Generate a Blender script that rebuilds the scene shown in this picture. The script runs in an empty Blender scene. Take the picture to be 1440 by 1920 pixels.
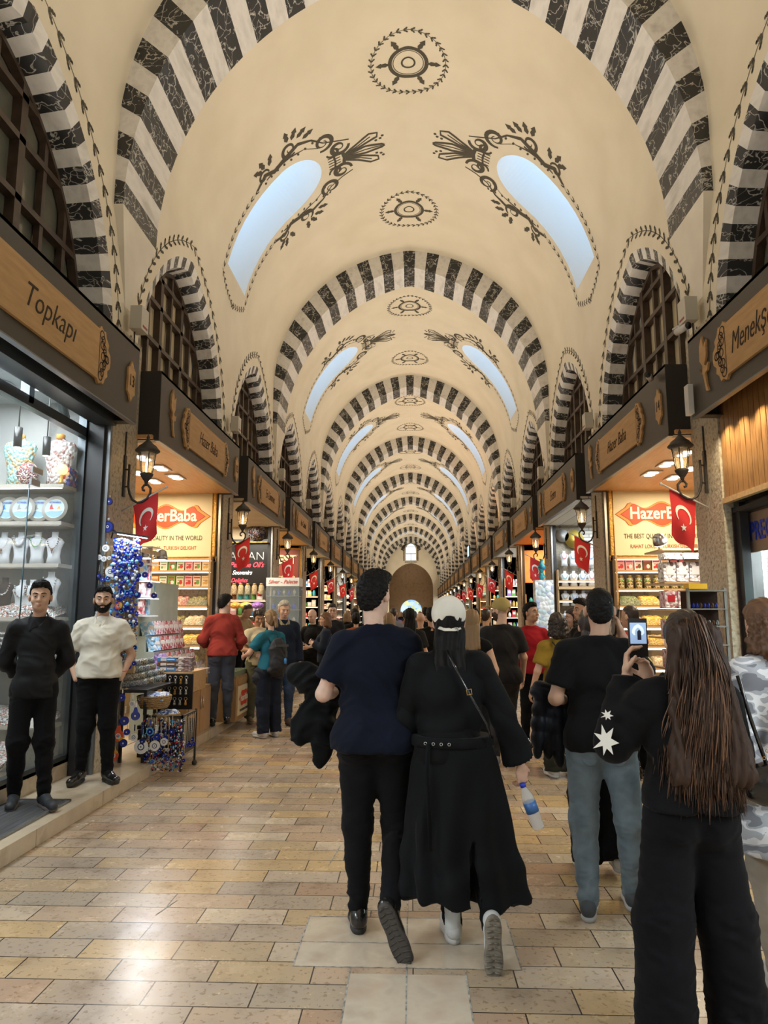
import bpy, bmesh, math, random
import numpy as np
from mathutils import Vector, Matrix, Euler
from mathutils.geometry import delaunay_2d_cdt, tessellate_polygon
R = random.Random(7)
SC = bpy.context.scene
COL = SC.collection
pi = math.pi
# ---------------------------------------------------------------- camera
cam = bpy.data.cameras.new('camera'); co = bpy.data.objects.new('camera', cam); COL.objects.link(co)
cam.sensor_fit = 'VERTICAL'; cam.sensor_height = 36; cam.lens = 36*1331/1920; cam.clip_start = .05; cam.clip_end = 300
th = math.atan(193/1331); yaw = math.atan(51/(1331/math.cos(th)))
co.location = (0, 0, 1.62); co.rotation_euler = (pi/2+th, 0, yaw)
SC.camera = co
# ---------------------------------------------------------------- colour, world
vs = SC.view_settings; vs.view_transform = 'Standard'; vs.look = 'None'; vs.gamma = 1; vs.use_curve_mapping = False
vs.exposure = 0.0
SC.cycles.max_bounces = 7; SC.cycles.diffuse_bounces = 4; SC.cycles.glossy_bounces = 3; SC.cycles.transmission_bounces = 6
SC.cycles.transparent_max_bounces = 12; SC.cycles.use_denoising = True
SC.cycles.caustics_reflective = False; SC.cycles.caustics_refractive = False; SC.cycles.sample_clamp_indirect = 6
w = bpy.data.worlds.new('sky'); SC.world = w; w.use_nodes = True
w.node_tree.nodes['Background'].inputs[0].default_value = (.46, .71, 1, 1)
w.node_tree.nodes['Background'].inputs[1].default_value = 2.4
# bays: pillars every 4.33 m down the hall, ribs every second pillar
P0, PB, RB = 7.28, 4.33, 8.66
NB = 16               # shop bays beyond the first pillar
YEND = 76.4
def area(name, loc, rot, sx, sy, watts, col=(1, .85, .62), spread=pi):
    l = bpy.data.lights.new(name, 'AREA'); l.shape = 'RECTANGLE'; l.size = sx; l.size_y = sy; l.energy = watts; l.color = col; l.spread = spread
    o = bpy.data.objects.new(name, l); COL.objects.link(o); o.location = loc; o.rotation_euler = rot; return o
UP = 40
for s in (-1, 1):     # warm floodlights standing on top of the shop signs, pointing at the vault
    for k in range(-3, NB):
        area("vault_floodlight", (s*2.86, P0+PB*(k+.5), 4.44), (pi, s*-.75, 0), .12, 2.4, UP, (1, .88, .73), 2.0)

for s, k in ((1, 5), (1, 6), (1, 4), (-1, 8), (1, 8)):   # sodium-coloured lamps inside a few of the arched recesses
    area('recess_lamp', (s*3.0, P0+PB*(k+.5)-1.2, 4.5), (pi, s*.35, 0), .1, .6, 30, (1, .42, .12), 2.2)
# ---------------------------------------------------------------- materials
MATS = {}
def mat(name, col=(.5, .5, .5), rough=.6, metal=0., emit=None, es=1., alpha=1., trans=0., spec=.5, coat=0.):
    if name in MATS: return MATS[name]
    m = bpy.data.materials.new(name); m.use_nodes = True; b = m.node_tree.nodes['Principled BSDF']; i = b.inputs
    i['Base Color'].default_value = (*col, 1); i['Roughness'].default_value = rough; i['Metallic'].default_value = metal
    i['Specular IOR Level'].default_value = spec; i['Coat Weight'].default_value = coat
    if emit: i['Emission Color'].default_value = (*emit, 1); i['Emission Strength'].default_value = es
    if trans: i['Transmission Weight'].default_value = trans; i['IOR'].default_value = 1.05
    if alpha < 1: i['Alpha'].default_value = alpha
    m.diffuse_color = (*col, 1); MATS[name] = m; return m
def nodes(name, fn, **k):
    """procedural material: fn(N, L, bsdf, coord) wires extra nodes"""
    if name in MATS: return MATS[name]
    m = mat(name, **k); nt = m.node_tree
    def N(t, **a):
        n = nt.nodes.new('ShaderNode'+t)
        for kk, v in a.items():
            if kk in n.inputs.keys() if isinstance(kk, str) else False: n.inputs[kk].default_value = v
            else: setattr(n, kk, v)
        return n
    tc = N('TexCoord')
    fn(N, nt.links.new, nt.nodes['Principled BSDF'], tc.outputs['Object'])
    return m
def ramp(N, L, fac, stops):
    r = N('ValToRGB'); e = r.color_ramp.elements
    while len(e) < len(stops): e.new(.5)
    for q, (p, c) in zip(e, stops): q.position = p; q.color = (*c, 1) if len(c) == 3 else c
    L(fac, r.inputs[0]); return r.outputs[0]
def mapping(N, L, co, sc, rot=(0, 0, 0)):
    mp = N('Mapping'); mp.inputs['Scale'].default_value = sc; mp.inputs['Rotation'].default_value = rot; L(co, mp.inputs[0]); return mp.outputs[0]
def bump(N, L, b, h, s=.2, d=.01):
    n = N('Bump'); n.inputs['Strength'].default_value = s; n.inputs['Distance'].default_value = d; L(h, n.inputs['Height']); L(n.outputs[0], b.inputs['Normal'])
def noisy(name, cols, scale=5., rough=.6, bs=0., detail=4, stretch=(1, 1, 1), **k):
    """mottled material between colours"""
    def fn(N, L, b, c):
        n = N('TexNoise'); n.inputs['Scale'].default_value = scale; n.inputs['Detail'].default_value = detail
        L(mapping(N, L, c, stretch), n.inputs['Vector'])
        st = [(.28+.44*i/(len(cols)-1), q) for i, q in enumerate(cols)]
        L(ramp(N, L, n.outputs[0], st), b.inputs['Base Color'])
        if bs: bump(N, L, b, n.outputs[0], bs, .02)
    return nodes(name, fn, col=cols[0], rough=rough, **k)
def veined(name, base, vein, sc, width=.035, rough=.35):
    def fn(N, L, b, c):
        n = N('TexNoise'); n.inputs['Scale'].default_value = 4; n.inputs['Detail'].default_value = 3
        mx = N('Mix', data_type='RGBA', blend_type='ADD'); mx.inputs[0].default_value = .16
        L(mapping(N, L, c, sc), mx.inputs[6]); L(n.outputs[1], mx.inputs[7]); L(c, n.inputs['Vector'])
        v = N('TexVoronoi', feature='DISTANCE_TO_EDGE'); v.inputs['Scale'].default_value = 3.2; L(mx.outputs[2], v.inputs['Vector'])
        n2 = N('TexNoise'); n2.inputs['Scale'].default_value = 9; L(c, n2.inputs['Vector'])
        ml = N('Math', operation='MULTIPLY'); L(v.outputs[0], ml.inputs[0]); L(n2.outputs[0], ml.inputs[1])
        L(ramp(N, L, ml.outputs[0], [(0, vein), (width*.35, vein), (width, base), (1, base)]), b.inputs['Base Color'])
    return nodes(name, fn, col=base, rough=rough)
# ---------------------------------------------------------------- mesh builder
class MB:
    def __init__(s): s.v = []; s.f = []; s.m = []; s.sm = []
    def add(s, vs, fs, mi=0, sm=False):
        o = len(s.v); s.v += [tuple(map(float, v)) for v in vs]; s.f += [tuple(o+i for i in f) for f in fs]
        s.m += [mi]*len(fs); s.sm += [sm]*len(fs); return s
    def box(s, c, d, mi=0, rz=0., rx=0., ry=0.):
        x, y, z = d[0]/2, d[1]/2, d[2]/2
        P = [Vector((a*x, b*y, e*z)) for e in (-1, 1) for b in (-1, 1) for a in (-1, 1)]
        if rz or rx or ry:
            M = Euler((rx, ry, rz)).to_matrix(); P = [M @ p for p in P]
        c = Vector(c)
        return s.add([p+c for p in P], [(0, 2, 3, 1), (4, 5, 7, 6), (0, 1, 5, 4), (2, 6, 7, 3), (0, 4, 6, 2), (1, 3, 7, 5)], mi)
    def span(s, a, b, mi=0):
        return s.box([(a[i]+b[i])/2 for i in range(3)], [abs(b[i]-a[i]) for i in range(3)], mi)
    def lathe(s, prof, c=(0, 0, 0), n=16, mi=0, ax='z', sm=True, flute=0, fn=8, sx=1., sy=1.):
        V = []; F = []; c = Vector(c)
        for r, h in prof:
            for i in range(n):
                a = 2*pi*i/n; q = r*(1+flute*math.cos(fn*a))
                p = (q*math.cos(a)*sx, q*math.sin(a)*sy, h)
                if ax == 'x': p = (h, p[0], p[1])
                if ax == 'y': p = (p[0], h, p[1])
                V.append(c+Vector(p))
        for j in range(len(prof)-1):
            for i in range(n):
                k = (i+1) % n; F.append((j*n+i, j*n+k, (j+1)*n+k, (j+1)*n+i))
        if prof[0][0] > 1e-5: F.append(tuple(range(n))[::-1])
        if prof[-1][0] > 1e-5: F.append(tuple((len(prof)-1)*n+i for i in range(n)))
        return s.add(V, F, mi, sm)
    def tube(s, pts, r=.01, n=6, mi=0, closed=False, sm=True, r2=None, flat=1.):
        P = [Vector(p) for p in pts]; m = len(P)
        V = []; F = []; up = None
        for i, p in enumerate(P):
            t = (P[(i+1) % m]-P[i-1]) if closed else (P[min(i+1, m-1)]-P[max(i-1, 0)])
            t = t.normalized() if t.length > 1e-9 else Vector((0, 0, 1))
            if up is None: up = t.orthogonal().normalized()
            u = (up-t*up.dot(t)); u = u.normalized() if u.length > 1e-6 else t.orthogonal().normalized(); up = u; w_ = t.cross(u)
            rr = r[i] if isinstance(r, (list, tuple)) else (r if r2 is None else r+(r2-r)*i/(m-1))
            for k in range(n):
                a = 2*pi*k/n; V.append(p+u*math.cos(a)*rr+w_*math.sin(a)*rr*flat)
        for i in range(m if closed else m-1):
            j = (i+1) % m
            for k in range(n): l = (k+1) % n; F.append((i*n+k, i*n+l, j*n+l, j*n+k))
        if not closed: F += [tuple(range(n))[::-1], tuple((m-1)*n+k for k in range(n))]
        return s.add(V, F, mi, sm)
    def ball(s, c, r, mi=0, n=10, sc=(1, 1, 1)):
        pr = [(max(r*math.sin(pi*i/(n//2+1)), 0), -r*math.cos(pi*i/(n//2+1))) for i in range(n//2+2)]
        q = MB().lathe(pr, n=n); return s.add([(c[0]+x*sc[0], c[1]+y*sc[1], c[2]+z*sc[2]) for x, y, z in q.v], q.f, mi, True)
    def poly(s, pts, T, th_=.0, mi=0):
        """flat polygon (2D pts, maybe concave) mapped by T(u,v)->3D; th_ = thickness along local normal given by T(u,v,h)"""
        tr = tessellate_polygon([[Vector((p[0], p[1], 0)) for p in pts]])
        n = len(pts); s.add([T(p[0], p[1], th_) for p in pts], tr, mi)
        if th_:
            s.add([T(p[0], p[1], 0) for p in pts]+[T(p[0], p[1], th_) for p in pts], [(i, (i+1) % n, n+(i+1) % n, n+i) for i in range(n)], mi)
        return s
    def build(s, name, mats, parent=None, loc=None, recalc=True, **tg):
        me = bpy.data.meshes.new(name); me.from_pydata(s.v, [], s.f)
        if not isinstance(mats, (list, tuple)): mats = [mats]
        for m in mats: me.materials.append(m)
        me.polygons.foreach_set('material_index', s.m); me.polygons.foreach_set('use_smooth', s.sm)
        if recalc and len(s.f) < 60000:
            b = bmesh.new(); b.from_mesh(me); bmesh.ops.recalc_face_normals(b, faces=b.faces); b.to_mesh(me); b.free()
        me.update(); o = bpy.data.objects.new(name, me); COL.objects.link(o)
        if parent: o.parent = parent
        if loc: o.location = loc
        tag(o, **tg); return o
def tag(o, label=None, cat=None, group=None, kind=None):
    if label: o['label'] = label
    if cat: o['category'] = cat
    if group: o['group'] = group
    if kind: o['kind'] = kind
    return o
def thing(name, loc, label, cat, group=None, rz=0.):
    o = bpy.data.objects.new(name, None); COL.objects.link(o); o.location = loc; o.rotation_euler = (0, 0, rz); o.empty_display_size = .1
    return tag(o, label, cat, group)
def struct(mb, name, mats, **k): return mb.build(name, mats, kind='structure', **k)
def dup(o, loc=None, rz=None, label=None, group=None, scale=None, parent=None):
    c = o.copy(); COL.objects.link(c)
    if parent: c.parent = parent
    if loc is not None: c.location = loc
    if rz is not None: c.rotation_euler = (0, 0, rz)
    if scale is not None: c.scale = scale
    if label: c['label'] = label
    if group: c['group'] = group
    for ch in list(o.children): dup(ch, parent=c)
    return c
def circ(c, r, n=16, ry=None, a0=0.): return [(c[0]+r*math.cos(a0+2*pi*i/n), c[1]+(ry or r)*math.sin(a0+2*pi*i/n)) for i in range(n)]
_fonts = {}
def text_mb(txt, size, T, th_=.004, shear=0., mi=0, wx=1., bold=0., align='CENTER'):
    """lettering as mesh, mapped by T(u,v,h)"""
    cu = bpy.data.curves.new('t', 'FONT'); cu.body = txt; cu.size = size; cu.shear = shear; cu.extrude = th_/2; cu.offset = bold; cu.align_x = align; cu.align_y = 'CENTER'; cu.resolution_u = 3
    o = bpy.data.objects.new('t', cu); COL.objects.link(o); dg = bpy.context.evaluated_depsgraph_get(); me = bpy.data.meshes.new_from_object(o.evaluated_get(dg))
    mb = MB(); mb.add([T(v.co.x*wx, v.co.y, v.co.z+th_/2) for v in me.vertices], [tuple(p.vertices) for p in me.polygons], mi)
    bpy.data.objects.remove(o); bpy.data.meshes.remove(me); bpy.data.curves.remove(cu); return mb
def merge(a, b, mi=None):
    a.add(b.v, b.f, 0); n = len(b.f)
    a.m[-n:] = [mi]*n if mi is not None else b.m; a.sm[-n:] = b.sm
    return a
# flat frames: origin o, u axis, v axis, normal n
def frame(o, u, v=(0, 0, 1)):
    o, u, v = Vector(o), Vector(u).normalized(), Vector(v).normalized(); n = u.cross(v)
    return lambda a, b, h=0.: o+u*a+v*b+n*h
# ---------------------------------------------------------------- base materials
M_plas = noisy('plaster_cream', [(.68, .61, .47), (.76, .69, .55)], 1.3, .75, .03)
M_plasw = noisy('plaster_pale', [(.68, .63, .54), (.80, .75, .65)], 2.2, .8, .05)
M_paint = mat('ornament_paint', (.075, .065, .045), .8)
M_paint2 = mat('ornament_paint_grey', (.22, .19, .14), .8)
def squiggle(N, L, b, c):
    n = N('TexNoise'); n.inputs['Scale'].default_value = 2.6; n.inputs['Detail'].default_value = 3.5; n.inputs['Roughness'].default_value = .55; n.inputs['Distortion'].default_value = .6; L(mapping(N, L, c, (1.5, 1.0, 2.6)), n.inputs['Vector'])
    a = N('Math', operation='SUBTRACT'); a.inputs[1].default_value = .5; L(n.outputs[0], a.inputs[0]); ab = N('Math', operation='ABSOLUTE'); L(a.outputs[0], ab.inputs[0])
    n2 = N('TexNoise'); n2.inputs['Scale'].default_value = 5.5; n2.inputs['Detail'].default_value = 2.5; L(c, n2.inputs['Vector']); a2 = N('Math', operation='SUBTRACT'); a2.inputs[1].default_value = .52; L(n2.outputs[0], a2.inputs[0]); ab2 = N('Math', operation='ABSOLUTE'); L(a2.outputs[0], ab2.inputs[0]); mn = N('Math', operation='MINIMUM'); L(ab.outputs[0], mn.inputs[0]); L(ab2.outputs[0], mn.inputs[1])
    L(ramp(N, L, mn.outputs[0], [(0, (.50, .49, .45)), (.005, (.38, .37, .34)), (.013, (.022, .023, .024)), (1, (.03, .03, .03))]), b.inputs['Base Color'])
M_dark = nodes('dark_marble', squiggle, rough=.35)
M_white = noisy('white_marble', [(.52, .50, .47), (.72, .70, .67), (.60, .58, .56)], 7, .4, 0, 5, (1, .3, 1))
M_stone = noisy('pillar_stone', [(.20, .16, .12), (.38, .32, .24), (.50, .44, .35), (.30, .25, .18)], 24, .85, .4, 9)
M_wood_d = noisy('dark_brown_wood', [(.055, .028, .016), (.10, .052, .03)], 14, .5, .1, 3, (1, 1, .1))
M_shell = mat('backing_dark', (.03, .028, .025), .9)
def tiles(N, L, b, c):
    sc = mapping(N, L, c, (1, 1, 1))
    br = N('TexBrick'); br.offset = .5; br.squash = 1.; br.inputs['Scale'].default_value = 1; br.inputs['Mortar Size'].default_value = .0035; br.inputs['Mortar Smooth'].default_value = .1
    br.inputs['Brick Width'].default_value = .46; br.inputs['Row Height'].default_value = .2; br.inputs['Color1'].default_value = (.0, .0, .0, 1); br.inputs['Color2'].default_value = (1, 1, 1, 1); br.inputs['Mortar'].default_value = (.5, .5, .5, 1)
    n0 = N('TexNoise'); n0.inputs['Scale'].default_value = .9; L(c, n0.inputs['Vector'])
    mx = N('Mix', data_type='RGBA', blend_type='ADD'); mx.inputs[0].default_value = .0; L(sc, mx.inputs[6]); L(n0.outputs[1], mx.inputs[7]); L(mx.outputs[2], br.inputs['Vector'])
    base = ramp(N, L, br.outputs[0], [(0, (.36, .25, .18)), (.18, (.47, .36, .27)), (.38, (.36, .31, .26)), (.55, (.52, .38, .21)), (.75, (.34, .28, .235)), (1, (.56, .47, .37))])
    n = N('TexNoise'); n.inputs['Scale'].default_value = 3.2; n.inputs['Detail'].default_value = 10; n.inputs['Roughness'].default_value = .68; L(c, n.inputs['Vector'])
    mot = ramp(N, L, n.outputs[0], [(.3, (.55, .46, .36)), (.46, (.92, .88, .82)), (.58, (1.0, .92, .78)), (.7, (1.25, 1.2, 1.12))])
    m2 = N('Mix', data_type='RGBA', blend_type='MULTIPLY'); m2.inputs[0].default_value = .85; L(base, m2.inputs[6]); L(mot, m2.inputs[7])
    n3 = N('TexNoise'); n3.inputs['Scale'].default_value = 38; n3.inputs['Detail'].default_value = 5; L(c, n3.inputs['Vector'])
    pit = ramp(N, L, n3.outputs[0], [(.0, (.45, .4, .35)), (.36, (.6, .52, .45)), (.42, (1, 1, 1)), (1, (1, 1, 1))])
    m4 = N('Mix', data_type='RGBA', blend_type='MULTIPLY'); m4.inputs[0].default_value = .7; L(m2.outputs[2], m4.inputs[6]); L(pit, m4.inputs[7])
    m3 = N('Mix', data_type='RGBA'); L(br.outputs[1], m3.inputs[0]); L(m4.outputs[2], m3.inputs[6]); m3.inputs[7].default_value = (.035, .028, .022, 1)
    L(m3.outputs[2], b.inputs['Base Color'])
    rr = N('MapRange'); rr.inputs[3].default_value = .09; rr.inputs[4].default_value = .40; L(n.outputs[0], rr.inputs[0]); L(rr.outputs[0], b.inputs['Roughness'])
    n5 = N('TexNoise'); n5.inputs['Scale'].default_value = 7; n5.inputs['Detail'].default_value = 6; L(c, n5.inputs['Vector'])
    ad = N('Math', operation='MULTIPLY_ADD'); L(br.outputs[1], ad.inputs[0]); ad.inputs[1].default_value = -1.4; L(n5.outputs[0], ad.inputs[2])
    bump(N, L, b, ad.outputs[0], .22, .006)
M_tile = nodes('travertine_tiles', tiles, rough=.3, spec=.55)
M_kerb = noisy('kerb_stone', [(.33, .25, .17), (.52, .43, .31), (.42, .34, .25)], 5, .35, .12, 7)
M_grout = noisy('pale_grout', [(.5, .48, .42), (.08, .07, .06)], 30, .8)
# ---------------------------------------------------------------- floor
mb = MB(); mb.add([(-2.66, -8, 0), (2.66, -8, 0), (2.66, YEND+14, 0), (-2.66, YEND+14, 0)], [(0, 1, 2, 3)]); struct(mb, 'floor', M_tile)
g = MB()
def seam(p, q, w=.0035):
    p, q = Vector(p), Vector(q); d = (q-p).normalized(); n = Vector((-d.y, d.x))*w
    g.add([(*(p-n), .0015), (*(q-n), .0015), (*(q+n), .0015), (*(p+n), .0015)], [(0, 1, 2, 3)])
M_big = noisy('large_floor_slab', [(.38, .30, .22), (.52, .44, .34), (.45, .34, .25)], 4, .22, .06, 9)
sl = MB(); sl.add([(-.56, 3.56, .0008), (.50, 3.56, .0008), (.50, 4.11, .0008), (-.56, 4.11, .0008)], [(0, 1, 2, 3)]); sl.add([(-.29, -1, .0009), (.24, -1, .0009), (.24, 3.5, .0009), (-.29, 3.5, .0009)], [(0, 1, 2, 3)])
struct(sl, 'floor_slab', M_big)
for a, b_ in [((-.56, 3.56), (-.56, 4.11)), ((.50, 3.56), (.50, 4.11)), ((-.03, 2), (-.03, 4.9)), ((-.56, 3.56), (.50, 3.56)), ((-.56, 3.81), (.5, 3.81)), ((-.29, 2.4), (-.29, 3.55)), ((.24, 2.4), (.24, 3.55)), ((-.56, 4.11), (.5, 4.11)), ((-.55, 4.9), (-.51, 5.3)), ((-1.4, 4.1), (-1.35, 4.3))]: seam(a, b_)
struct(g, 'trim_3', M_grout)
for s, nm in ((-1, 'left'), (1, 'right')):
    mb = MB(); mb.span((s*2.66, -8, -.05), (s*3.3, YEND, .12)); mb.span((s*3.3, -8, -.05), (s*5.6, YEND, .13))
    for y in np.arange(-8, YEND, 1.1): mb.span((s*2.655, y, .002), (s*2.70, y+1.09, .1205))
    struct(mb, 'floor_'+nm, M_kerb if 1 else M_tile)
    mb = MB()
    for k in range(10):       # shallow joints of the platform slabs
        for j in range(3): pass
# ---------------------------------------------------------------- vault profile
CV, RV, ZV = .206, 3.306, 6.7        # vault: pointed arc centres, radius, springing
CRb, RRb, ZRb = .78, 3.78, 5.9       # rib intrados
Z0 = 4.2
SV = ZV-Z0
AV = math.acos(CV/RV)                # angle swept from springing to apex
SL = SV+RV*AV                        # full arc length of one side
def vp(s, side, h=0.):
    """point on one side of the vault at arc length s above Z0; h = offset inwards"""
    if s <= SV: return (side*(3.1-h), Z0+s)
    a = (s-SV)/RV; r = RV-h
    return (side*(-CV+r*math.cos(a)), ZV+r*math.sin(a))
def vP(s, y, side, h=0.):
    x, z = vp(s, side, h); return (x, y, z)
def ribp(t, side):
    a0 = math.acos(CRb/RRb)
    L_ = .0+RRb*a0; a = t*a0
    return (side*(-CRb+RRb*math.cos(a)), ZRb+RRb*math.sin(a))
def vtp(t, side):
    s0 = ZRb-Z0; s = s0+(SL-s0)*t; return vp(s, side)
# niche arch in the side wall
def niche(hw, zs, apex, n):
    h = apex-zs; c = (h*h-hw*hw)/(2*hw); r = hw+c; a = math.acos(c/r); out = []
    for i in range(n+1): q = a*i/n; out.append((c-r*math.cos(q), zs+r*math.sin(q)))
    return out+[(-y, z) for y, z in out[::-1][1:]]
NI = niche(1.85, 4.3, 6.62, 14)      # outer edge, (dy, z) from left jamb over the apex to the right jamb
NI2 = niche(1.70, 4.3, 6.44, 14)
NI3 = niche(1.66, 4.3, 6.40, 14)
def sky_outline(n=14, g=0.):
    a = [(3.22-g, .6+g), (5.1, .62+g)] + [(5.1+(.73+g)*math.sin(pi/2*i/n), (.62+g)*math.cos(pi/2*i/n)) for i in range(1, n)]
    pts = []
    for s_ in np.linspace(3.22-g, 5.1, 8): pts.append((float(s_), (.60+.02*(s_-3.22)/1.9+g)))
    for i in range(1, n+1): t = pi/2*i/n; pts.append((5.1+(.73+g)*math.sin(t), (.62+g)*math.cos(t)))
    return pts + [(p, -q) for p, q in pts[::-1][1:]]
def inside(p, poly):
    c = False; x, y = p; n = len(poly)
    for i in range(n):
        x1, y1 = poly[i]; x2, y2 = poly[i-1]
        if (y1 > y) != (y2 > y) and x < (x2-x1)*(y-y1)/(y2-y1)+x1: c = not c
    return c
# ---- one side of one bay (pillar axis to pillar axis, 8.66 m), in (s, y), with 2 niches and 1 skylight cut out
ni = [(z-Z0, y) for y, z in NI]; ni = [(max(a, .0), b) for a, b in ni]; ni[0] = (0, -1.85); ni[-1] = (0, 1.85)
def side_mesh(side):
    holes = [[(a, b+PB*(.5+k)) for a, b in ni] for k in range(2)] + [[(a, b+RB/2) for a, b in sky_outline()]]
    V = []; E_ = []
    for h in holes:
        o = len(V); V += [Vector(p) for p in h]; n = len(h); E_ += [(o+i, o+(i+1) % n) for i in range(n)]
    def near(p): return any(inside(p, h) or min((p[0]-q[0])**2+(p[1]-q[1])**2 for q in h) < .003 for h in holes)
    S = [SL*i/36 for i in range(37)]; Y = [RB*j/44 for j in range(45)]
    for a in S:
        for b in Y:
            if not near((a, b)): V.append(Vector((a, b)))
    vo, eo, fo, *_ = delaunay_2d_cdt(V, E_, [], 0, 1e-5)
    F = [tuple(f) for f in fo if not any(inside(((vo[f[0]][0]+vo[f[1]][0]+vo[f[2]][0])/3, (vo[f[0]][1]+vo[f[1]][1]+vo[f[2]][1])/3), h) for h in holes)]
    return [vP(p[0], p[1], side) for p in vo], F
# ---- painted ornament, flat patches laid on the plaster
def ornament(T):
    o = MB()
    def ribbon(pts, wd, mi=0):
        n = len(pts); P = [Vector((p[0], p[1])) for p in pts]; Lf = []; Rt = []
        for i, p in enumerate(P):
            t = P[min(i+1, n-1)]-P[max(i-1, 0)]; t = t.normalized() if t.length > 1e-9 else Vector((1, 0)); q = Vector((-t.y, t.x)); w_ = wd[i] if isinstance(wd, list) else wd*(.25+.75*math.sin(pi*min(i/(n-1)*1.3+.12, 1)))
            Lf.append(p+q*w_); Rt.append(p-q*w_)
        V = [T(*p) for p in Lf]+[T(*p) for p in Rt]; o.add(V, [(i, i+1, n+i+1, n+i) for i in range(n-1)], mi)
    def leaf(p, a, l, wd=.35, mi=0):
        c, s_ = math.cos(a), math.sin(a); sh = [(0, 0), (.25, .5), (.55, .35), (.6, .6), (1, 0), (.6, -.6), (.55, -.35), (.25, -.5)]
        V = [T(p[0]+l*(u*c-v*wd*s_), p[1]+l*(u*s_+v*wd*c)) for u, v in sh]; o.add(V, [(0, 1, 2, 7), (7, 6, 0), (2, 3, 4, 5, 6, 7)][:1]+[(7, 2, 6), (2, 3, 4), (2, 4, 6), (4, 5, 6)], mi)
    def dot(p, r): o.add([T(*q) for q in circ(p, r, 6)], [tuple(range(6))])
    def vine(pts, step, l, both=True, stem=.006, mi=0):
        P = [Vector(p) for p in pts]; Ls = [0]
        for i in range(1, len(P)): Ls.append(Ls[-1]+(P[i]-P[i-1]).length)
        if stem: ribbon([tuple(p) for p in P], [stem]*len(P), mi)
        d = step/2; k = 0
        while d < Ls[-1]:
            i = max(j for j in range(len(Ls)) if Ls[j] <= d); i = min(i, len(P)-2); f = (d-Ls[i])/max(Ls[i+1]-Ls[i], 1e-6)
            p = P[i].lerp(P[i+1], f); t = (P[i+1]-P[i]).normalized(); a = math.atan2(t.y, t.x)
            for sg in ((1, -1) if both else (1,)):
                leaf((p.x, p.y), a+sg*.55, l, .35, mi); q = p+t*step*.5+Vector((-t.y, t.x))*sg*l*.45; dot((q.x, q.y), l*.16)
            d += step; k += 1
    def ring(c, r, wd, n=40, f=1.): ribbon([(c[0]+r*math.cos(2*pi*i/n), c[1]+f*r*math.sin(2*pi*i/n)) for i in range(n+1)], [wd]*(n+1))
    def spiral(c, r0, r1, a0, turns, wd, sg=1, n=30):
        ribbon([(c[0]+(r0+(r1-r0)*i/n)*math.cos(a0+sg*2*pi*turns*i/n), c[1]+(r0+(r1-r0)*i/n)*math.sin(a0+sg*2*pi*turns*i/n)) for i in range(n+1)], wd)
    return o, ribbon, leaf, dot, vine, ring, spiral
def bay_ornament(side):
    T = lambda s, y: vP(s, y+RB/2, side, .004)
    o, ribbon, leaf, dot, vine, ring, spiral = ornament(T)
    for m in (-1, 1):
        vine([(3.02, m*.74), (3.8, m*.76), (4.55, m*.79)], .15, .085, stem=.003)
        # acanthus scrolls rising to the palmette
        ribbon([(4.5, m*.80), (4.75, m*.92), (4.95, m*.80), (5.2, m*.86), (5.5, m*.95), (5.75, m*.84), (5.95, m*.62), (6.2, m*.5), (6.42, m*.42)], .05)
        ribbon([(4.75, m*.79), (5.0, m*.83), (5.3, m*.80), (5.6, m*.74), (5.85, m*.55)], .022)
        spiral((4.72, m*.92), .13, .03, 0, 1.3, .026, m); spiral((5.32, m*.98), .17, .03, 1, 1.4, .034, -m); spiral((5.95, m*.62), .2, .04, 2, 1.5, .042, m)
        spiral((6.22, m*.32), .19, .03, 0, 1.4, .045, -m); spiral((6.1, m*.27), .13, .02, 3, 1.2, .03, m)
        for p, a in [((4.78, 1.06), 1.9), ((4.72, 1.04), 2.5), ((4.88, 1.02), 1.2), ((5.4, 1.14), 1.0), ((5.5, 1.1), .5), ((5.32, 1.16), 1.6), ((5.6, 1.0), .3)]: leaf((p[0], m*p[1]), m*a, .24, .4)
        for i in range(9): leaf((4.7+.15*i, m*(.78+.02*math.sin(i))), m*-1.2, .075, .6)
        ribbon([(6.28, m*.06), (6.55, m*.22), (6.78, m*.38), (6.93, m*.36), (6.92, m*.26), (6.65, m*.14), (6.3, m*.04)], [.022]*7)
        ribbon([(6.3, m*.05), (6.6, m*.18), (6.8, m*.30)], [.012]*3)
        ribbon([(6.3, m*.015), (6.7, m*.09), (7.0, m*.04), (7.05, 0)], [.024]*4)
        for q in [(6.98, .2), (7.02, .26), (6.9, .17)]: dot((q[0], m*q[1]), .03)
        ribbon([(6.08, m*.16), (6.14, m*.19), (6.27, m*.17), (6.3, m*.13)], [.02]*4)
    ribbon([(6.27, -.17), (6.3, 0), (6.27, .17)], [.035]*3); ribbon([(6.1, -.15), (6.12, 0), (6.1, .15)], [.02]*3); ribbon([(6.3, 0), (6.7, 0), (7.0, 0)], [.012]*3)
    for i in range(5): ribbon([(5.98, -.14+.07*i), (6.22, -.14+.07*i)], [.011]*2)
    vine([(3.04, -.8), (2.86, -.4), (2.76, 0)], .13, .09, stem=.003); vine([(3.04, .8), (2.86, .4), (2.76, 0)], .13, .09, stem=.003)
    # leaf garlands round the niche arches and beside the ribs
    for k in (-.5, .5):
        a = [(p-Z0+0, q) for q, p in niche(2.0, 4.3, 6.86, 16)]
        vine([(p, q+PB*k) for p, q in a], .19, .12, stem=.005)
        T2 = [(p-Z0, q+PB*k) for q, p in niche(1.93, 4.3, 6.74, 16)]
    return o
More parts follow.
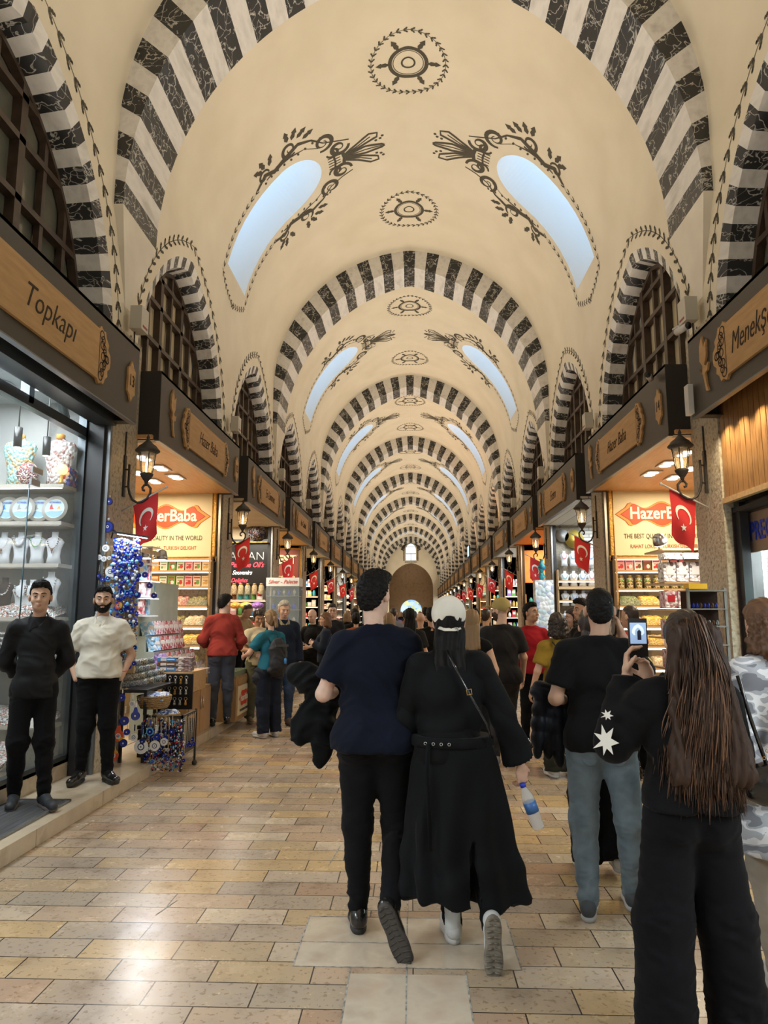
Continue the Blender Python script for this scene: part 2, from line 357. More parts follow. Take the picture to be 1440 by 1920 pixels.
def medallion(T):
    o, ribbon, leaf, dot, vine, ring, spiral = ornament(T)
    ring((0, 0), .10, .015, 24); ring((0, 0), .285, .03, 36); ring((0, 0), .235, .006, 36)
    for i in range(6): a = i*pi/3; leaf((.3*math.cos(a), .3*math.sin(a)), a, .21, .4); ribbon([(.3*math.cos(a), .3*math.sin(a)), (.42*math.cos(a), .42*math.sin(a))], [.022]*2)
    vine([(.58*math.cos(2*pi*i/48), .62*math.sin(2*pi*i/48)) for i in range(49)], .108, .085, stem=.005)
    return o
vault = MB(); orn = MB()
for side in (-1, 1):
    v, f = side_mesh(side); vault.add(v, f, 0, True); merge(orn, bay_ornament(side), 0)
    # skylight shaft and dark edge
    ol = [(a, b+RB/2) for a, b in sky_outline()]; n = len(ol)
    A = [Vector(vP(a, b, side)) for a, b in ol]; B = [p+Vector((side*1.05, 0, 1.25)) for p in A]
    vault.add(A+B, [(i, (i+1) % n, n+(i+1) % n, n+i) for i in range(n)], 1, False)
ap = lambda y0: (lambda u, v: vP(SL-abs(u), v+y0, -1 if u < 0 else 1, .004))
for y0 in (2.5, 6.48): merge(orn, medallion(ap(y0)), 0)
merge(vault, orn, 2)
M_shaft = mat('skylight_reveal', (.86, .88, .88), .9)
# ---- ribs: striped face + soffit
def stripes(mb, fo, fi, y0, y1, N_, sub=2):
    """fo/fi(t)-> (x,z) outer and inner curve, alternating marble"""
    for i in range(N_):
        for j in range(sub):
            t0, t1 = (i+j/sub)/N_, (i+(j+1)/sub)/N_; a, b, c, d = fo(t0), fo(t1), fi(t1), fi(t0); mi = i % 2
            mb.add([(a[0], y0, a[1]), (b[0], y0, b[1]), (c[0], y0, c[1]), (d[0], y0, d[1])], [(0, 1, 2, 3)], mi)
            mb.add([(d[0], y0, d[1]), (c[0], y0, c[1]), (c[0], y1, c[1]), (d[0], y1, d[1])], [(0, 1, 2, 3)], mi)
            mb.add([(a[0], y1, a[1]), (b[0], y1, b[1]), (c[0], y1, c[1]), (d[0], y1, d[1])], [(0, 1, 2, 3)], mi)
rib = MB()
full = lambda fn: (lambda t: fn(2*t, -1) if t <= .5 else fn(2*(1-t), 1))
stripes(rib, full(vtp), full(ribp), -.47, .5, 41, 3)
for s in (-1, 1):     # plain corbel under each springing
    rib.add([(s*3.0, -.47, 5.9), (s*3.0, .5, 5.9), (s*3.14, -.47, 5.9), (s*3.14, .5, 5.9), (s*3.1, -.05, 4.95), (s*3.1, .08, 4.95)], [(0, 1, 5, 4), (0, 2, 4), (1, 5, 3), (0, 1, 3, 2)], 2)
# ---- niche lining (white/black blocks) and window, one per shop bay, made for side +1 at origin of the bay centre
def niche_mb(side):
    mb = MB(); N_ = 37; m = 2
    def cv(P, t):
        f = t*(len(P)-1); i = min(int(f), len(P)-2); f -= i; return (P[i][0]*(1-f)+P[i+1][0]*f, P[i][1]*(1-f)+P[i+1][1]*f)
    A0 = niche(1.85, 4.3, 6.62, 30); A1 = niche(1.72, 4.3, 6.47, 30); A2 = niche(1.66, 4.3, 6.40, 30)
    for i in range(N_):
        for j in range(m):
            t0, t1 = (i+j/m)/N_, (i+(j+1)/m)/N_; q = [(cv(P, t0), cv(P, t1)) for P in (A0, A1, A2)]; X = [3.10, 3.14, 3.42]; 
            for a in (0, 1):
                (p0, p1), (r0, r1) = q[a], q[a+1]
                mb.add([(side*X[a], p0[0], p0[1]), (side*X[a], p1[0], p1[1]), (side*X[a+1], r1[0], r1[1]), (side*X[a+1], r0[0], r0[1])], [(0, 1, 2, 3)], i % 2)
    return mb
M_pane = noisy('frosted_pane', [(.48, .40, .26), (.62, .52, .35)], 2.5, .35)
M_pane2 = noisy('smoky_pane', [(.07, .075, .06), (.16, .155, .12)], 2.2, .12)
M_frame = noisy('window_brown_wood', [(.040, .026, .017), (.075, .048, .032)], 10, .45)
def window_bm(side, which):
    mb = MB(); P = niche(1.66, 3.6, 6.40, 24)
    def top(y):
        for (a, b), (c, d) in zip(P, P[1:]):
            if a <= y <= c: return b+(d-b)*(y-a)/max(c-a, 1e-6)
        return 4.3
    P = niche(1.66, 4.3, 6.40, 24); X = side*3.40
    if which == 'glass':
        mb.add([(X+side*.05, y, z) for y, z in P]+[(X+side*.05, 1.66, 4.0), (X+side*.05, -1.66, 4.0)], [tuple(range(len(P)+2))]); return mb
    mb.tube([(X, y, z) for y, z in P], .055, 4, sm=False)
    ys = [-1.25, -.83, -.42, 0, .42, .83, 1.25]
    for y in ys: mb.span((X-.03, y-.03, 4.1), (X+.03, y+.03, top(y)))
    for y in (-.42, .42): mb.span((X-.05, y-.05, 4.1), (X+.04, y+.05, top(y)))
    for z in (4.62, 5.18, 5.72, 6.12):
        ww = [y for y in np.linspace(-1.6, 1.6, 65) if top(y) > z]
        if ww: mb.span((X-.045, min(ww), z-.03), (X+.04, max(ww), z+.03))
    return mb
ceil0 = struct(vault, 'ceiling', [M_plas, M_shaft, M_paint], loc=(0, P0, 0), recalc=False)
rib0 = struct(rib, 'trim_1', [M_dark, M_white, M_plasw], loc=(0, P0, 0))
ln = {}; wn = {}; wg = {}
for s in (-1, 1):
    nm = 'left' if s < 0 else 'right'
    ln[s] = struct(niche_mb(s), 'trim_2', [M_dark, M_white], loc=(0, P0+PB/2, 0))
    wn[s] = struct(window_bm(s, 'frame'), 'window_1', M_frame, loc=(0, P0+PB/2, 0)); wg[s] = window_bm(s, 'glass').build('window_glass', M_pane, wn[s])
for k in range(-2, 8):
    if k: dup(ceil0, (0, P0+RB*k, 0))
for k in range(-1, 9):
    if k: dup(rib0, (0, P0+RB*k, 0))
darkpane = {(-1, -1), (1, -1), (-1, -2), (1, -2)}
for s in (-1, 1):
    for k in range(-3, NB):
        if k:
            dup(ln[s], (0, P0+PB*(k+.5), 0)); w2 = dup(wn[s], (0, P0+PB*(k+.5), 0))
            if k < 0 or k % 3 == 2:
                g2 = w2.children[0]; g2.data = g2.data.copy(); g2.data.materials[0] = M_pane2
# ---- side walls below the vault, end walls
for s, nm in ((-1, 'left'), (1, 'right')):
    mb = MB(); mb.span((s*5.62, -8, 0), (s*5.72, YEND, 4.2)); struct(mb, 'wall_'+nm, M_shell)
    mb = MB()
    for k in range(-3, NB+1):
        y = P0+PB*k; mb.span((s*3.04, y-.33, .0), (s*3.7, y+.33, 4.62))
        for z in (.9, 1.75, 2.6, 3.4): pass
    struct(mb, 'wall_piers_'+nm, M_stone)
    mb = MB(); mb.span((s*3.12, -8, 3.9), (s*5.62, YEND, 3.95)); struct(mb, 'ceiling_shops_'+nm, M_shell)
    mb = MB(); mb.span((s*3.5, -8, 3.95), (s*3.6, YEND, 6.7)); struct(mb, 'wall_behind_windows_'+nm, M_shell)
M_block = noisy('end_wall_stone', [(.26, .18, .11), (.38, .27, .17), (.31, .22, .14)], 2.5, .8, .3)
mb = MB(); mb.span((-5.6, -8.2, 0), (5.6, -8, 10.5)); struct(mb, 'wall_back', M_plasw)  # unseen wall added to shut out cold sky light behind the camera
# far end: lunette wall with arch stripes, window, recessed stone wall with a doorway
Y = YEND
def arch_pts(hw, z0, zs, zap, n=16): return [(-hw, z0)]+niche(hw, zs, zap, n)+[(hw, z0)]
mb = MB(); big = arch_pts(3.3, 0, 6.0, 10.2); hole = arch_pts(2.35, 0, 4.5, 7.15)
def ringwall(mb, outer, inner, y, mi=0):
    o = len(outer); tr = tessellate_polygon([[Vector((a, b, 0)) for a, b in outer+inner[::-1]]]); mb.add([(a, y, b) for a, b in outer+inner[::-1]], tr, mi)
wh = arch_pts(.56, 7.42, 8.6, 9.25, 8)
top_poly = [p for p in big]; ringwall(mb, big, hole, Y)
struct(mb, 'wall_far', M_plas)
mb = MB(); stripes(mb, (lambda t: (lambda P: (P[0], P[1]))(full(ribp)(t))), (lambda t: (lambda P: (P[0]*.93, 5.9+(P[1]-5.9)*.93))(full(ribp)(t))), Y-.35, Y-.02, 33, 3); struct(mb, 'trim_4', [M_dark, M_white])
mb = MB(); door = arch_pts(1.15, 0, 2.1, 3.25); ringwall(mb, arch_pts(2.6, 0, 4.7, 7.4), door, Y+1.6)
n = len(hole); mb.add([(a, Y, b) for a, b in hole]+[(a, Y+1.6, b) for a, b in hole], [(i, i+1, n+i+1, n+i) for i in range(n-1)])
struct(mb, 'wall_far_recess', M_block)
M_day = mat('daylight_glow', (.6, .8, 1), 1, emit=(.55, .78, 1), es=1.6)
mb = MB(); mb.add([(a, Y-.03, b) for a, b in wh], [tuple(range(len(wh)))]); wf = struct(mb, 'window_2', M_day)
mb = MB(); mb.tube([(a, Y-.05, b) for a, b in wh], .05, 4, closed=True, sm=False); mb.span((-.54, Y-.08, 8.1), (.54, Y-.03, 8.2)); mb.span((-.03, Y-.08, 7.42), (.03, Y-.03, 8.2)); mb.span((-.54, Y-.08, 8.85), (.54, Y-.03, 8.92)); mb.build('window_frame', mat('white_paint', (.7, .68, .62), .6), wf)
T = lambda u, v: (u, Y-.02, v); o, ribbon, leaf, dot, vine, ring, spiral = ornament(T)
for i in range(26):
    a = pi*i/25; p = (.80*math.cos(a), 8.6+.85*math.sin(a)); spiral(p, .14, .03, a, 1.2, .035, 1 if i % 2 else -1, 12); leaf(p, a, .3, .4)
for i in range(12):
    for m in (-1, 1): leaf((m*.68, 7.42+.1*i), 0 if m > 0 else pi, .14, .7)
for i in range(11): leaf((-.62+.124*i, 7.32), -pi/2, .14, .6)
struct(o, 'trim_5', M_paint)
# doorway glass with coloured stock behind
mb = MB(); mb.add([(a, Y+1.75, b) for a, b in door], [tuple(range(len(door)))]); 
def shopglow(N, L, b, c):
    v = N('TexVoronoi'); v.inputs['Scale'].default_value = 3; L(c, v.inputs['Vector'])
    q = ramp(N, L, v.outputs[1], [(0, (.1, .35, .9)), (.3, (.6, .8, 1)), (.55, (.25, .5, .95)), (.7, (.8, .9, .4)), (1, (.05, .1, .3))]); L(q, b.inputs['Emission Color']); L(q, b.inputs['Base Color']); b.inputs['Emission Strength'].default_value = .9
struct(mb, 'door_1', nodes('lit_doorway', shopglow))
# ---------------------------------------------------------------- shop signs, lanterns, flags
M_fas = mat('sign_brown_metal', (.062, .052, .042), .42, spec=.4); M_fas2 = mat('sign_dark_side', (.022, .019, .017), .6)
M_oak = noisy('oak_board', [(.42, .24, .09), (.55, .33, .14)], 3, .5, 0, 5, (1, 1, 8)); M_ink = mat('burnt_lettering', (.03, .015, .008), .7)
M_iron = noisy('cast_iron', [(.02, .018, .016), (.045, .035, .03)], 20, .55, .2); M_steel = mat('brushed_steel', (.5, .5, .5), .3, 1.); M_alu = mat('grey_aluminium', (.2, .21, .22), .35, .6)
ORD = 'first second third fourth fifth sixth seventh eighth ninth tenth eleventh twelfth thirteenth fourteenth fifteenth sixteenth seventeenth eighteenth nineteenth twentieth'.split()
SID = {-1: 'left', 1: 'right'}
def fascia(s, k, txt, num, nice, pw=1.):
    yc = P0+PB*(k+.5); hl = PB/2-.33
    o = thing('shop_sign', (s*2.8, yc, 3.55), ('brown shop sign box with oak board reading '+txt if nice else 'brown sign box with small oak board, '+ORD[k+3]+' along the '+SID[s]+' side')+(', on the %s side' % SID[s] if nice else ''), 'sign', 'shop sign boxes over the shop fronts')
    b = MB(); b.span((0, -hl, 0), (s*.045, hl, .8), 0); b.span((0, -hl, .77), (s*.30, hl, .8), 0); b.span((0, -hl, 0), (s*.30, -hl+.12, .01), 0); b.span((0, hl-.12, 0), (s*.30, hl, .01), 0)
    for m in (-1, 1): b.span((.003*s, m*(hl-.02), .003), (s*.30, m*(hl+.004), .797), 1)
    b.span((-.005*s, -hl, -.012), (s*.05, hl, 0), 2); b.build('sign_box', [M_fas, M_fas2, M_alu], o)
    T = frame((-s*.002, 0, .38), (0, -s, 0)); F = lambda u, v, h=0: T(u, v, h)
    p = []   # lobed outline
    for m in (1, -1):
        q = [(.84, -.23), (.88, -.27), (.93, -.24), (.97, -.25), (1.0, -.19), (1.05, -.15), (1.04, -.10), (1.09, -.06), (1.10, 0)]
        q = q+[(a, -b) for a, b in q[::-1][1:]]; p += q if m > 0 else [(-a, -b) for a, b in q]
    p = [(a*pw, b_) for a, b_ in p]; bd = MB().poly(p, F, .025); bd = bd.build('sign_board', M_oak, o)
    ink = MB()
    for m in (-1, 1):
        T2 = lambda u, v, m=m: F(m*(u+.86)*pw, v, .027); q, ribbon, leaf, dot, vine, ring, spiral = ornament(T2)
        for zz in (-.19, -.1, 0, .1, .19): ring((.03+.05*(1-abs(zz)*4), zz), .04, .006, 12); ring((.10*(1-abs(zz)*3.2)+.03, zz*.8), .035, .006, 10)
        ring((.16, 0), .035, .008, 12); ribbon([(-.0, -.2), (-.0, .2)], [.004]*2); ring((.11, .05), .03, .006, 10); ring((.11, -.05), .03, .006, 10)
        merge(ink, q, 0)
    T3 = lambda u, v, h=0: F(u, v, .026+h)
    if nice: merge(ink, text_mb(txt, .27 if len(txt) < 9 or pw > 1 else .24, (lambda u, v, h=0: T3(u-.86, v, h)) if pw > 1 else T3, .003, .35, wx=.70 if pw > 1 else (.9 if len(txt) < 9 else .78), bold=-.002, align='LEFT' if pw > 1 else 'CENTER'), 0)
    else:
        q, ribbon, leaf, dot, vine, ring, spiral = ornament(lambda u, v: T3(u, v, .001))
        R.seed(k*7+s); 
        for i in range(7): ribbon([(-.33+.1*i+.03*math.sin(j), -.05+.1*j/3*(1 if i % 2 else -1)+(.05 if i % 2 == 0 else -.05)) for j in range(4)], [.011]*4)
        merge(ink, q, 0)
    ink.build('lettering', M_ink, bd)
    pl = MB(); sh = [(0, -.21), (.04, -.15), (.09, -.12), (.085, 0), (.09, .12), (.04, .15), (0, .21)]; sh = sh+[(-a, -b) for a, b in sh[1:-1]]
    pl.poly([(a+1.62, b) for a, b in sh], F, .02); pn = pl.build('number_plate', M_oak, o)
    text_mb(str(num), .17, lambda u, v, h=0: F(u+1.62, v, .021+h), .003, wx=.8).build('numerals', M_ink, pn)
    tl = MB(); tl.poly([(-1.46+a*1.25, b+.04) for a, b in [(0, .28), (.02, .16), (.07, .22), (.06, .06), (.02, -.01), (.05, -.03), (.09, -.01), (.07, -.08), (.03, -.09), (.04, -.2), (.07, -.28), (.03, -.27), (-.01, -.1), (-.07, -.02), (-.04, -.06), (-.02, -.08), (-.01, -.01), (-.06, .06), (-.05, .2)]], F, .02); tl.build('tulip_ornament', M_oak, o)
    return o
NAMES = {(-1, -1): ('Topkapı', 13), (-1, 0): ('Hazer Baba', 15), (1, -1): ('Menekşe Dünya', 12), (1, 0): ('Hazer Baba', 14), (1, 1): ('Ecem', 16), (-1, 1): ('Er-Lümmez', 17), (-1, 2): ('Arz-Canbul', 19)}
for s in (-1, 1):
    for k in range(-1, NB):
        t = NAMES.get((s, k)); fascia(s, k, t[0] if t else '', t[1] if t else (15 if s < 0 else 14)+2*k, bool(t), 1.12 if (s, k) == (1, -1) else 1.)
# ---- wall lantern (built for the left side, lantern hangs towards +x)
M_glass = mat('lantern_glass', (1, .93, .8), .08, alpha=.28, spec=.8); M_bulb = mat('warm_bulb', (1, .7, .35), .5, emit=(1, .62, .25), es=14)
def lantern(s):
    o = thing('wall_lantern', (s*3.04, P0, 2.84), '', 'lamp', 'cast iron wall lanterns on the piers'); x = -s
    b = MB(); b.span((0, -.02, .05), (x*.02, .02, .46)); b.tube([(x*.01, 0, .46), (x*.01, 0, .70)], .008); b.build('wall_plate', M_iron, o)
    a = MB(); a.tube([(x*.01, 0, .32), (x*.055, 0, .32)], .008); a.tube([(x*.01, 0, .15), (x*.055, 0, .15)], .009); a.tube([(x*.055, 0, .37), (x*.055, 0, .15), (x*.07, 0, .08), (x*.10, 0, .02), (x*.15, 0, -.01), (x*.20, 0, .0), (x*.245, 0, .03), (x*.275, 0, .08), (x*.277, 0, .13), (x*.25, 0, .165), (x*.215, 0, .165), (x*.195, 0, .14), (x*.20, 0, .115), (x*.22, 0, .11)], .012, 8); a.build('bracket', M_iron, o)
    c = MB(); c.lathe([(.012, .16), (.02, .2), (.04, .225), (.062, .26), (.066, .275), (.05, .285)], (x*.23, 0, 0), 12); c.build('lantern_cup', M_iron, o)
    g = MB(); g.lathe([(.052, .285), (.064, .33), (.07, .40), (.082, .48)], (x*.23, 0, 0), 6, sm=False); g.build('lantern_glass', M_glass, o)
    c2 = MB()
    for i in range(6):
        an = pi/3*i; c2.tube([(x*.23+r*math.cos(an), r*math.sin(an), z) for r, z in [(.054, .285), (.066, .33), (.072, .40), (.085, .48)]], .005, 4)
    c2.lathe([(.085, .48), (.118, .50), (.118, .512), (.10, .53), (.088, .55), (.055, .575), (.03, .6), (.012, .62), (.018, .64), (.004, .67), (.0, .69)], (x*.23, 0, 0), 16); c2.build('lantern_cap', M_iron, o)
    MB().lathe([(.006, .28), (.014, .30), (.016, .36), (.010, .41), (0, .44)], (x*.23, 0, 0), 8).build('bulb', M_bulb, o); return o
M_red = noisy('flag_red', [(.50, .018, .022), (.62, .03, .03)], 4, .8); M_fw = mat('flag_white', (.8, .76, .72), .8); M_pole = mat('white_pole', (.6, .6, .6), .4)
def flag(s, seed):
    rr = random.Random(seed); x = -s; o = thing('flag', (s*3.04, P0, 2.70), '', 'flag', 'red flags with crescent and star on the piers')
    p = MB(); p.tube([(0, 0, 0), (x*.46, 0, .25)], .009); p.ball((x*.47, 0, .255), .016); p.build('pole', M_pole, o)
    w1, w2 = rr.uniform(.04, .09), rr.uniform(-.05, .03); lg = rr.uniform(.46, .56); nar = rr.uniform(.45, .8)
    def C(u, v, h=0):     # u across 0..1 along pole, v down 0..1
        t = .12+.26*u; a = (t+(.14*(1-nar))*v*(.55-u)+.03*v, .03*math.sin(u*5+v*3+seed)*v+.02*math.sin(v*6+seed), t*.54-lg*v*(1-.12*u)+.02*math.sin(u*pi*2)*v)
        return (x*a[0], a[1]-h, a[2])
    g = MB(); n = 12
    g.add([C(i/n, j/n) for j in range(n+1) for i in range(n+1)], [(j*(n+1)+i, j*(n+1)+i+1, (j+1)*(n+1)+i+1, (j+1)*(n+1)+i) for j in range(n) for i in range(n)], 0, True)
    cr = []; N_ = 20
    for i in range(N_+1): a = .75+(2*pi-1.5)*i/N_; cr.append((.5+.33*math.cos(a+pi/2), .42+.20*math.sin(a+pi/2)))
    for i in range(N_+1): a = 2*pi-.95-(2*pi-1.9)*i/N_; cr.append((.5+.26*math.cos(a+pi/2), .455+.158*math.sin(a+pi/2)))
    st = []
    for i in range(10): a = -pi/2+i*pi/5+.2; r = .13 if i % 2 == 0 else .055; st.append((.52+r*math.cos(a), .68+r*.62*math.sin(a)))
    g.poly(cr, lambda u, v, h=0: C(u, v, .006), 0, 1); g.poly(st, lambda u, v, h=0: C(u, v, .006), 0, 1); g.build('flag_cloth', [M_red, M_fw], o, recalc=False); return o
for s in (-1, 1):
    L0 = lantern(s)
    for k in range(-1, NB):
        a = L0 if k == -1 else dup(L0); a.location = (s*3.04, P0+PB*(k+1), 2.80); a.scale = (1.08, 1.08, 1.08)
        near = ['beside the sign Topkapı', 'between the first two sweet and perfume shops', 'before the third sign']
        a['label'] = 'black iron wall lantern lit warm, '+ORD[k+1]+' from the front on the '+SID[s]+' side'
        if k+1 < 11:
            f = flag(s, (k+1)*2+(s > 0)); f.location = (s*3.04, P0+PB*(k+1), 2.70 if not (s < 0 and k < 0) else 2.70); f['label'] = 'small red crescent flag on a white pole, '+ORD[k+1]+' from the front on the '+SID[s]+' side'
# ---- small things up on the piers
def emer(s, k, lab):
    o = thing('emergency_light', (s*3.02, P0+PB*k, 4.78), lab, 'light'); x = -s
    b = MB(); b.span((0, -.1, -.1), (x*.13, .1, .16)); b.build('case', mat('cream_plastic', (.55, .52, .45), .5), o); b = MB(); b.span((x*.131, -.06, -.07), (x*.133, .07, -.045)); b.build('label_plate', mat('dull_red', (.3, .05, .05), .5), o)
    t = MB(); t.tube([(x*.02, 0, -.1), (x*.02, 0, -.5)], .008); t.build('cable', M_iron, o)
for s in (-1, 1):
    for k in range(0, 6): emer(s, k, 'cream emergency light box above the '+ORD[k]+' pier from the front, '+SID[s]+' side')
M_wp = mat('white_plastic', (.6, .6, .6), .4); M_blk = mat('black_plastic', (.012, .012, .013), .35)
def cctv(loc, rz, lab, rx=.3):
    o = thing('security_camera', loc, lab, 'camera', rz=rz)
    b = MB(); b.tube([(0, .0, 0), (0, .17, .0)], .035, 10); b.build('camera_body', M_wp, o); b = MB(); b.tube([(0, -.015, 0), (0, .0, 0)], .036, 10); b.lathe([(.02, -.02), (.02, -.012)], ax='y', n=10); b.build('lens', M_blk, o)
    b = MB(); b.tube([(0, .1, 0), (0, .14, .05), (.0, .22, .05)], .012); b.build('mount', M_wp, o)
cctv((2.72, 6.72, 4.42), .3, 'round white security camera with blue lens on top of right sign'); cctv((2.66, 7.75, 4.28), -.5, 'white bullet security camera at the corner of the sign numbered 14')
o = MB(); o.box((2.755, 6.89, 3.72), (.05, .1, .3)); tag(o.build('control_box', M_wp), 'small white box fixed to the end of the right nearest sign', 'box')
# ---------------------------------------------------------------- shop interiors
def rnd(a, b): return R.uniform(a, b)
M_gilt = noisy('gilt_frame', [(.40, .20, .04), (.62, .38, .10)], 40, .35, .4, 3, metal=.5); M_cream = mat('poster_cream', (.74, .66, .47), .6)
M_or = mat('brand_red', (.72, .07, .02), .5); M_or2 = mat('brand_orange', (.80, .30, .05), .5); M_letw = mat('letter_white', (.85, .82, .72), .5); M_letg = mat('letter_grey', (.05, .045, .04), .6); M_letr = mat('letter_rust', (.38, .08, .03), .6)
M_pine = noisy('pale_wood', [(.40, .25, .12), (.55, .37, .19)], 3, .45, .05, 4, (1, 8, 8)); M_pine2 = noisy('cabinet_wood', [(.36, .21, .10), (.46, .28, .14)], 3, .45, .05, 4, (6, 6, 1))
M_slat = noisy('ceiling_wood', [(.50, .27, .11), (.62, .37, .17)], 4, .4, 0, 4, (8, 1, 1))
M_spot = mat('spot_light', (1, 1, 1), .5, emit=(1, .92, .78), es=9); M_spotc = mat('cool_light', (1, 1, 1), .5, emit=(.88, .95, 1), es=5); M_strip = mat('led_strip', (1, 1, 1), .5, emit=(1, .93, .78), es=4)
M_ww = noisy('shop_wall_warm', [(.50, .40, .26), (.58, .48, .33)], 2, .7); M_wc = noisy('shop_wall_grey', [(.30, .31, .31), (.42, .42, .40)], 2, .5, 0, 4, (1, 1, .3)); M_clear = mat('clear_glass', (.85, .95, .95), .03, alpha=.10, spec=.6)
M_fr = mat('shopfront_frame', (.10, .115, .125), .35, .7); M_frd = mat('shopfront_frame_dark', (.02, .02, .022), .4)
pal = {'red': (.55, .03, .04), 'pink': (.72, .38, .40), 'orange': (.78, .34, .06), 'yellow': (.75, .58, .12), 'green': (.12, .34, .08), 'white': (.76, .74, .70), 'brown': (.18, .08, .04), 'blue': (.05, .25, .60), 'purple': (.35, .16, .52), 'teal': (.05, .36, .42), 'black': (.02, .02, .02), 'gold': (.55, .36, .10), 'silver': (.5, .5, .5), 'cobalt': (.02, .05, .50), 'grey': (.3, .3, .3), 'cream': (.68, .60, .45)}
def pm(c): return mat('print_'+c, pal[c], .45)
def heap_mat(name, cols, sc=60):
    def fn(N, L, b, c):
        v = N('TexVoronoi'); v.inputs['Scale'].default_value = sc; L(c, v.inputs['Vector'])
        q = N('SeparateColor'); L(v.outputs[1], q.inputs[0]); st = [(i/len(cols), k) for i, k in enumerate(cols)]
        r = N('ValToRGB'); r.color_ramp.interpolation = 'CONSTANT'; e = r.color_ramp.elements
        while len(e) < len(st): e.new(.5)
        for x, (p, k) in zip(e, st): x.position = p; x.color = (*k, 1)
        L(q.outputs[0], r.inputs[0]); L(r.outputs[0], b.inputs['Base Color']); iv = N('Math', operation='SUBTRACT'); iv.inputs[0].default_value = 1; L(v.outputs[0], iv.inputs[1]); bump(N, L, b, iv.outputs[0], .9, .02)
    return nodes(name, fn, col=cols[0], rough=.5)
def carton(w, d, h, base, art, art2, lab, group, loc, rz=0, cat='box'):
    """printed carton: base colour, title band, pictured fruit patches"""
    b = MB(); b.box((0, 0, h/2), (w, d, h), 0); T = frame((0, -d/2-.001, h/2), (1, 0, 0)); q = lambda u, v, hh=0: T(u*w, v*h, hh)
    b.poly([(-.42, .26), (.42, .26), (.42, .42), (-.42, .42)], q, 0, 1); b.poly(circ((.12, -.12), .24, 10, .2), q, 0, 2); b.poly(circ((-.2, -.2), .16, 8, .13), q, 0, 1); b.poly([(-.3, .06), (.35, .06), (.35, .12), (-.3, .12)], q, 0, 3)
    o = b.build('sweet_box', [pm(base), pm(art), pm(art2), pm('brown')], loc=loc); o.rotation_euler = (0, 0, rz); return tag(o, lab, cat, group)
def jar(loc, r, h, cont, lid, lab, group, nm='jar'):
    b = MB(); b.lathe([(r*.9, 0), (r, .01), (r, h*.72), (r*.6, h*.86), (r*.6, h*.88)], n=12, mi=0); o = b.build(nm, [cont], loc=loc); tag(o, lab, 'jar', group)
    MB().lathe([(r*.66, h*.86), (r*.66, h*.97), (r*.3, h)], n=12).build('lid', lid, o); return o
def heap(w, d, h, m, loc, lab, group, nm='sweets_heap'):
    b = MB(); n = 12; V = []
    for j in range(n+1):
        for i in range(n+1):
            u, v = i/n*2-1, j/n*2-1; e = (1-u**10)*(1-v**8); V.append((u*w/2, v*d/2, h*(.25+.75*e**.7)*(1 if e > 0 else 0)+h*.08*math.sin(u*9+v*5)*e+(v+1)*.25*h))
    b.add(V, [(j*(n+1)+i, j*(n+1)+i+1, (j+1)*(n+1)+i+1, (j+1)*(n+1)+i) for i in range(n) for j in range(n)], 0, True)
    return tag(b.build(nm, m, loc=loc, recalc=False), lab, 'sweets', group, 'stuff')
def board(s, Y):
    o = thing('shop_poster', (s*3.95, Y, 2.53), 'large gilt framed cream poster with red HAZERBABA brand panel, '+SID[s]+' sweet shop', 'poster')
    T = frame((0, -.04, .53), (1, 0, 0)); w2, h2 = .80, .56
    b = MB(); b.box((0, -.02, .53), (2*w2, .04, 2*h2), 0); b.build('poster_sheet', M_cream, o)
    f = MB()
    for m in (-1, 1):
        f.box((0, -.05, .53+m*h2), (2*w2+.1, .06, .08)); f.box((m*w2, -.05, .53), (.08, .06, 2*h2+.1))
        for e in (.03, -.03): f.tube([T(-w2, m*(h2+e), .045), T(w2, m*(h2+e), .045)], .007, 5); f.tube([T(m*(w2+e), -h2, .045), T(m*(w2+e), h2, .045)], .007, 5)
    f.build('picture_frame', M_gilt, o)
    def cart(k):
        P = []
        for i in range(25): u = -1+2*i/24; P.append((u*.55*k, (.145+.05*math.cos(u*2.1*pi))*k+(0 if abs(u) < .88 else -(abs(u)-.88)*.75)*k))
        return [(.70*k, 0)]+[(a, b_) for a, b_ in P[::-1]]+[(-.70*k, 0)]+[(a, -b_) for a, b_ in P]
    c = MB(); 
    for k, h_, mi in ((1.05, .002, 2), (1.02, .004, 1), (.93, .006, 2), (.9, .008, 0)): c.poly([(a, b_+.13) for a, b_ in cart(k)], lambda u, v, h=0, hh=h_: T(u, v, hh), 0, mi)
    cp = c.build('brand_panel', [M_or, M_or2, M_letr], o)
    text_mb('HazerBaba', .27, lambda u, v, h=0: T(u, v+.14, .010+h), .004, wx=.86, bold=.006).build('brand_lettering', M_letw, cp)
    text_mb('THE BEST QUALITY IN THE WORLD', .105, lambda u, v, h=0: T(u, v-.22, .003+h), .003, wx=.72).build('slogan_lettering', M_letg, o)
    text_mb('RAHAT LOKUM · TURKISH DELIGHT', .085, lambda u, v, h=0: T(u, v-.38, .003+h), .003, wx=.75).build('subtitle_lettering', M_letr, o)
def shop_box(s, k, wallm, ceilm, lite, W, depth=2.2, cz=3.5):
    y0, y1 = P0+PB*k+.33, P0+PB*(k+1)-.33; b = MB()
    b.span((s*3.12, y1, .13), (s*(3.1+depth), y1+.05, cz), 0); b.span((s*3.12, y0-.05, .13), (s*(3.1+depth), y0, cz), 0); b.span((s*(3.1+depth), y0-.05, .13), (s*(3.15+depth), y1+.05, cz), 0); b.span((s*(2.86 if k >= 0 else 3.12), y0-.05, cz), (s*(3.15+depth), y1+.05, cz+.04), 1)
    struct(b, 'wall_shop_'+SID[s], [wallm, ceilm]); area('shop_light', (s*(3.1+depth*.38), (y0+y1)/2, cz-.03), (0, 0, 0), .9, 2.8, W, lite)
    return y0, y1
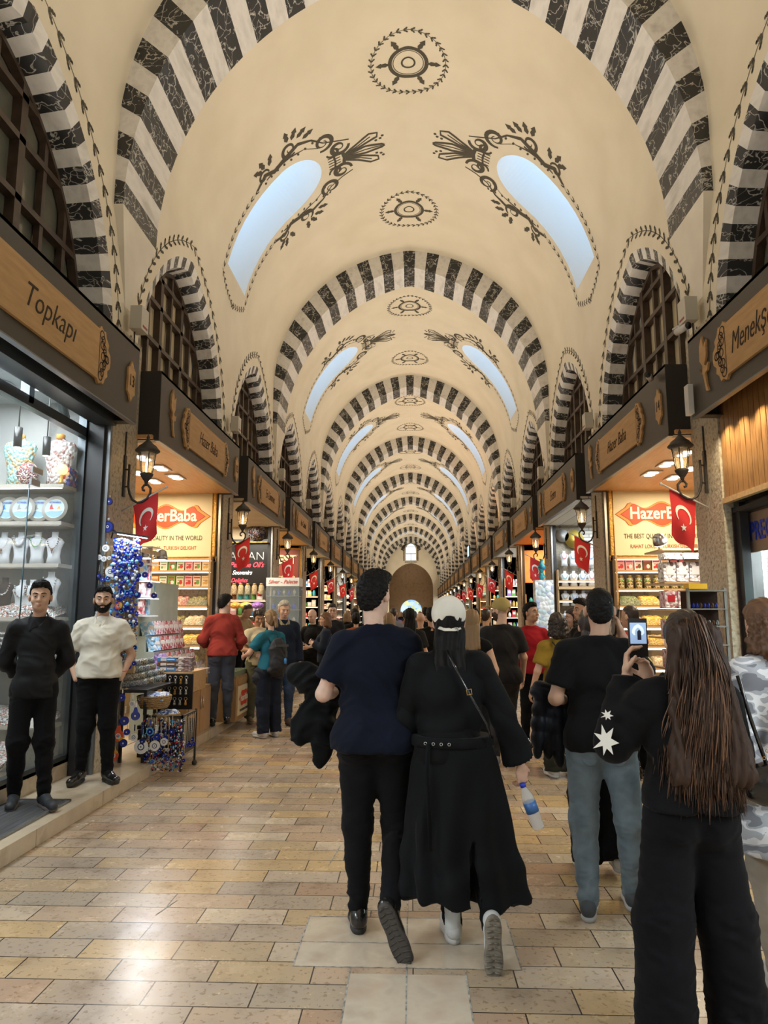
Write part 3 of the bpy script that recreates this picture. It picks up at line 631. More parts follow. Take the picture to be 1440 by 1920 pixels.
SW = (1, .80, .50); SC_ = (.86, .95, 1); SN = (1, .92, .78)
# ============ the two sweet shops (second bay, both sides)
def sweet_shop(s):
    y0, y1 = shop_box(s, 0, M_ww, M_slat, SW, 105, cz=3.56); side = SID[s]; Y = y1-.02; shop = side+' shop'
    board(s, Y)
    for i in range(6):        # twin recessed lights
        o = thing('ceiling_spotlight', (s*(3.32+.42*(i % 2)), y0+.9+.62*(i//2)+.3*(i % 2), 3.55), ORD[i]+' square twin ceiling light in the wooden ceiling of the '+shop, 'light', 'twin ceiling lights of the '+shop)
        MB().box((0, 0, 0), (.2, .36, .012)).build('light_plate', M_wp, o); b = MB(); b.lathe([(.07, -.012), (.07, -.008)], (0, -.08, 0), 14); b.build('lamp_disc', M_spot, o); b = MB(); b.lathe([(.07, -.012), (.07, -.008)], (0, .08, 0), 14); b.build('lamp_disc', M_spot, o)
    un = thing('wall_shelving', (0, 0, 0), 'pale wooden shelving with lit ledges under the poster, '+shop, 'shelves'); x0, x1 = 3.14, 4.7
    b = MB(); zs = [2.315, 2.065] if s < 0 else [2.30, 2.02]
    for z in zs+[2.50]: b.span((s*x0, Y-.22, z-.03), (s*x1, Y, z))
    for x in (x0, x1): b.span((s*x, Y-.23, .15), (s*(x+.03), Y, 2.53))
    b.build('shelf_boards', M_pine, un); b = MB()
    for z in zs+[2.50]: b.span((s*x0, Y-.226, z-.045), (s*x1, Y-.2, z-.031))
    b.build('shelf_lights', M_strip, un)
    cols = [('orange', 'red', 'yellow'), ('yellow', 'orange', 'green'), ('orange', 'white', 'gold'), ('white', 'green', 'cream'), ('green', 'red', 'white'), ('cream', 'green', 'red'), ('pink', 'red', 'red'), ('cream', 'red', 'green'), ('cream', 'orange', 'gold')]
    if s > 0: cols = [('pink', 'red', 'red'), ('pink', 'red', 'white'), ('white', 'red', 'brown'), ('brown', 'red', 'white'), ('white', 'red', 'red'), ('white', 'orange', 'red'), ('black', 'red', 'red'), ('black', 'red', 'orange'), ('cream', 'orange', 'orange')]
    for r_, z in enumerate(zs):
        n = 11 if s < 0 else (11 if r_ == 0 else 12)
        for i in range(n):
            c = cols[(i if s > 0 else 8-i) % 9]; x = x0+.10+i*.135; nm = ORD[i]+' from the aisle, '+('upper', 'lower')[r_]+' shelf under '+side+' poster'
            if s > 0 and r_ == 1:
                g = ('gold', 'green')[i > 5]; jar((s*x, Y-.12, z), .052, .21, heap_mat('jar_'+g, [pal[g], pal['yellow'] if i > 5 else pal['brown'], pal['green'], pal['cream']], 50), M_gilt, 'glass jar of '+('golden nuts' if i < 6 else 'green sweets')+', '+nm, 'jars on the '+side+' shelf')
            else: carton(.118, .06, .165, *c, c[0]+' printed sweet box, '+nm, 'sweet boxes under the '+side+' poster', (s*x, Y-.12, z))
    # tiers of heaped sweets behind glass
    hs = [('mixed_nuts', [(.28, .22, .08), (.36, .30, .14), (.14, .16, .05)]), ('pink_sweets', [(.7, .25, .25), (.8, .5, .42), (.5, .12, .1)]), ('red_sweets', [(.75, .02, .04), (.6, .01, .03), (.8, .1, .1)]), ('green_nuts', [(.20, .26, .10), (.34, .36, .2), (.12, .16, .06)]), ('dark_seeds', [(.08, .07, .03), (.16, .13, .06), (.05, .05, .03)]),
          ('rosy_nuts', [(.6, .3, .2), (.45, .2, .12), (.8, .5, .3)]), ('golden_sweets', [(.8, .55, .08), (.75, .4, .05), (.85, .7, .3)]), ('pistachio_rolls', [(.35, .4, .1), (.6, .45, .2), (.2, .22, .05)]), ('cream_sweets', [(.75, .6, .4), (.65, .45, .25), (.8, .72, .55)])]
    HM = {n: heap_mat(n, c, 42) for n, c in hs}
    rows = [[0, 1, 2, 3, 4], [8, 0, 5, 6, 7], [6, 6, 8, 1, 5], [7, 8, 6, 8, 0]] if s < 0 else [[3, 6, 4, 1, 0], [1, 6, 7, 5, 8], [8, 6, 5, 7, 0], [7, 8, 6, 8, 0]]
    for j, z in enumerate([1.80, 1.50, 1.22, .92]):
        dpt = .34+.16*j; b = MB(); b.span((s*x0, Y-dpt-.02, z-.07), (s*x1, Y-dpt+.30, z-.04)); b.build('tier_board', M_pine, un)
        b = MB(); b.span((s*x0, Y-dpt-.025, z-.04), (s*x1, Y-dpt-.018, z+.05)); b.build('tier_glass', M_clear, un)
        b = MB(); b.span((s*x0, Y-dpt-.03, z-.10), (s*x1, Y-dpt-.01, z-.075)); b.build('tier_light', M_strip, un)
        for i in range(5):
            heap(.29, .28, .10, HM[hs[rows[j][i]][0]], (s*(x0+.17+i*.30), Y-dpt+.14, z-.03), hs[rows[j][i]][0].replace('_', ' ')+' heaped in '+ORD[i]+' tray from aisle, '+ORD[j]+' tier down, '+shop, 'heaps of sweets in the '+shop)
    return y0, y1, Y
for s in (-1, 1): sweet_shop(s)
# ---- counters and stepped gift boxes in front of the left sweet shop
def cabinet(loc, w, d, h, lab, poster=False):
    o = thing('wooden_counter', loc, lab, 'counter'); MB().box((0, 0, h/2), (w, d, h)).build('body', M_pine2, o)
    if not poster:
        for m in (-1, 1):
            dr = MB(); dr.box((w/2+.008, m*d*.24, h/2), (.016, d*.46, h-.06)); dr = dr.build('door', M_pine2, o)
            MB().tube([(w/2+.04, m*.05, h*.55), (w/2+.04, m*.05, h*.8)], .008).build('handle', M_steel, dr)
    return o
cabinet((-2.90, 9.25, .12), .36, 1.0, .58, 'pale wooden two-door counter on the kerb beside the man in the red jumper')
c2 = cabinet((-2.72, 10.72, .12), .44, .85, .62, 'wooden counter with a brand panel and glass top, past the man in the red jumper', True)
b = MB(); b.span((-.2, -.43, .62), (.2, .43, .69)); b.build('glass_top', mat('green_glass', (.25, .32, .24), .1), c2)
b = MB(); b.span((.222, -.36, .07), (.232, .36, .48)); pn = b.build('poster_panel', M_cream, c2)
T = frame((.236, 0, .30), (0, 1, 0)); b = MB(); b.poly([(.26*math.cos(a)*(1+.12*math.cos(6*a)), .11*math.sin(a)*(1+.12*math.cos(6*a))) for a in [2*pi*i/30 for i in range(30)]], lambda u, v, h=0: T(u, v, 0), 0); b.build('brand_mark', M_or, pn)
text_mb('HazerBaba', .13, lambda u, v, h=0: T(u, v, .003+h), .003, wx=.8, bold=.003).build('brand_lettering', M_letw, pn); text_mb('THE BEST QUALITY IN THE WORLD', .05, lambda u, v, h=0: T(u, v-.17, .001+h), .002, wx=.6).build('slogan_lettering', M_letg, pn)
MB().box((.222, 0, .55), (.01, .7, .08)).build('drawer', M_pine, c2)
M_gr = noisy('pale_green_cladding', [(.36, .44, .38), (.46, .52, .46)], 6, .6)
st = thing('stepped_display', (0, 0, 0), 'pale green stepped display stand stacked with gift boxes, before the left sweet shop', 'display stand')
b = MB(); prof = [(-3.42, 2.05), (-3.42, .13), (-2.95, .13), (-2.95, .80), (-3.08, .80), (-3.08, .97), (-3.16, .97), (-3.16, 1.17), (-3.27, 1.17), (-3.27, 1.36), (-3.36, 1.36), (-3.36, 2.05)]
b.poly(prof, lambda u, v, h=0: (u, 8.75+h, v), 0); n = len(prof); b.add([(u, 8.75, v) for u, v in prof]+[(u, 10.2, v) for u, v in prof], [(i, (i+1) % n, n+(i+1) % n, n+i) for i in range(n)]); b.build('step_body', M_gr, st)
M_pack = {c: heap_mat('gift_print_'+c, v, 26) for c, v in dict(pink=[(.7, .45, .5), (.8, .7, .72), (.45, .12, .18), (.85, .8, .8)], red=[(.5, .1, .12), (.7, .4, .4), (.3, .08, .1), (.8, .7, .68)], blue=[(.3, .6, .9), (.6, .8, .95), (.75, .88, 1)], dark=[(.3, .2, .2), (.5, .45, .45), (.15, .12, .14), (.6, .55, .5)], purple=[(.45, .3, .7), (.7, .6, .9)]).items()}
tiers = [(-3.29, 1.36, 'blue pink pink red red pink red'), (-3.20, 1.17, 'blue red red pink red red'), (-3.10, .97, 'purple red dark red dark red red'), (-3.00, .80, 'pink dark dark blue dark dark pink dark')]
for j, (x, z, cs) in enumerate(tiers):
    cs = cs.split()
    for i, c in enumerate(cs):
        b = MB(); b.box((0, 0, .09), (.10, .165, .17)); b.box((.052, 0, .10), (.004, .12, .05), 1); o = b.build('gift_box', [M_pack[c], pm('white' if c != 'dark' else 'cream')], loc=(x+.02, 8.86+.19*i, z)); o.rotation_euler = (0, -.25, 0)
        tag(o, c.replace('dark', 'brown')+' patterned gift box, '+ORD[i]+' from the near end, '+ORD[j]+' step of green stand', 'box', 'gift boxes on the stepped stand')
for j in range(4):
    for i in range(4):
        b = MB(); b.box((0, 0, .1), (.13, .07, .19)); b.box((0, -.037, .13), (.1, .003, .06), 1); o = b.build('gift_box', [M_pack[('pink', 'red', 'pink', 'blue')[(i+j) % 4]], pm('white')], loc=(-3.36+.0*i+.10*(i % 2)-.06, 8.62+.16*(i//2), 1.62+.21*j)); tag(o, 'rosy gift box above the green stand, '+ORD[i]+' in '+ORD[j]+' row up', 'box', 'gift boxes in the tall rack')
b = MB()
for j in range(5): b.span((-3.48, 8.56, 1.60+.21*j), (-3.17, 8.88, 1.615+.21*j))
b.span((-3.49, 8.56, 1.5), (-3.475, 8.88, 2.47))
tag(b.build('rack_shelves', mat('acrylic', (.8, .85, .85), .1)), 'clear acrylic rack holding rosy gift boxes by the pier', 'rack')
for j in range(3):
    b = MB(); b.box((0, 0, .025), (.42, .12, .05)); b.box((-.09, -.061, .025), (.23, .002, .045), 1); b.box((-.13, -.063, .025), (.07, .002, .03), 2); b.box((-.04, -.063, .025), (.09, .002, .014), 2); o = b.build('delight_box', [M_pack['dark'], pm('blue' if j != 1 else 'brown'), pm('white')], loc=(-2.87, 8.72, .95+.055*j)); tag(o, ('blue', 'brown', 'blue')[j]+' fronted long delight box, '+('bottom', 'middle', 'top')[j]+' of the stack of three', 'box', 'long delight boxes')
MB_ = MB(); MB_.box((-2.86, 8.9, .82), (.46, .6, .24)); tag(MB_.build('box_riser', M_pine), 'low wooden riser under the stack of three delight boxes', 'stand')
for j in range(3):
    for i in range(4): b = MB(); b.box((0, 0, .035), (.15, .17, .07)); o = b.build('delight_box', M_pack[('red', 'dark', 'red', 'pink')[(i+j) % 4]], loc=(-2.80, 8.84+.2*i, .705+.073*j) if j < 2 else (-2.78, 9.02+.18*i, .705+.073*j)); tag(o, 'flat red and brown box on the wooden counter, '+ORD[i]+' along in layer '+ORD[j], 'box', 'flat boxes on the wooden counter')
# ============ Topkapi jewellery shop, left nearest bay
y0, y1 = shop_box(-1, -1, M_wc, mat('ceiling_grey', (.35, .38, .40), .5), SC_, 200, 1.6, 3.78)
g = thing('shopfront', (-3.28, 5.1, .12), 'grey aluminium framed glass shopfront under the sign Topkapı', 'shopfront')
b = MB(); b.span((-.02, -1.3, .0), (.03, 1.84, .16)); b.build('plinth', M_kerb, g)
b = MB()
b.span((-.05, -1.3, .13), (.03, 1.84, .20)); b.span((-.05, -1.3, 3.27), (.03, 1.84, 3.36)); b.span((-.05, -1.3, 3.60), (.06, 1.84, 3.68)); b.span((.10, -1.3, 3.40), (.30, 1.80, 3.54))
for y, w_ in ((1.78, .06), (.68, .04)): b.span((-.05, y-w_, .15 if y > 1 else 3.3), (.03, y+w_, 3.65))
b.build('frame', M_fr, g)
b = MB(); b.span((.035, 1.75, .0), (.20, 1.845, 3.62)); b.build('end_post', M_frd, g); b = MB(); b.span((.20, 1.80, .0), (.245, 1.845, 3.6)); b.build('trim_strip', M_alu, g)
b = MB(); b.span((-.012, -1.3, .2), (-.004, 1.78, 3.6)); b.build('glass', M_clear, g)
b = MB(); b.span((.01, .78, 2.72), (.03, .95, 2.77)); b.span((.04, .72, 2.60), (.06, .86, 2.65)); b.build('door_clamp', M_steel, g); b = MB(); b.tube([(.02, .76, .2), (.02, .76, 2.62)], .006, 4); b.build('door_edge', mat('dark_green_glass', (.02, .05, .06), .1), g)
b = MB(); b.tube([(-.05, 1.15, 3.75), (-.05, 1.45, 3.38)], .045, 4); b.build('brace', M_fr, g)
for i, (x, y) in enumerate([(-3.5, 5.35), (-3.45, 6.35), (-3.95, 5.3), (-3.9, 6.3), (-3.5, 4.4)]):
    b = MB(); b.lathe([(.17, -.01), (.17, .012), (.15, .014)], n=24); b.add([(.15*math.cos(2*pi*q/24), .15*math.sin(2*pi*q/24), -.012) for q in range(24)], [tuple(range(24))], 1); o = b.build('ceiling_lamp', [M_wp, mat('lamp_white', (1, 1, 1), .5, emit=(.9, .97, 1), es=6)], loc=(x, y, 3.76)); tag(o, 'round white ceiling lamp in the jewellery shop, '+ORD[i]+' of them', 'lamp', 'round ceiling lamps')
for i, (x, y) in enumerate([(-3.5, 6.05), (-3.42, 6.4)]):
    o = thing('spotlight', (x, y, 3.2), 'black cylinder spotlight hanging above the scarves, '+('left', 'right')[i]+' one', 'light', 'cylinder spotlights'); b = MB(); b.lathe([(.035, -.1), (.035, .08)], n=12); b.tube([(0, 0, .08), (0, 0, .55)], .006); b.build('body', M_blk, o); MB().lathe([(.03, -.104), (.03, -.101)], n=12).build('lamp', M_spotc, o)
Y = y1-.02
sh = thing('display_shelving', (0, 0, 0), 'grey wooden wall shelving full of souvenirs, in the glass shop', 'shelves'); M_gw = noisy('grey_wood', [(.32, .29, .25), (.42, .39, .34)], 3, .5, 0, 4, (1, 8, 8))
for z in (2.86, 2.50, 2.10, 1.60, 1.15, .62): b = MB(); b.span((-4.7, Y-.38, z-.035), (-3.31, Y, z)); b.build('shelf_board', M_gw, sh); b = MB(); b.span((-4.7, Y-.375, z-.045), (-3.33, Y-.36, z-.037)); b.build('shelf_light', M_strip if z > 2.8 else M_gw, sh)
def bust(loc, m, lab, scl=1., tall=True):
    o = thing('necklace_bust', loc, lab, 'display bust', 'necklace busts'); b = MB(); pr = [(-.0, .05), (.07, .05), (.065, .12), (.05, .18), (.09, .225), (.075, .235), (.032, .245), (.03, .30), (.034, .305)]
    for i in range(1): 
        L_ = [(.075, 0), (.06, .08), (.07, .15), (.095, .21), (.07, .245), (.033, .26), (.03, .30), (.034, .31)]; b.lathe([(r*scl, h*scl) for r, h in L_], n=18, sy=.45)
    b.build('bust', m, o); return o
M_vel = mat('white_velvet', (.55, .57, .60), .9); M_velb = mat('black_velvet', (.015, .015, .015), .9)
def necklace(o, z0, w, d, r, m, n=15, big=0):
    b = MB()
    for i in range(n+1): a = pi*i/n; b.ball((w*math.cos(a), -.035-.012*math.sin(a), z0-d*math.sin(a)), r, 0, 6)
    if big: b.ball((0, -.05, z0-d-big), big, 0, 8); b.tube([(0, -.05, z0-d-big), (0, -.05, z0-d-4*big)], [big*.6, big*.2])
    b.build('necklace', m, o)
beads = [pm('brown'), pm('green'), pm('grey'), pm('brown')]
for i in range(5):
    o = bust((-3.42-.165*i, Y-.26, 2.10), M_vel, 'pale necklace bust on the middle shelf of the glass shop, '+ORD[i]+' from the right'); necklace(o, .265, .055, (.12, .10, .09, .12, .1)[i], (.006, .006, .011, .004, .006)[i], beads[i % 4], 15, .012 if i in (0, 3) else 0)
for i in range(5):
    o = thing('souvenir_plate', (-3.44-.16*i, Y-.25+.02*(i % 2), 2.635), 'round painted Istanbul plate, '+ORD[i]+' from the right on the plate shelf', 'plate', 'painted plates'); o.rotation_euler = (-.15, 0, 0)
    MB().lathe([(.0, .01), (.08, .008), (.125, -.012), (.128, -.015)], n=28, ax='y').build('plate', pm('white'), o); T = frame((0, -.0165, 0), (1, 0, 0)); b = MB()
    b.poly(circ((0, 0), .095, 20), lambda u, v, h=0: T(u, v, .0), 0, 0); b.poly([(-.085, -.04), (-.03, -.02), (.02, -.03), (.085, -.02), (.06, -.07), (0, -.09), (-.06, -.07)], lambda u, v, h=0: T(u, v, .002), 0, 1); b.poly([(-.05, -.01), (-.045, .03), (-.03, .05), (-.02, .01), (-.005, -.0)], lambda u, v, h=0: T(u, v, .002), 0, 2); b.poly([(.02, -.005), (.04, .03), (.06, 0)], lambda u, v, h=0: T(u, v, .002), 0, 3)
    b.build('painted_scene', [mat('plate_sky', (.5, .66, .74), .3), mat('plate_sea', (.25, .42, .60), .3), pm(('red', 'grey', 'grey', 'blue', 'red')[i]), pm('orange' if i < 2 else 'grey')], o)
    b = MB(); b.build('x', M_vel) if 0 else None
    text_mb('ISTANBUL', .026, lambda u, v, h=0: T(u, v+.062, .004+h), .001).build('lettering', pm('cobalt'), o)
# scarf mannequins on the top shelf
for i, (x, c) in enumerate([(-3.46, [(.5, .47, .46), (.35, .22, .2), (.62, .60, .58)]), (-3.86, [(.25, .47, .45), (.32, .52, .5), (.42, .30, .16)])]):
    o = thing('scarf_mannequin', (x, Y-.2, 2.86), ('grey floral', 'turquoise floral')[i]+' scarf draped on a torso mannequin, top shelf', 'mannequin'); o.scale = (1.05, 1, 1.15)
    MB().lathe([(.11, 0), (.10, .1), (.12, .22), (.16, .34), (.13, .385), (.05, .41), (.04, .43)], n=24, sy=.5, flute=.05, fn=9).build('scarf', heap_mat('scarf_'+str(i), c, 38), o); MB().lathe([(.038, .42), (.04, .455), (.036, .46)], n=14).build('neck_cap', pm('orange'), o)
o = thing('patterned_bag', (-3.69, Y-.34, 2.87), 'round bag with a red and cream rosette between the scarves', 'bag'); MB().lathe([(0, -.03), (.1, -.025), (.11, 0), (.1, .025), (0, .03)], (0, 0, .10), 20, ax='y').build('bag_body', heap_mat('mosaic_red', [(.5, .4, .33), (.3, .07, .06), (.6, .55, .45), (.2, .1, .15)], 70), o); MB().tube([(-.05, 0, .19), (0, 0, .235), (.05, 0, .19)], .008).build('handle', M_gilt, o)
o = MB(); o.span((-3.38, Y-.28, 2.862), (-3.31, Y-.1, 3.04)); tag(o.build('blue_bag', heap_mat('mosaic_blue', [(.02, .06, .45), (.5, .1, .12), (.7, .7, .7), (.02, .04, .3)], 26)), 'blue souvenir bag at the right end of the top shelf', 'bag')
o = thing('mosaic_lamp', (-3.36, Y-.33, 2.87), 'small lit mosaic lamp in front of the blue bag', 'lamp'); MB().ball((0, 0, .14), .055).build('globe', mat('mosaic_glow', (1, .7, .3), .4, emit=(1, .55, .2), es=2.5), o); MB().lathe([(.045, 0), (.02, .02), (.012, .09)]).build('base', M_gilt, o)
# lower trays of jewellery
TR = heap_mat('trinkets', [(.6, .58, .55), (.35, .30, .22), (.75, .75, .75), (.15, .1, .1), (.45, .2, .15), (.5, .55, .58)], 75)
for z, nm in ((1.60, 'glittering trinkets heaped on the fourth shelf'), (1.15, 'bracelets and trinkets heaped on the fifth shelf'), (.62, 'silver trinkets heaped on the lowest shelf')):
    heap(1.3, .34, .11, TR, (-3.98, Y-.2, z), nm+' in the glass shop', 'jewellery heaps', 'trinket_heap')
o = bust((-3.42, Y-.28, 1.70), M_vel, 'pale wide necklace bust with silver beads, above the trinkets', 1.05); necklace(o, .27, .06, .14, .008, pm('silver'), 17, .01)
for i, (x, z, m, l) in enumerate([(-3.85, 1.66, M_velb, 'black bust with patterned collar on the fourth shelf'), (-3.68, 1.64, M_vel, 'grey bust with gold cuffs beside the black bust'), (-3.58, 1.64, M_vel, 'small white bust behind the black-shirted man')]):
    o = bust((x, Y-.3, z), m, l, 1.0); necklace(o, .25, .06, .1, .009, TR, 15)
b = MB(); b.box((-3.45, 6.4, .85), (.25, .02, .45)); tag(b.build('white_board', pm('white')), 'blank white card board standing low in the shop window', 'board')
b = MB(); b.box((-3.55, 6.2, .42), (.3, .5, .04), rx=.25); tag(b.build('jewellery_tray', TR), 'slanted tray of rings low in the shop window', 'tray')
for i in range(7): b = MB(); b.tube([(-3.75+.0*i, 6.45, 1.18+.045*i), (-3.36, 6.45, 1.19+.045*i)], .016, 7); tag(b.build('bead_roll', TR), 'horizontal roll of coloured bracelets low in the window, '+ORD[i]+' from the bottom', 'bracelets', 'rolls of bracelets')
o = MB(); o.span((-2.78-.55, 4.2, .121), (-2.78, 5.92, .135)); o.span((-2.80, 4.2, .121), (-2.77, 5.94, .14), 1); o.span((-3.33, 5.92, .121), (-2.77, 5.95, .14), 1)
tag(o.build('door_mat', [noisy('ribbed_mat', [(.03, .032, .035), (.09, .09, .095)], 60, .9, .3, 2, (1, .05, 1)), M_alu]), 'grey ribbed doormat with aluminium edge before the glass shop', 'mat')
# ---------------------------------------------------------------- evil-eye stall on the left pier
M_cob = mat('cobalt_glass', (.01, .03, .42), .15, spec=.8); M_cobd = mat('navy_glass', (.008, .015, .12), .15); M_sky = mat('sky_glass', (.15, .5, .8), .2); M_eyew = mat('eye_white', (.8, .82, .84), .25); M_pup = mat('pupil_black', (.01, .01, .02), .2); M_cordc = mat('cream_cord', (.55, .47, .33), .8); M_amber = heap_mat('amber_glaze', [(.75, .2, .03), (.8, .4, .04), (.7, .1, .04)], 9)
def charm(loc, r, rim, lab, group, beadsm=None, L_=.14, drop=False, n=4):
    o = thing('evil_eye_charm', loc, lab, 'charm', group)
    b = MB(); b.tube([(0, 0, 0), (.002, 0, -L_*.5), (0, 0, -L_)], .003, 4); b.build('cord', M_cordc, o)
    b = MB()
    for i in range(n): b.ball((0, 0, -L_*.35-i*L_*.5/n), r*.22, 0, 6)
    b.build('beads', beadsm or M_cobd, o)
    zc = -L_-r
    b = MB(); T = frame((0, -.012, zc), (1, 0, 0))
    if drop: q = [(r*math.sin(a)*(1-.0*a), -r*math.cos(a)+(r*.9 if abs(a-pi) < .3 else 0)) for a in [2*pi*i/24 for i in range(24)]]
    else: q = circ((0, 0), r, 24)
    b.poly(q, lambda u, v, h=0: T(u, v, h-.01), .014, 0)
    for k, (f, mi) in enumerate(((.78, 1), (.5, 2), (.36, 1), (.22, 3), (.1, 4))): b.add([T(u, v, .005+.001*k) for u, v in circ((0, -.0), r*f, 16)], [tuple(range(16))], mi)
    b.build('eye_disc', [rim, M_cob if rim not in (M_eyew, M_amber) else (M_eyew if rim is M_eyew else rim), M_cobd if rim is not M_amber else M_eyew, M_eyew if rim is not M_amber else M_sky, M_pup], o)
    return o
st = thing('bead_board', (-3.03, 7.2, 1.06), 'tall hanging rack covered in blue evil eye charms on the first left pier', 'rack')
b = MB(); b.span((-.06, -.27, 0), (.34, -.24, 1.24)); b.span((.34, -.27, 1.18), (.36, .25, 1.22)); b.build('board', M_pine, st)
b = MB()
for i in range(11): b.tube([(.0+.033*i, -.29, 1.24), (.0+.033*i, -.30, .35)], .002, 4)
b.build('hanging_cords', M_cordc, st)
G = 'charms on the pier rack'; R.seed(3); cnt = 0
cols = [M_cob, M_cob, M_cobd, M_sky, M_eyew, M_cob]; cn = {M_cob: 'cobalt blue', M_cobd: 'navy', M_sky: 'sky blue', M_eyew: 'white rimmed'}
for row in range(7):
    for i in range(9):
        m = cols[R.randrange(6)] if i > 2 else R.choice([M_eyew, M_cobd, M_sky]); r = rnd(.016, .034); x = -3.07+.05*i; 
        charm((x, 6.89-.004*(i % 2), 2.30-.17*row-rnd(0, .04)), r, m, cn[m]+' charm on the pier rack, '+ORD[i]+' from the left in '+ORD[row]+' row down', G, R.choice([M_cob, M_sky, M_cobd, M_eyew]), rnd(.06, .10), n=3)
for i in range(4):
    charm((-2.68, 6.95+.14*i, 2.25-.1*i), .03, M_cob, 'bright cobalt charm on the aisle edge of the pier rack, '+ORD[i]+' one', 'charms on the rack edge', M_sky, .1)
for (x, z, r, m, l) in [(-2.94, 2.05, .05, M_eyew, 'large white and navy eye disc high on the pier rack'), (-2.93, 1.86, .045, M_eyew, 'second large white eye disc under the first'), (-2.84, 1.72, .036, M_amber, 'reddish mosaic disc low on the pier rack'), (-3.0, 2.28, .035, M_eyew, 'small white clock-like charm top left of the rack')]: charm((x, 6.865, z+.02+r), r, m, l, None, M_sky, .03, n=1)
# bundles of strings hanging below
b = MB()
for i in range(20):
    x = -3.02+.019*i; z = 1.75
    for j in range(16): b.ball((x+rnd(-.003, .003), 6.88, 1.60-.03*j), .0075, R.choice([0, 0, 1, 2, 3]), 5)
tag(b.build('bead_strings', [M_cob, M_sky, M_eyew, M_cordc]), 'curtain of blue and white bead strings below the charms on the pier rack', 'beads', kind='stuff')
R.seed(5); b = MB()
for i in range(420):
    x, z = -2.92+rnd(0, .26), 2.36-abs(R.gauss(0, .42)); b.ball((x, 6.865+rnd(-.04, .01), z), rnd(.008, .02), R.choice([0, 0, 0, 1, 2]), 6)
tag(b.build('bead_tassels', [M_cob, M_sky, M_eyew]), 'dense cluster of cobalt bead tassels at the top right of the pier rack', 'beads', kind='stuff')
o = thing('clamp_lamp', (-2.75, 6.85, 2.40), 'slim black clamp lamp shining down on the blue charms', 'lamp'); b = MB(); b.box((0, 0, 0), (.34, .09, .018), ry=.14); b.build('head', M_blk, o); b = MB(); b.box((.01, 0, -.014), (.28, .07, .004), ry=.14); b.build('lamp_panel', mat('led_white', (1, 1, 1), .5, emit=(.85, .93, 1), es=9), o); b = MB(); b.tube([(-.15, 0, .02), (-.2, .05, .06), (-.24, .1, -.02)], .008); b.build('arm', M_blk, o)
area('clamp_lamp_light', (-2.74, 6.80, 2.36), (.25, 0, 0), .28, .07, 3.5, (.85, .93, 1))
for i, (z, r) in enumerate([(2.75, .035), (2.52, .06)]): charm((-3.02, 6.93, z+.06), r, M_cobd, 'dark blue eye charm on the bare pier beside the shopfront, '+('upper', 'lower')[i]+' one', None, M_eyew, .03, n=1)
# black table with rolled scarves, baskets, low rack
o = thing('black_table', (-2.88, 7.95, .12), 'low black table under rolled scarves, beside the pier rack', 'table'); b = MB(); b.span((-.14, -.5, .70), (.14, .5, .73)); b.build('table_top', M_blk, o)
for x in (-.12, .12):
    for y in (-.48, .48): MB().span((x-.015, y-.015, 0), (x+.015, y+.015, .70)).build('leg', M_blk, o)
M_scf = [heap_mat('scarf_roll_'+str(i), c, 90) for i, c in enumerate([[(.35, .40, .45), (.2, .22, .28), (.5, .52, .55)], [(.45, .42, .33), (.2, .15, .15), (.55, .5, .4)], [(.3, .38, .36), (.12, .14, .16), (.4, .45, .45)]])]
for j in range(4):
    for i in range(4-j//2):
        b = MB(); b.tube([(0, 0, 0), (.26, 0, .03)], .034, 10); b.tube([(-.004, 0, 0), (.0, 0, 0)], .02, 8, 1); o = b.build('scarf_roll', [M_scf[(i+j) % 3], M_blk], loc=(-3.06-.035*j, 7.55+.20*i+.02*j, .885+.066*j)); o.rotation_euler = (0, 0, .25); tag(o, 'patterned rolled scarf, '+ORD[i]+' from the front in layer '+ORD[j]+' on the black table', 'scarf', 'rolled scarves')
M_wick = noisy('wicker', [(.22, .12, .045), (.50, .34, .16)], 45, .8, .8, 2, (1, 1, 3))
def basket(loc, r, h, lab, cont):
    o = thing('wicker_basket', loc, lab, 'basket'); b = MB()
    for j in range(7):
        z = h*j/6; rr = r*(.82+.22*math.sin(pi*.5*j/6)); b.tube([((rr+.004*math.cos(16*a+j*pi))*math.cos(a), (rr+.004*math.cos(16*a+j*pi))*math.sin(a), z) for a in [2*pi*q/48 for q in range(48)]], h*.11, 5, closed=True)
    b.lathe([(r*.8, 0), (r*.82, .01)], n=20); b.build('woven_body', M_wick, o); heap(r*1.7, r*1.7, .05, cont, (loc[0], loc[1], loc[2]+h*.7), 'small blue charms filling the '+lab.split(',')[0], 'charms in baskets', 'charm_heap')
HC = heap_mat('charm_mix', [(.15, .3, .65), (.6, .7, .8), (.75, .75, .75), (.05, .1, .4)], 45)
basket((-2.72, 7.62, .66), .16, .11, 'upper wicker basket, heaped with blue charms', HC); basket((-2.575, 7.60, .49), .125, .10, 'lower wicker basket, smaller and near the aisle', HC)
rk = thing('key_ring_rack', (-2.68, 8.35, .12), 'black pegboard rack hung with rows of key rings, in front of the wooden counter', 'rack'); b = MB(); b.span((-.22, .0, .42), (.14, .03, .82)); b.span((-.28, -.55, .28), (.2, .03, .32)); b.span((-.25, -.6, 0), (.2, .02, .28)); b.build('rack_body', M_blk, rk)
for j in range(3):
    for i in range(5):
        b = MB(); b.tube(circ3 := [(.017*math.cos(a), 0, .017*math.sin(a)) for a in [2*pi*q/10 for q in range(10)]], .004, 4, closed=True); b.lathe([(.004, -.05), (.014, -.045), (.01, -.03), (.005, -.018)], n=8); b.ball((0, 0, -.06), .016, n=8); o = b.build('key_ring', M_steel if (i+j) % 3 else M_gilt, loc=(-2.87+.065*i, 8.335, .90-.12*j)); tag(o, 'metal key ring, '+ORD[i]+' from the left in '+ORD[j]+' row of the black pegboard', 'key ring', 'key rings on the pegboard')
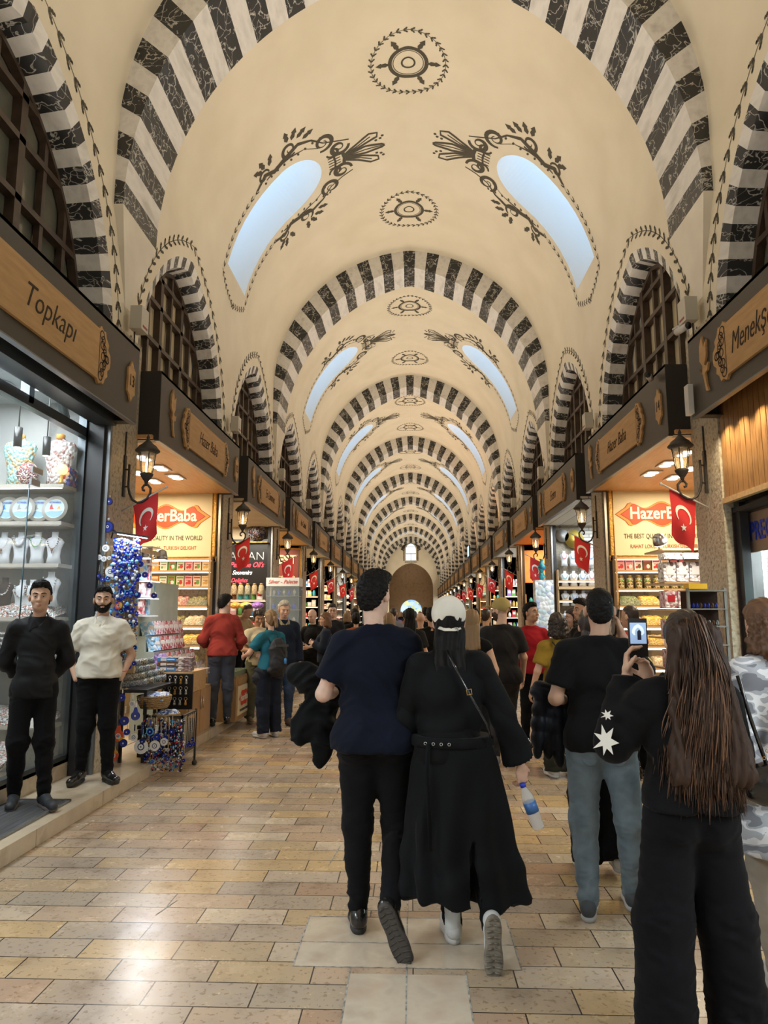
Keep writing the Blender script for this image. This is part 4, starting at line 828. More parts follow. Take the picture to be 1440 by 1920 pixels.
b = MB(); b.span((-2.75, 7.48, .56), (-2.36, 7.50, .59)); b.span((-2.75, 7.48, .12), (-2.73, 7.50, .6)); b.span((-2.38, 7.48, .03), (-2.36, 7.50, .6)); b.span((-2.38, 7.95, .03), (-2.36, 7.97, .6)); b.span((-2.38, 7.5, .56), (-2.36, 7.95, .59)); b.ball((-2.37, 7.96, .03), .03); tag(b.build('hanging_rail', M_iron), 'low metal rail on castors carrying hanging charms at the kerb', 'rail')
big = [(-3.10, .60, .075, M_gilt, 'big round blue eye disc hanging beside the cream-shirted man', False, M_cobd, .2), (-2.985, .40, .055, M_amber, 'yellow orange drop-shaped charm, upper of the two', True, M_cobd, .15), (-3.03, .21, .055, M_amber, 'red orange drop-shaped charm, lower of the two', True, M_eyew, .06), (-2.93, .55, .045, M_cob, 'blue round charm with pink hand above it', False, M_eyew, .14), (-2.82, .60, .045, M_cob, 'cobalt hand-shaped charm in the middle of the low display', True, M_eyew, .12), (-2.76, .29, .072, M_eyew, 'large white disc with navy eye, low centre', False, M_cobd, .24), (-2.62, .30, .052, M_eyew, 'white disc with blue star, right of the large white disc', False, M_eyew, .22), (-2.97, .78, .035, M_cob, 'small square blue eye high under the black table', False, M_eyew, .06), (-2.86, .72, .03, M_eyew, 'small white oval charm under the black table', False, M_eyew, .08), (-2.93, .33, .04, M_cobd, 'dark charm with silver drops below the yellow one', False, M_eyew, .08)]
big += [(-2.90+.075*i, .44-.05*(i % 3), .032+.006*(i % 2), (M_cob, M_eyew, M_cobd, M_sky)[i % 4], ('cobalt', 'white', 'navy', 'sky blue')[i % 4]+' palm-sized charm under the baskets, '+ORD[i]+' from the left', False, (M_eyew, M_cobd, M_sky, M_cob)[i % 4], .12) for i in range(7)]
for x, z, r, m, l, dr, bm_, L_ in big: charm((x, 7.42 if x > -2.8 else 7.38, z+r+L_+.0), r, m, l, None, bm_, L_, dr, 5)
R.seed(9)
for i in range(26):
    x = -2.72+.0145*i if i < 18 else -2.355; y = 7.465 if i < 18 else 7.5+.055*(i-18); m = R.choice([M_cob, M_cob, M_cobd, M_sky, M_eyew]); L_ = rnd(.30, .44) if i % 2 else rnd(.15, .3)
    charm((x+rnd(-.01, .01), y-.02*(i % 3), .575), rnd(.014, .022), m, cn[m]+' beaded charm on the low rail, '+(ORD+['twenty-'+w for w in ORD])[i]+' along', 'charms on the low rail', R.choice([M_cob, M_cobd, M_sky, M_eyew, pm('red'), M_gilt]), L_, n=8)
b = MB()
for i in range(900): b.ball((-2.76+rnd(0, .42), 7.46+rnd(-.05, .04), rnd(.05, .56)), rnd(.006, .011), R.choice([0, 0, 1, 2, 3, 4, 5]), 5)
b2 = 0
tag(b.build('small_beads', [M_cobd, M_cob, M_sky, M_eyew, pm('red'), M_gilt]), 'thicket of small mixed beads hanging between the charms of the low rail', 'beads', kind='stuff')
# ---------------------------------------------------------------- right nearest shop: wood shutter, PREC sign, lit case
y0, y1 = shop_box(1, -1, M_wc, M_shell, SC_, 90, 1.9, 2.6)
sf = thing('wood_shutter', (3.05, 5.0, 2.72), 'tall slatted brown wooden panel above the right jewellery shop', 'panel'); M_slw = noisy('slat_wood', [(.20, .10, .035), (.33, .17, .065), (.14, .07, .026)], 5, .32, .05, 4, (6, 6, .7))
b = MB(); 
for i in range(29): b.span((0, 1.92-.10*(i+1)+.012, 0), (.04, 1.92-.10*i, 1.3))
b.build('slats', M_slw, sf); b = MB(); b.span((-.015, -1.0, -.03), (.04, 1.94, .02)); b.build('bottom_trim', M_pine, sf)
b = MB(); b.span((.035, -1.0, -.0), (.05, 1.9, 1.3)); b.build('backing', M_shell, sf)
for y in (6.75, 6.45, 6.1, 5.7): a = area('shutter_downlight', (2.93, y, 3.50), (0, .2, 0), .08, .08, 7, (1, .82, .52), 2.2)
g = thing('shopfront', (3.2, 5.0, .13), 'black framed jewellery shopfront with the PRECIOUS sign, right edge of the picture', 'shopfront')
b = MB(); b.span((-.06, 1.84, 0), (.02, 1.95, 2.56)); b.span((0.0, -1.0, 2.46), (.08, 1.9, 2.56)); b.build('frame', M_frd, g); b = MB(); b.span((-.085, 1.93, 0), (-.05, 1.99, 2.52)); b.build('dark_mirror_trim', mat('dark_mirror', (.10, .07, .07), .15, .8), g)
b = MB(); b.span((.06, -1.0, 2.08), (.09, 1.93, 2.46)); sg = b.build('sign_band', noisy('taupe_panel', [(.26, .17, .12), (.34, .235, .17)], 1.2, .5), g)
T = frame((.055, 0, 2.27), (0, -1, 0)); text_mb('PRECIOUS', .25, lambda u, v, h=0: T(u, v, h), .004, wx=.72, bold=.004, align='LEFT').build('lettering', pm('cobalt'), sg); sg.children[0].location = (0, 1.90, 0)
b = MB(); b.span((.10, -1.0, 2.05), (.12, 1.8, 2.08)); b.span((.10, 1.77, .3), (.12, 1.8, 2.08)); b.build('lit_edge', M_spotc, g); b = MB(); b.span((.13, -1.0, .3), (.137, 1.8, 2.06)); b.build('glass', M_clear, g)
c_ = thing('lit_display_case', (3.36, 4.9, .13), 'brightly lit aqua jewellery case behind the right shopfront', 'display case'); b = MB(); b.span((.5, -.9, 0), (.53, 1.8, 1.95)); b.span((0, 1.78, 0), (.5, 1.8, 1.95)); b.span((0, -.9, 1.05), (.5, 1.8, 1.1)); b.build('case_lining', mat('aqua_lining', (.38, .62, .60), .6), c_); area('case_light', (3.6, 6.0, 2.05), (0, 0, 0), .2, 1.3, 26, (.75, 1, .96))
b = MB(); b.span((.02, .9, 1.78), (.06, 1.50, 1.93)); b.build('dark_light_bar', mat('wine_bar', (.07, .015, .02), .2), c_)
for i in range(5): b = MB(); b.poly([(0, -.022), (.018, 0), (.016, .014), (.007, .016), (0, .008), (-.007, .016), (-.016, .014), (-.018, 0)], lambda u, v, h=0: (3.34+h, 6.66-u, v), .003); tag(b.build('red_heart', pm('red'), loc=(0, 0, 1.97-.11*i)), 'red paper heart in the jewellery window, '+ORD[i]+' from the top', 'heart', 'red hearts')
for i in range(6): o = bust((3.62, 6.45-.25*i, 1.24), M_vel, 'white necklace bust in the right lit case, '+ORD[i]+' from the far end', 1.05); o.rotation_euler = (0, 0, pi/2); necklace(o, .265, .055, .12, .005, pm('gold'))
rk = thing('bracelet_rack', (2.76, 6.82, .13), 'grey metal rack with brown shelves of bracelets before the right pier', 'rack'); M_brn = mat('rack_brown', (.07, .035, .025), .5)
b = MB(); b.span((-.17, .14, 0), (.17, .16, 1.72)); b.span((-.17, 0, 0), (-.165, .15, 1.72)); b.build('back_panel', mat('rack_dark_brown', (.035, .016, .011), .8, spec=.1), rk)  # back panel in one even dark brown
b = MB(); 
for z in (1.72, 1.55, 1.39, 1.22, 1.06, .85, .6, .3): b.span((-.18, -.05, z-.012), (.18, .15, z))
for x in (-.17, .17): b.span((x-.012, -.04, 0), (x+.012, -.015, 1.74))
b.build('shelf_frame', mat('rack_grey', (.17, .15, .14), .5), rk)
for j, (z, c) in enumerate([(1.55, 'cobalt'), (1.39, 'silver'), (1.22, 'gold'), (1.06, 'cream'), (.85, 'brown')]):
    for i in range(8):
        b = MB(); b.tube([(.0, .022*math.cos(a), .022+.022*math.sin(a)) for a in [2*pi*q/10 for q in range(10)]], .006, 5, closed=True); o = b.build('bracelet', pm(c if i % 3 else 'brown'), loc=(2.62+.036*i, 6.86, .135+z)); tag(o, c+' bracelet standing '+ORD[i]+' from the left on shelf '+ORD[j]+' of the grey rack', 'bracelet', 'bracelets on the grey rack')
b = MB(); b.box((2.68, 6.84, 1.885), (.17, .14, .05)); tag(b.build('yellow_tray', mat('bright_yellow', (.8, .45, .02), .5)), 'yellow cardboard tray on top of the grey bracelet rack', 'tray')
# tower of white boxes beside the right sweet shop
tw = thing('box_rack', (3.08, 8.3, .13), 'open wooden rack stacked with white and pink boxes, right sweet shop', 'rack')
b = MB()
for z in (2.24, 1.86, 1.56, 1.24, .9, .5): b.span((-.22, -.14, z-.02), (.28, .5, z))
b.span((.25, -.14, 0), (.28, .5, 2.3)); b.build('rack_frame', M_pine, tw)
M_wpr = heap_mat('white_box_print', [(.78, .78, .76), (.8, .8, .78), (.75, .72, .7), (.2, .15, .15), (.8, .8, .8), (.82, .8, .8)], 30)
for j, (z, h) in enumerate([(1.865+.13, .22), (1.865+.36-.36+.13, .0), (1.565+.13, .20), (1.245+.13, .2), (.905+.13, .2)]):
    if not h: continue
    for i in range(3): b = MB(); b.box((0, 0, h/2), (.135, .2, h)); b.box((0, -.102, h*.55), (.08, .003, h*.4), 1); o = b.build('gift_box', [M_wpr if j == 0 else M_pack['pink'], pm('white' if j == 0 else ('red', 'white', 'pink')[i])], loc=(2.94+.145*i, 8.3, z)); tag(o, ('white' if j == 0 else 'pink and white')+' box, '+ORD[i]+' from the aisle on rack level '+ORD[j]+' of the right rack', 'box', 'boxes on the right rack')
for i in range(2): b = MB(); b.box((0, 0, .035), (.2, .2, .07)); o = b.build('gift_box', M_wpr, loc=(2.96+.22*i, 8.22-.0*i, 2.245+.0)); tag(o, 'flat white box on top of the right rack, '+('left', 'right')[i]+' one', 'box', 'flat boxes on the right rack')
for i, (x, z) in enumerate([(2.84, 2.42), (3.12, 2.50)]):
    o = thing('led_lamp', (x, 8.15, z), 'silver finned spot lamp clipped over the right rack, '+('left', 'right')[i]+' one', 'lamp'); b = MB(); b.lathe([(.03, .12), (.06, .10), (.075, .03), (.075, 0)], n=24, flute=.07, fn=12); b.build('housing', M_steel, o); MB().lathe([(.07, -.008), (.07, -.002)], n=20).build('lamp', M_spot, o); o.rotation_euler = (.3, (-.4, .3)[i], 0); b = MB(); b.tube([(0, .02, .11), (0, .12, .05), (.02, .14, -.12)], .01); b.build('arm', M_steel, o)
# same lamps over the left stand
for i, (x, z) in enumerate([(-3.12, 2.28), (-2.93, 2.26)]):
    o = thing('led_lamp', (x, 8.2, z), 'silver finned spot lamp above the blue charms, '+('left', 'right')[i]+' one', 'lamp'); b = MB(); b.lathe([(.03, .12), (.06, .10), (.075, .03), (.075, 0)], n=24, flute=.07, fn=12); b.build('housing', M_steel, o); MB().lathe([(.07, -.008), (.07, -.002)], n=20).build('lamp', M_spot, o)
area('stand_light', (-3.0, 8.4, 2.2), (0, -.2, 0), .3, .8, 22, (.8, .88, 1)); area('stand_light', (3.1, 8.0, 2.45), (.2, .3, 0), .3, .4, 10, (1, .9, .8))
# ---------------------------------------------------------------- shops further down the hall
M_post = mat('steel_post', (.42, .41, .39), .3, .8); M_brk = None
def brick(N, L, b, c):
    br = N('TexBrick'); br.inputs['Scale'].default_value = 1; br.inputs['Brick Width'].default_value = .26; br.inputs['Row Height'].default_value = .075; br.inputs['Mortar Size'].default_value = .008
    br.inputs['Color1'].default_value = (.62, .60, .55, 1); br.inputs['Color2'].default_value = (.42, .40, .37, 1); br.inputs['Mortar'].default_value = (.2, .19, .18, 1); L(mapping(N, L, c, (1, 1, 1), (pi/2, 0, 0)), br.inputs['Vector']); L(br.outputs[0], b.inputs['Base Color'])
M_brk = nodes('white_brick', brick, rough=.7)
def posts(s, k):
    for m, y in ((0, P0+PB*k+.36), (1, P0+PB*(k+1)-.36)):
        b = MB(); b.span((s*3.06, y-.03, .13), (s*3.14, y+.03, 3.56)); b.span((s*3.10, y-.05, .13), (s*3.16, y+.05, 3.56), 1); o = b.build('trim_post', [M_post, M_frd]); tag(o, kind='structure')
for s in (-1, 1):
    for k in range(0, NB): posts(s, k) if k or s else None
WM = {(-1, 1): (M_ww, SN), (1, 1): (M_brk, SC_), (-1, 2): (noisy('wall_gold', [(.55, .38, .18), (.62, .45, .24)], 3, .7), SW), (1, 2): (noisy('orange_panel', [(.62, .26, .07), (.70, .34, .12)], 6, .6), SW)}
variants = [(M_ww, SN), (noisy('wall_white', [(.62, .62, .6), (.7, .7, .68)], 2, .6), SC_), (noisy('wall_honey', [(.60, .42, .2), (.66, .5, .28)], 3, .6), SW)]
R.seed(21)
def bx(w, d, h, m1, m2): b = MB(); b.box((0, 0, h/2), (w, d, h)); b.box((0, -d/2-.001, h*.6), (w*.7, .002, h*.4), 1); return b.build('goods_box', [m1, m2])
proto_item = []
for c in 'red pink orange yellow green white brown blue purple teal cream silver'.split():
    o = bx(.13, .1, .18, pm(c), pm('white' if c != 'white' else 'red')); proto_item.append((o, c, 'box'))
for c, l in (('gold', 'red'), ('green', 'gold'), ('white', 'gold'), ('teal', 'silver'), ('brown', 'gold')):
    b = MB(); b.lathe([(.045, 0), (.055, .03), (.05, .12), (.03, .145), (.032, .16), (.03, .17), (0, .175)], n=10); o = b.build('goods_jar', pm(c)); proto_item.append((o, c, 'jar'))
used_p = set()
def put(i, loc, lab, group):
    o, c, t = proto_item[i]
    q = o if i not in used_p else o.copy()
    if q is not o: COL.objects.link(q)
    used_p.add(i); q.location = loc; q.scale = (1, 1, rnd(.8, 1.25)); tag(q, c+' '+('box' if t == 'box' else 'jar')+' '+lab, t, group); return q
def generic(s, k):
    wm, li = WM.get((s, k), variants[(k*2+(s > 0)) % 3]); far = k > 4
    y0, y1 = shop_box(s, k, wm, wm, li, 130 if k < 5 else 110, 1.9, 3.56); Y = y1-.02; shop = 'the '+ORD[k]+' shop past the front, '+SID[s]+' side'
    sh = thing('shop_shelving', (s*3.75, Y, .13), 'lit wall shelving in '+shop, 'shelves', 'wall shelving of the far shops'); b = MB(); l = MB()
    zz = [2.6, 2.25, 1.9, 1.55, 1.2] if (s, k) not in ((-1, 1), (1, 1), (1, 2), (-1, 2)) else ([1.95, 1.62, 1.3] if (s, k) != (1, 1) else [2.35, 1.93, 1.5])
    for z in zz: b.span((-.6, -.25, z-.16), (.6, 0, z-.13)); l.span((-.6, -.256, z-.172), (.6, -.24, z-.162))
    b.span((-.62, -.26, 0), (-.6, 0, zz[0]+.1)); b.build('shelf_boards', M_pine, sh); l.build('shelf_lights', M_strip, sh)
    if (s, k) != (1, 1):
        for j, z in enumerate(zz if not far else []):
            n = 7 if not far else 5
            for i in range(n):
                put(R.randrange(len(proto_item)), (s*(3.24+(1.0/n)*i+.05), Y-.13, z), ORD[i]+' from the aisle, shelf '+ORD[j]+' down, '+ORD[k]+' shop, '+SID[s], 'goods shelved in the '+ORD[k]+' '+SID[s]+' shop')
    # goods and a counter out at the front edge
    if far:
        for z in zz:
            for i in range(7): FG.box((s*(3.3+.145*i), Y-.13, z-.13+.09), (.11, .1, rnd(.12, .2)), R.randrange(8))
    if k < 9:
        c = thing('shop_counter', (s*2.92, P0+PB*(k+.5), .12), ('glass fronted' if (k+s) % 2 else 'wooden')+' counter heaped with goods before '+shop, 'counter', 'counters of the far shops'); b = MB(); b.span((-.2, -1.2, 0), (.2, 1.2, .78)); b.build('body', M_pine2 if (k+s) % 2 == 0 else M_fr, c); b = MB(); b.span((-.2, -1.2, .78), (.2, 1.2, .84)); b.build('glass_top', mat('green_glass', (.25, .32, .24), .1), c)
        for i in range(6 if not far else 0):
            put(R.randrange(len(proto_item)), (s*2.88, P0+PB*(k+.5)-1.0+.4*i, .965), 'on the front counter, '+ORD[i]+' along, '+ORD[k]+' shop, '+SID[s], 'goods on the counter of the '+ORD[k]+' '+SID[s]+' shop')
FG = MB()
for s in (-1, 1):      # unseen shops beside and behind the camera, their lamps added as fill light
    for k in (-2, -3): shop_box(s, k, M_wc, M_wc, SC_, 230, 1.9, 3.5)
for k in range(1, NB):
    for s in (-1, 1): generic(s, k)
tag(FG.build('goods_box', [pm(c) for c in 'red pink yellow white brown blue cream teal'.split()]), 'tiny boxes and jars on the shelves of the far shops', 'goods', kind='stuff')
# perfume shop sign (second left) with the plate above and jars under it
Y = P0+PB*2-.35
o = thing('perfume_sign', (-3.62, Y-.03, 2.78), 'large black board with red and white neon script Perfume Oils', 'sign'); b = MB(); b.span((-.48, -.02, -.56), (.48, .01, .50)); b.build('board', mat('gloss_black', (.008, .008, .01), .25), o)
M_neo = mat('neon_red', (1, .05, .08), .4, emit=(1, .04, .06), es=3.0); M_neow = mat('neon_white', (1, 1, 1), .4, emit=(1, .97, .9), es=2.2)
T = frame((0, -.025, 0), (1, 0, 0))
text_mb('ASLAN', .26, lambda u, v, h=0: T(u, v+.12, h), .006, wx=1.0, bold=-.004).build('metal_lettering', M_steel, o); text_mb("Perfume Oil's", .16, lambda u, v, h=0: T(u, v-.07, h), .006, .4, wx=.85).build('red_neon_lettering', M_neo, o)
text_mb('Souvenirs', .13, lambda u, v, h=0: T(u-.1, v-.24, h), .006, .4, wx=.85).build('white_neon_lettering', M_neow, o); text_mb('Delights', .13, lambda u, v, h=0: T(u-.16, v-.41, h), .006, .4, wx=.85).build('lower_neon_lettering', M_neo, o)
o = thing('ceramic_plate', (-3.40, Y-.07, 3.43), 'large floral ceramic plate above the perfume sign', 'plate'); MB().lathe([(0, .01), (.13, 0), (.2, -.02)], n=30, ax='y').build('plate', heap_mat('iznik', [(.7, .7, .68), (.1, .15, .35), (.6, .6, .6), (.3, .1, .1)], 40), o)
b = MB(); b.span((-4.1, Y-.22, 3.19), (-3.14, Y, 3.21)); tag(b.build('ledge', M_gilt), 'thin gilt ledge under the ceramic plate', 'shelf')
for i in range(5): jar((-3.25-.15*i, Y-.2, 2.06), .062, .24, heap_mat('spice_jar_'+str(i % 3), [[(.6, .5, .3), (.5, .4, .2)], [(.5, .35, .15), (.6, .45, .3)], [(.4, .38, .25), (.55, .5, .35)]][i % 3], 60), M_gilt, 'glass spice jar under the perfume sign, '+ORD[i]+' from the aisle', 'spice jars under the perfume sign', 'spice_jar')
for i, c in enumerate(['purple', 'yellow', 'orange', 'brown', 'white']): b = MB(); b.ball((0, 0, 0), .12, n=12, sc=(1.2, 1, .6)); tag(b.build('sponge_heap', heap_mat('sponge_'+c, [pal[c], tuple(min(1, q*1.4) for q in pal[c]), pal[c]], 30), loc=(-3.28-.24*i, Y-.42, 1.82+.0*i)), c+' rounded heap of loose goods below the spice jars', 'goods', 'coloured heaps')
# glass kiosk Silver - Palette
o = thing('glass_kiosk', (-2.78, 15.35, .12), 'tall glass display kiosk headed Silver in red script', 'kiosk'); b = MB(); b.span((-.36, 0, 2.12), (.36, .5, 2.30)); b.build('header', pm('white'), o)
T = frame((0, -.004, 2.21), (1, 0, 0)); text_mb('Silver - Palette', .12, lambda u, v, h=0: T(u, v, h), .003, .35, wx=.9).build('lettering', pm('red'), o)
b = MB(); b.span((-.36, 0, 0), (.36, .5, .7)); b.build('base', M_fr, o); b = MB(); b.span((-.36, 0, .7), (.36, .01, 2.12)); b.span((.35, 0, .7), (.36, .5, 2.12)); b.build('glass', M_clear, o); b = MB()
for z in (1.0, 1.3, 1.6, 1.9): b.span((-.34, .02, z), (.34, .48, z+.01))
b.span((-.36, .49, .7), (.36, .5, 2.12)); b.build('shelves', mat('ice_blue', (.20, .28, .38), .3), o)
for j, z in enumerate((1.0, 1.3, 1.6, 1.9)):
    for i in range(5): b = MB(); b.lathe([(.03, 0), (.02, .03), (.045, .07), (.02, .13), (.0, .15)], n=10); tag(b.build('silver_vase', M_steel if (i+j) % 2 else pm('cobalt'), loc=(-3.0+.11*i, 15.55, .135+z)), ('silver' if (i+j) % 2 else 'blue')+' ornament in the kiosk, '+ORD[i]+' from the left, shelf '+ORD[j]+' up', 'ornament', 'ornaments in the glass kiosk')
# ST sign
Y = P0+PB*3-.35
o = thing('red_shop_sign', (-3.60, Y-.03, 2.95), 'dark red framed sign with cream letters ST, third left shop', 'sign'); b = MB(); b.span((-.5, -.02, -.45), (.5, .01, .52)); b.build('board', mat('dark_red', (.16, .015, .012), .5), o); b = MB(); b.tube([(-.5, -.03, -.45), (.5, -.03, -.45), (.5, -.03, .52), (-.5, -.03, .52)], .035, 4, closed=True, sm=False); b.build('sign_frame', M_gilt, o)
T = frame((0, -.03, 0), (1, 0, 0)); text_mb('BEST', .34, lambda u, v, h=0: T(u+.02, v+.2, h), .01, wx=1.0, bold=.01).build('lettering', M_cream, o); text_mb('SINCE 1969', .14, lambda u, v, h=0: T(u, v-.3, h), .01).build('date_lettering', M_cream, o)
# right: jewellery busts on white brick, vase
Y = P0+PB*2-.35
for j, z in enumerate([2.35, 1.93, 1.5, 2.78]):
    for i in range(4): q = bust((3.30+.19*i, Y-.16, z-.12), M_vel, 'pale necklace bust on white brick, '+ORD[i]+' from the aisle, level '+ORD[j]+', third right shop', 1.05); necklace(q, .265, .055, .11, .007, pm(('teal', 'gold', 'blue', 'red')[(i+j) % 4]))
b = MB(); b.span((3.14, Y-.3, 2.16), (4.4, Y-.01, 2.22)); tag(b.build('oak_shelf', M_pine), 'thick oak shelf between the bust rows on white brick', 'shelf')
for i, (x, z, c, r) in enumerate([(3.55, 3.25, 'yellow', .2), (3.3, 3.33, 'silver', .14)]):
    o = MB().lathe([(0, .01), (r*.7, 0), (r, -.02)], n=24, ax='y').build('souvenir_plate', pm(c), loc=(x, Y-.06, z)); tag(o, c+' plate high on the white brick wall', 'plate')
o = thing('ceramic_vase', (2.78, 15.25, 2.36), 'tall teal ceramic vase on a white stand, right side', 'vase'); MB().lathe([(.06, 0), (.05, .02), (.075, .08), (.03, .15), (.05, .19), (.085, .25), (.06, .32), (.03, .37), (.028, .41), (.05, .44)], n=20).build('vase_body', heap_mat('teal_glaze', [(.01, .2, .25), (.02, .32, .36), (.01, .12, .2)], 14), o)
b = MB(); b.span((2.62, 15.15, .12), (3.0, 15.45, 2.35)); tag(b.build('display_stand', heap_mat('white_pack', [(.7, .72, .72), (.5, .6, .62), (.8, .8, .8), (.4, .45, .6)], 12)), 'tall stand of white and lilac goods under the vase', 'stand')
Y = P0+PB*3-.35
o = thing('gold_shop_sign', (3.6, Y-.03, 2.9), 'orange panel with dark red shop letters, fourth right shop', 'sign'); MB().span((-.45, -.01, -.4), (.45, .01, .5)).build('board', WM[(1, 2)][0], o); T = frame((0, -.015, 0), (1, 0, 0)); text_mb('ACUN', .22, lambda u, v, h=0: T(u, v, h), .01).build('lettering', pm('red'), o)
# blue lit screen above the fourth right sign
b = MB(); b.box((0, 0, 0), (.06, .9, .55)); b.box((-.035, 0, 0), (.01, .82, .47), 1); o = b.build('lit_screen', [M_blk, mat('screen_blue', (.5, .75, 1), .4, emit=(.45, .72, 1), es=1.3)], loc=(2.75, P0+PB*6.1, 4.6)); tag(o, 'glowing pale blue screen standing above a far right sign', 'screen')
# ---------------------------------------------------------------- people: smooth implicit bodies turned into meshes
A_ = lambda *p: np.array(p, float)
def rc(a, b, ra, rb, k=.03, clip=None): return dict(t='c', a=A_(*a), b=A_(*b), ra=ra, rb=rb, k=k, clip=clip, op='u')
def el(c, r, k=.03, rot=None, op='u', clip=None): return dict(t='e', c=A_(*c), r=A_(*r), k=k, rot=rot, op=op, clip=clip)
def fr(z0, z1, c0, c1, r0, r1, k=.03): return dict(t='g', z=(z0, z1), c=A_((c0[0]+c1[0])/2, (c0[1]+c1[1])/2, (z0+z1)/2), c0=A_(*c0), c1=A_(*c1), r0=A_(*r0), r1=A_(*r1), r=A_(max(r0[0], r1[0])+abs(c1[0]-c0[0]), max(r0[1], r1[1])+abs(c1[1]-c0[1]), abs(z1-z0)/2), k=k, clip=None, op='u')
def cut(p, n): return dict(t='p', p=A_(*p), n=A_(*n), op='x')
def xf(ps, Rm, t):
    o = []
    for p in ps:
        q = dict(p)
        if q['t'] == 'c': q['a'] = Rm@q['a']+t; q['b'] = Rm@q['b']+t
        elif q['t'] == 'e': q['c'] = Rm@q['c']+t; q['rot'] = Rm if q['rot'] is None else Rm@q['rot']
        else: q['p'] = Rm@q['p']+t; q['n'] = Rm@q['n']
        o.append(q)
    return o
def grow(ps, d): 
    o = []
    for p in ps:
        q = dict(p)
        if q['t'] == 'c': q['ra'] += d; q['rb'] += d
        elif q['t'] == 'e' and q['op'] == 'u': q['r'] = q['r']+d
        o.append(q)
    return o
def dist(p, P):
    if p['t'] == 'c':
        ab = p['b']-p['a']; L2 = max(float(ab@ab), 1e-9); t = np.clip(((P-p['a'])@ab)/L2, 0, 1); d = np.linalg.norm(P-p['a']-t[..., None]*ab, axis=-1)-(p['ra']+(p['rb']-p['ra'])*t)
    elif p['t'] == 'e':
        q = P-p['c']; q = q@p['rot'] if p['rot'] is not None else q
        k0 = np.linalg.norm(q/p['r'], axis=-1); k1 = np.linalg.norm(q/p['r']**2, axis=-1); d = k0*(k0-1)/np.maximum(k1, 1e-6)
    elif p['t'] == 'g':
        t = np.clip((P[..., 2]-p['z'][0])/(p['z'][1]-p['z'][0]), 0, 1)[..., None]; c = p['c0']+(p['c1']-p['c0'])*t; r = p['r0']+(p['r1']-p['r0'])*t; d = (np.linalg.norm((P[..., :2]-c)/r, axis=-1)-1)*r.min(-1); d = np.maximum(d, np.maximum(P[..., 2]-max(p['z']), min(p['z'])-P[..., 2]))
    else: d = (P-p['p'])@p['n']
    if p.get('clip') is not None:
        for c, n in p['clip']: d = np.maximum(d, (P-A_(*c))@A_(*n))
    return d
def pbox(p, m):
    if p['t'] == 'g': return p['c']-p['r']-m, p['c']+p['r']+m
    if p['t'] == 'c': r = max(p['ra'], p['rb'])+m; return np.minimum(p['a'], p['b'])-r, np.maximum(p['a'], p['b'])+r
    r = float(max(p['r']))+m; return p['c']-r, p['c']+r
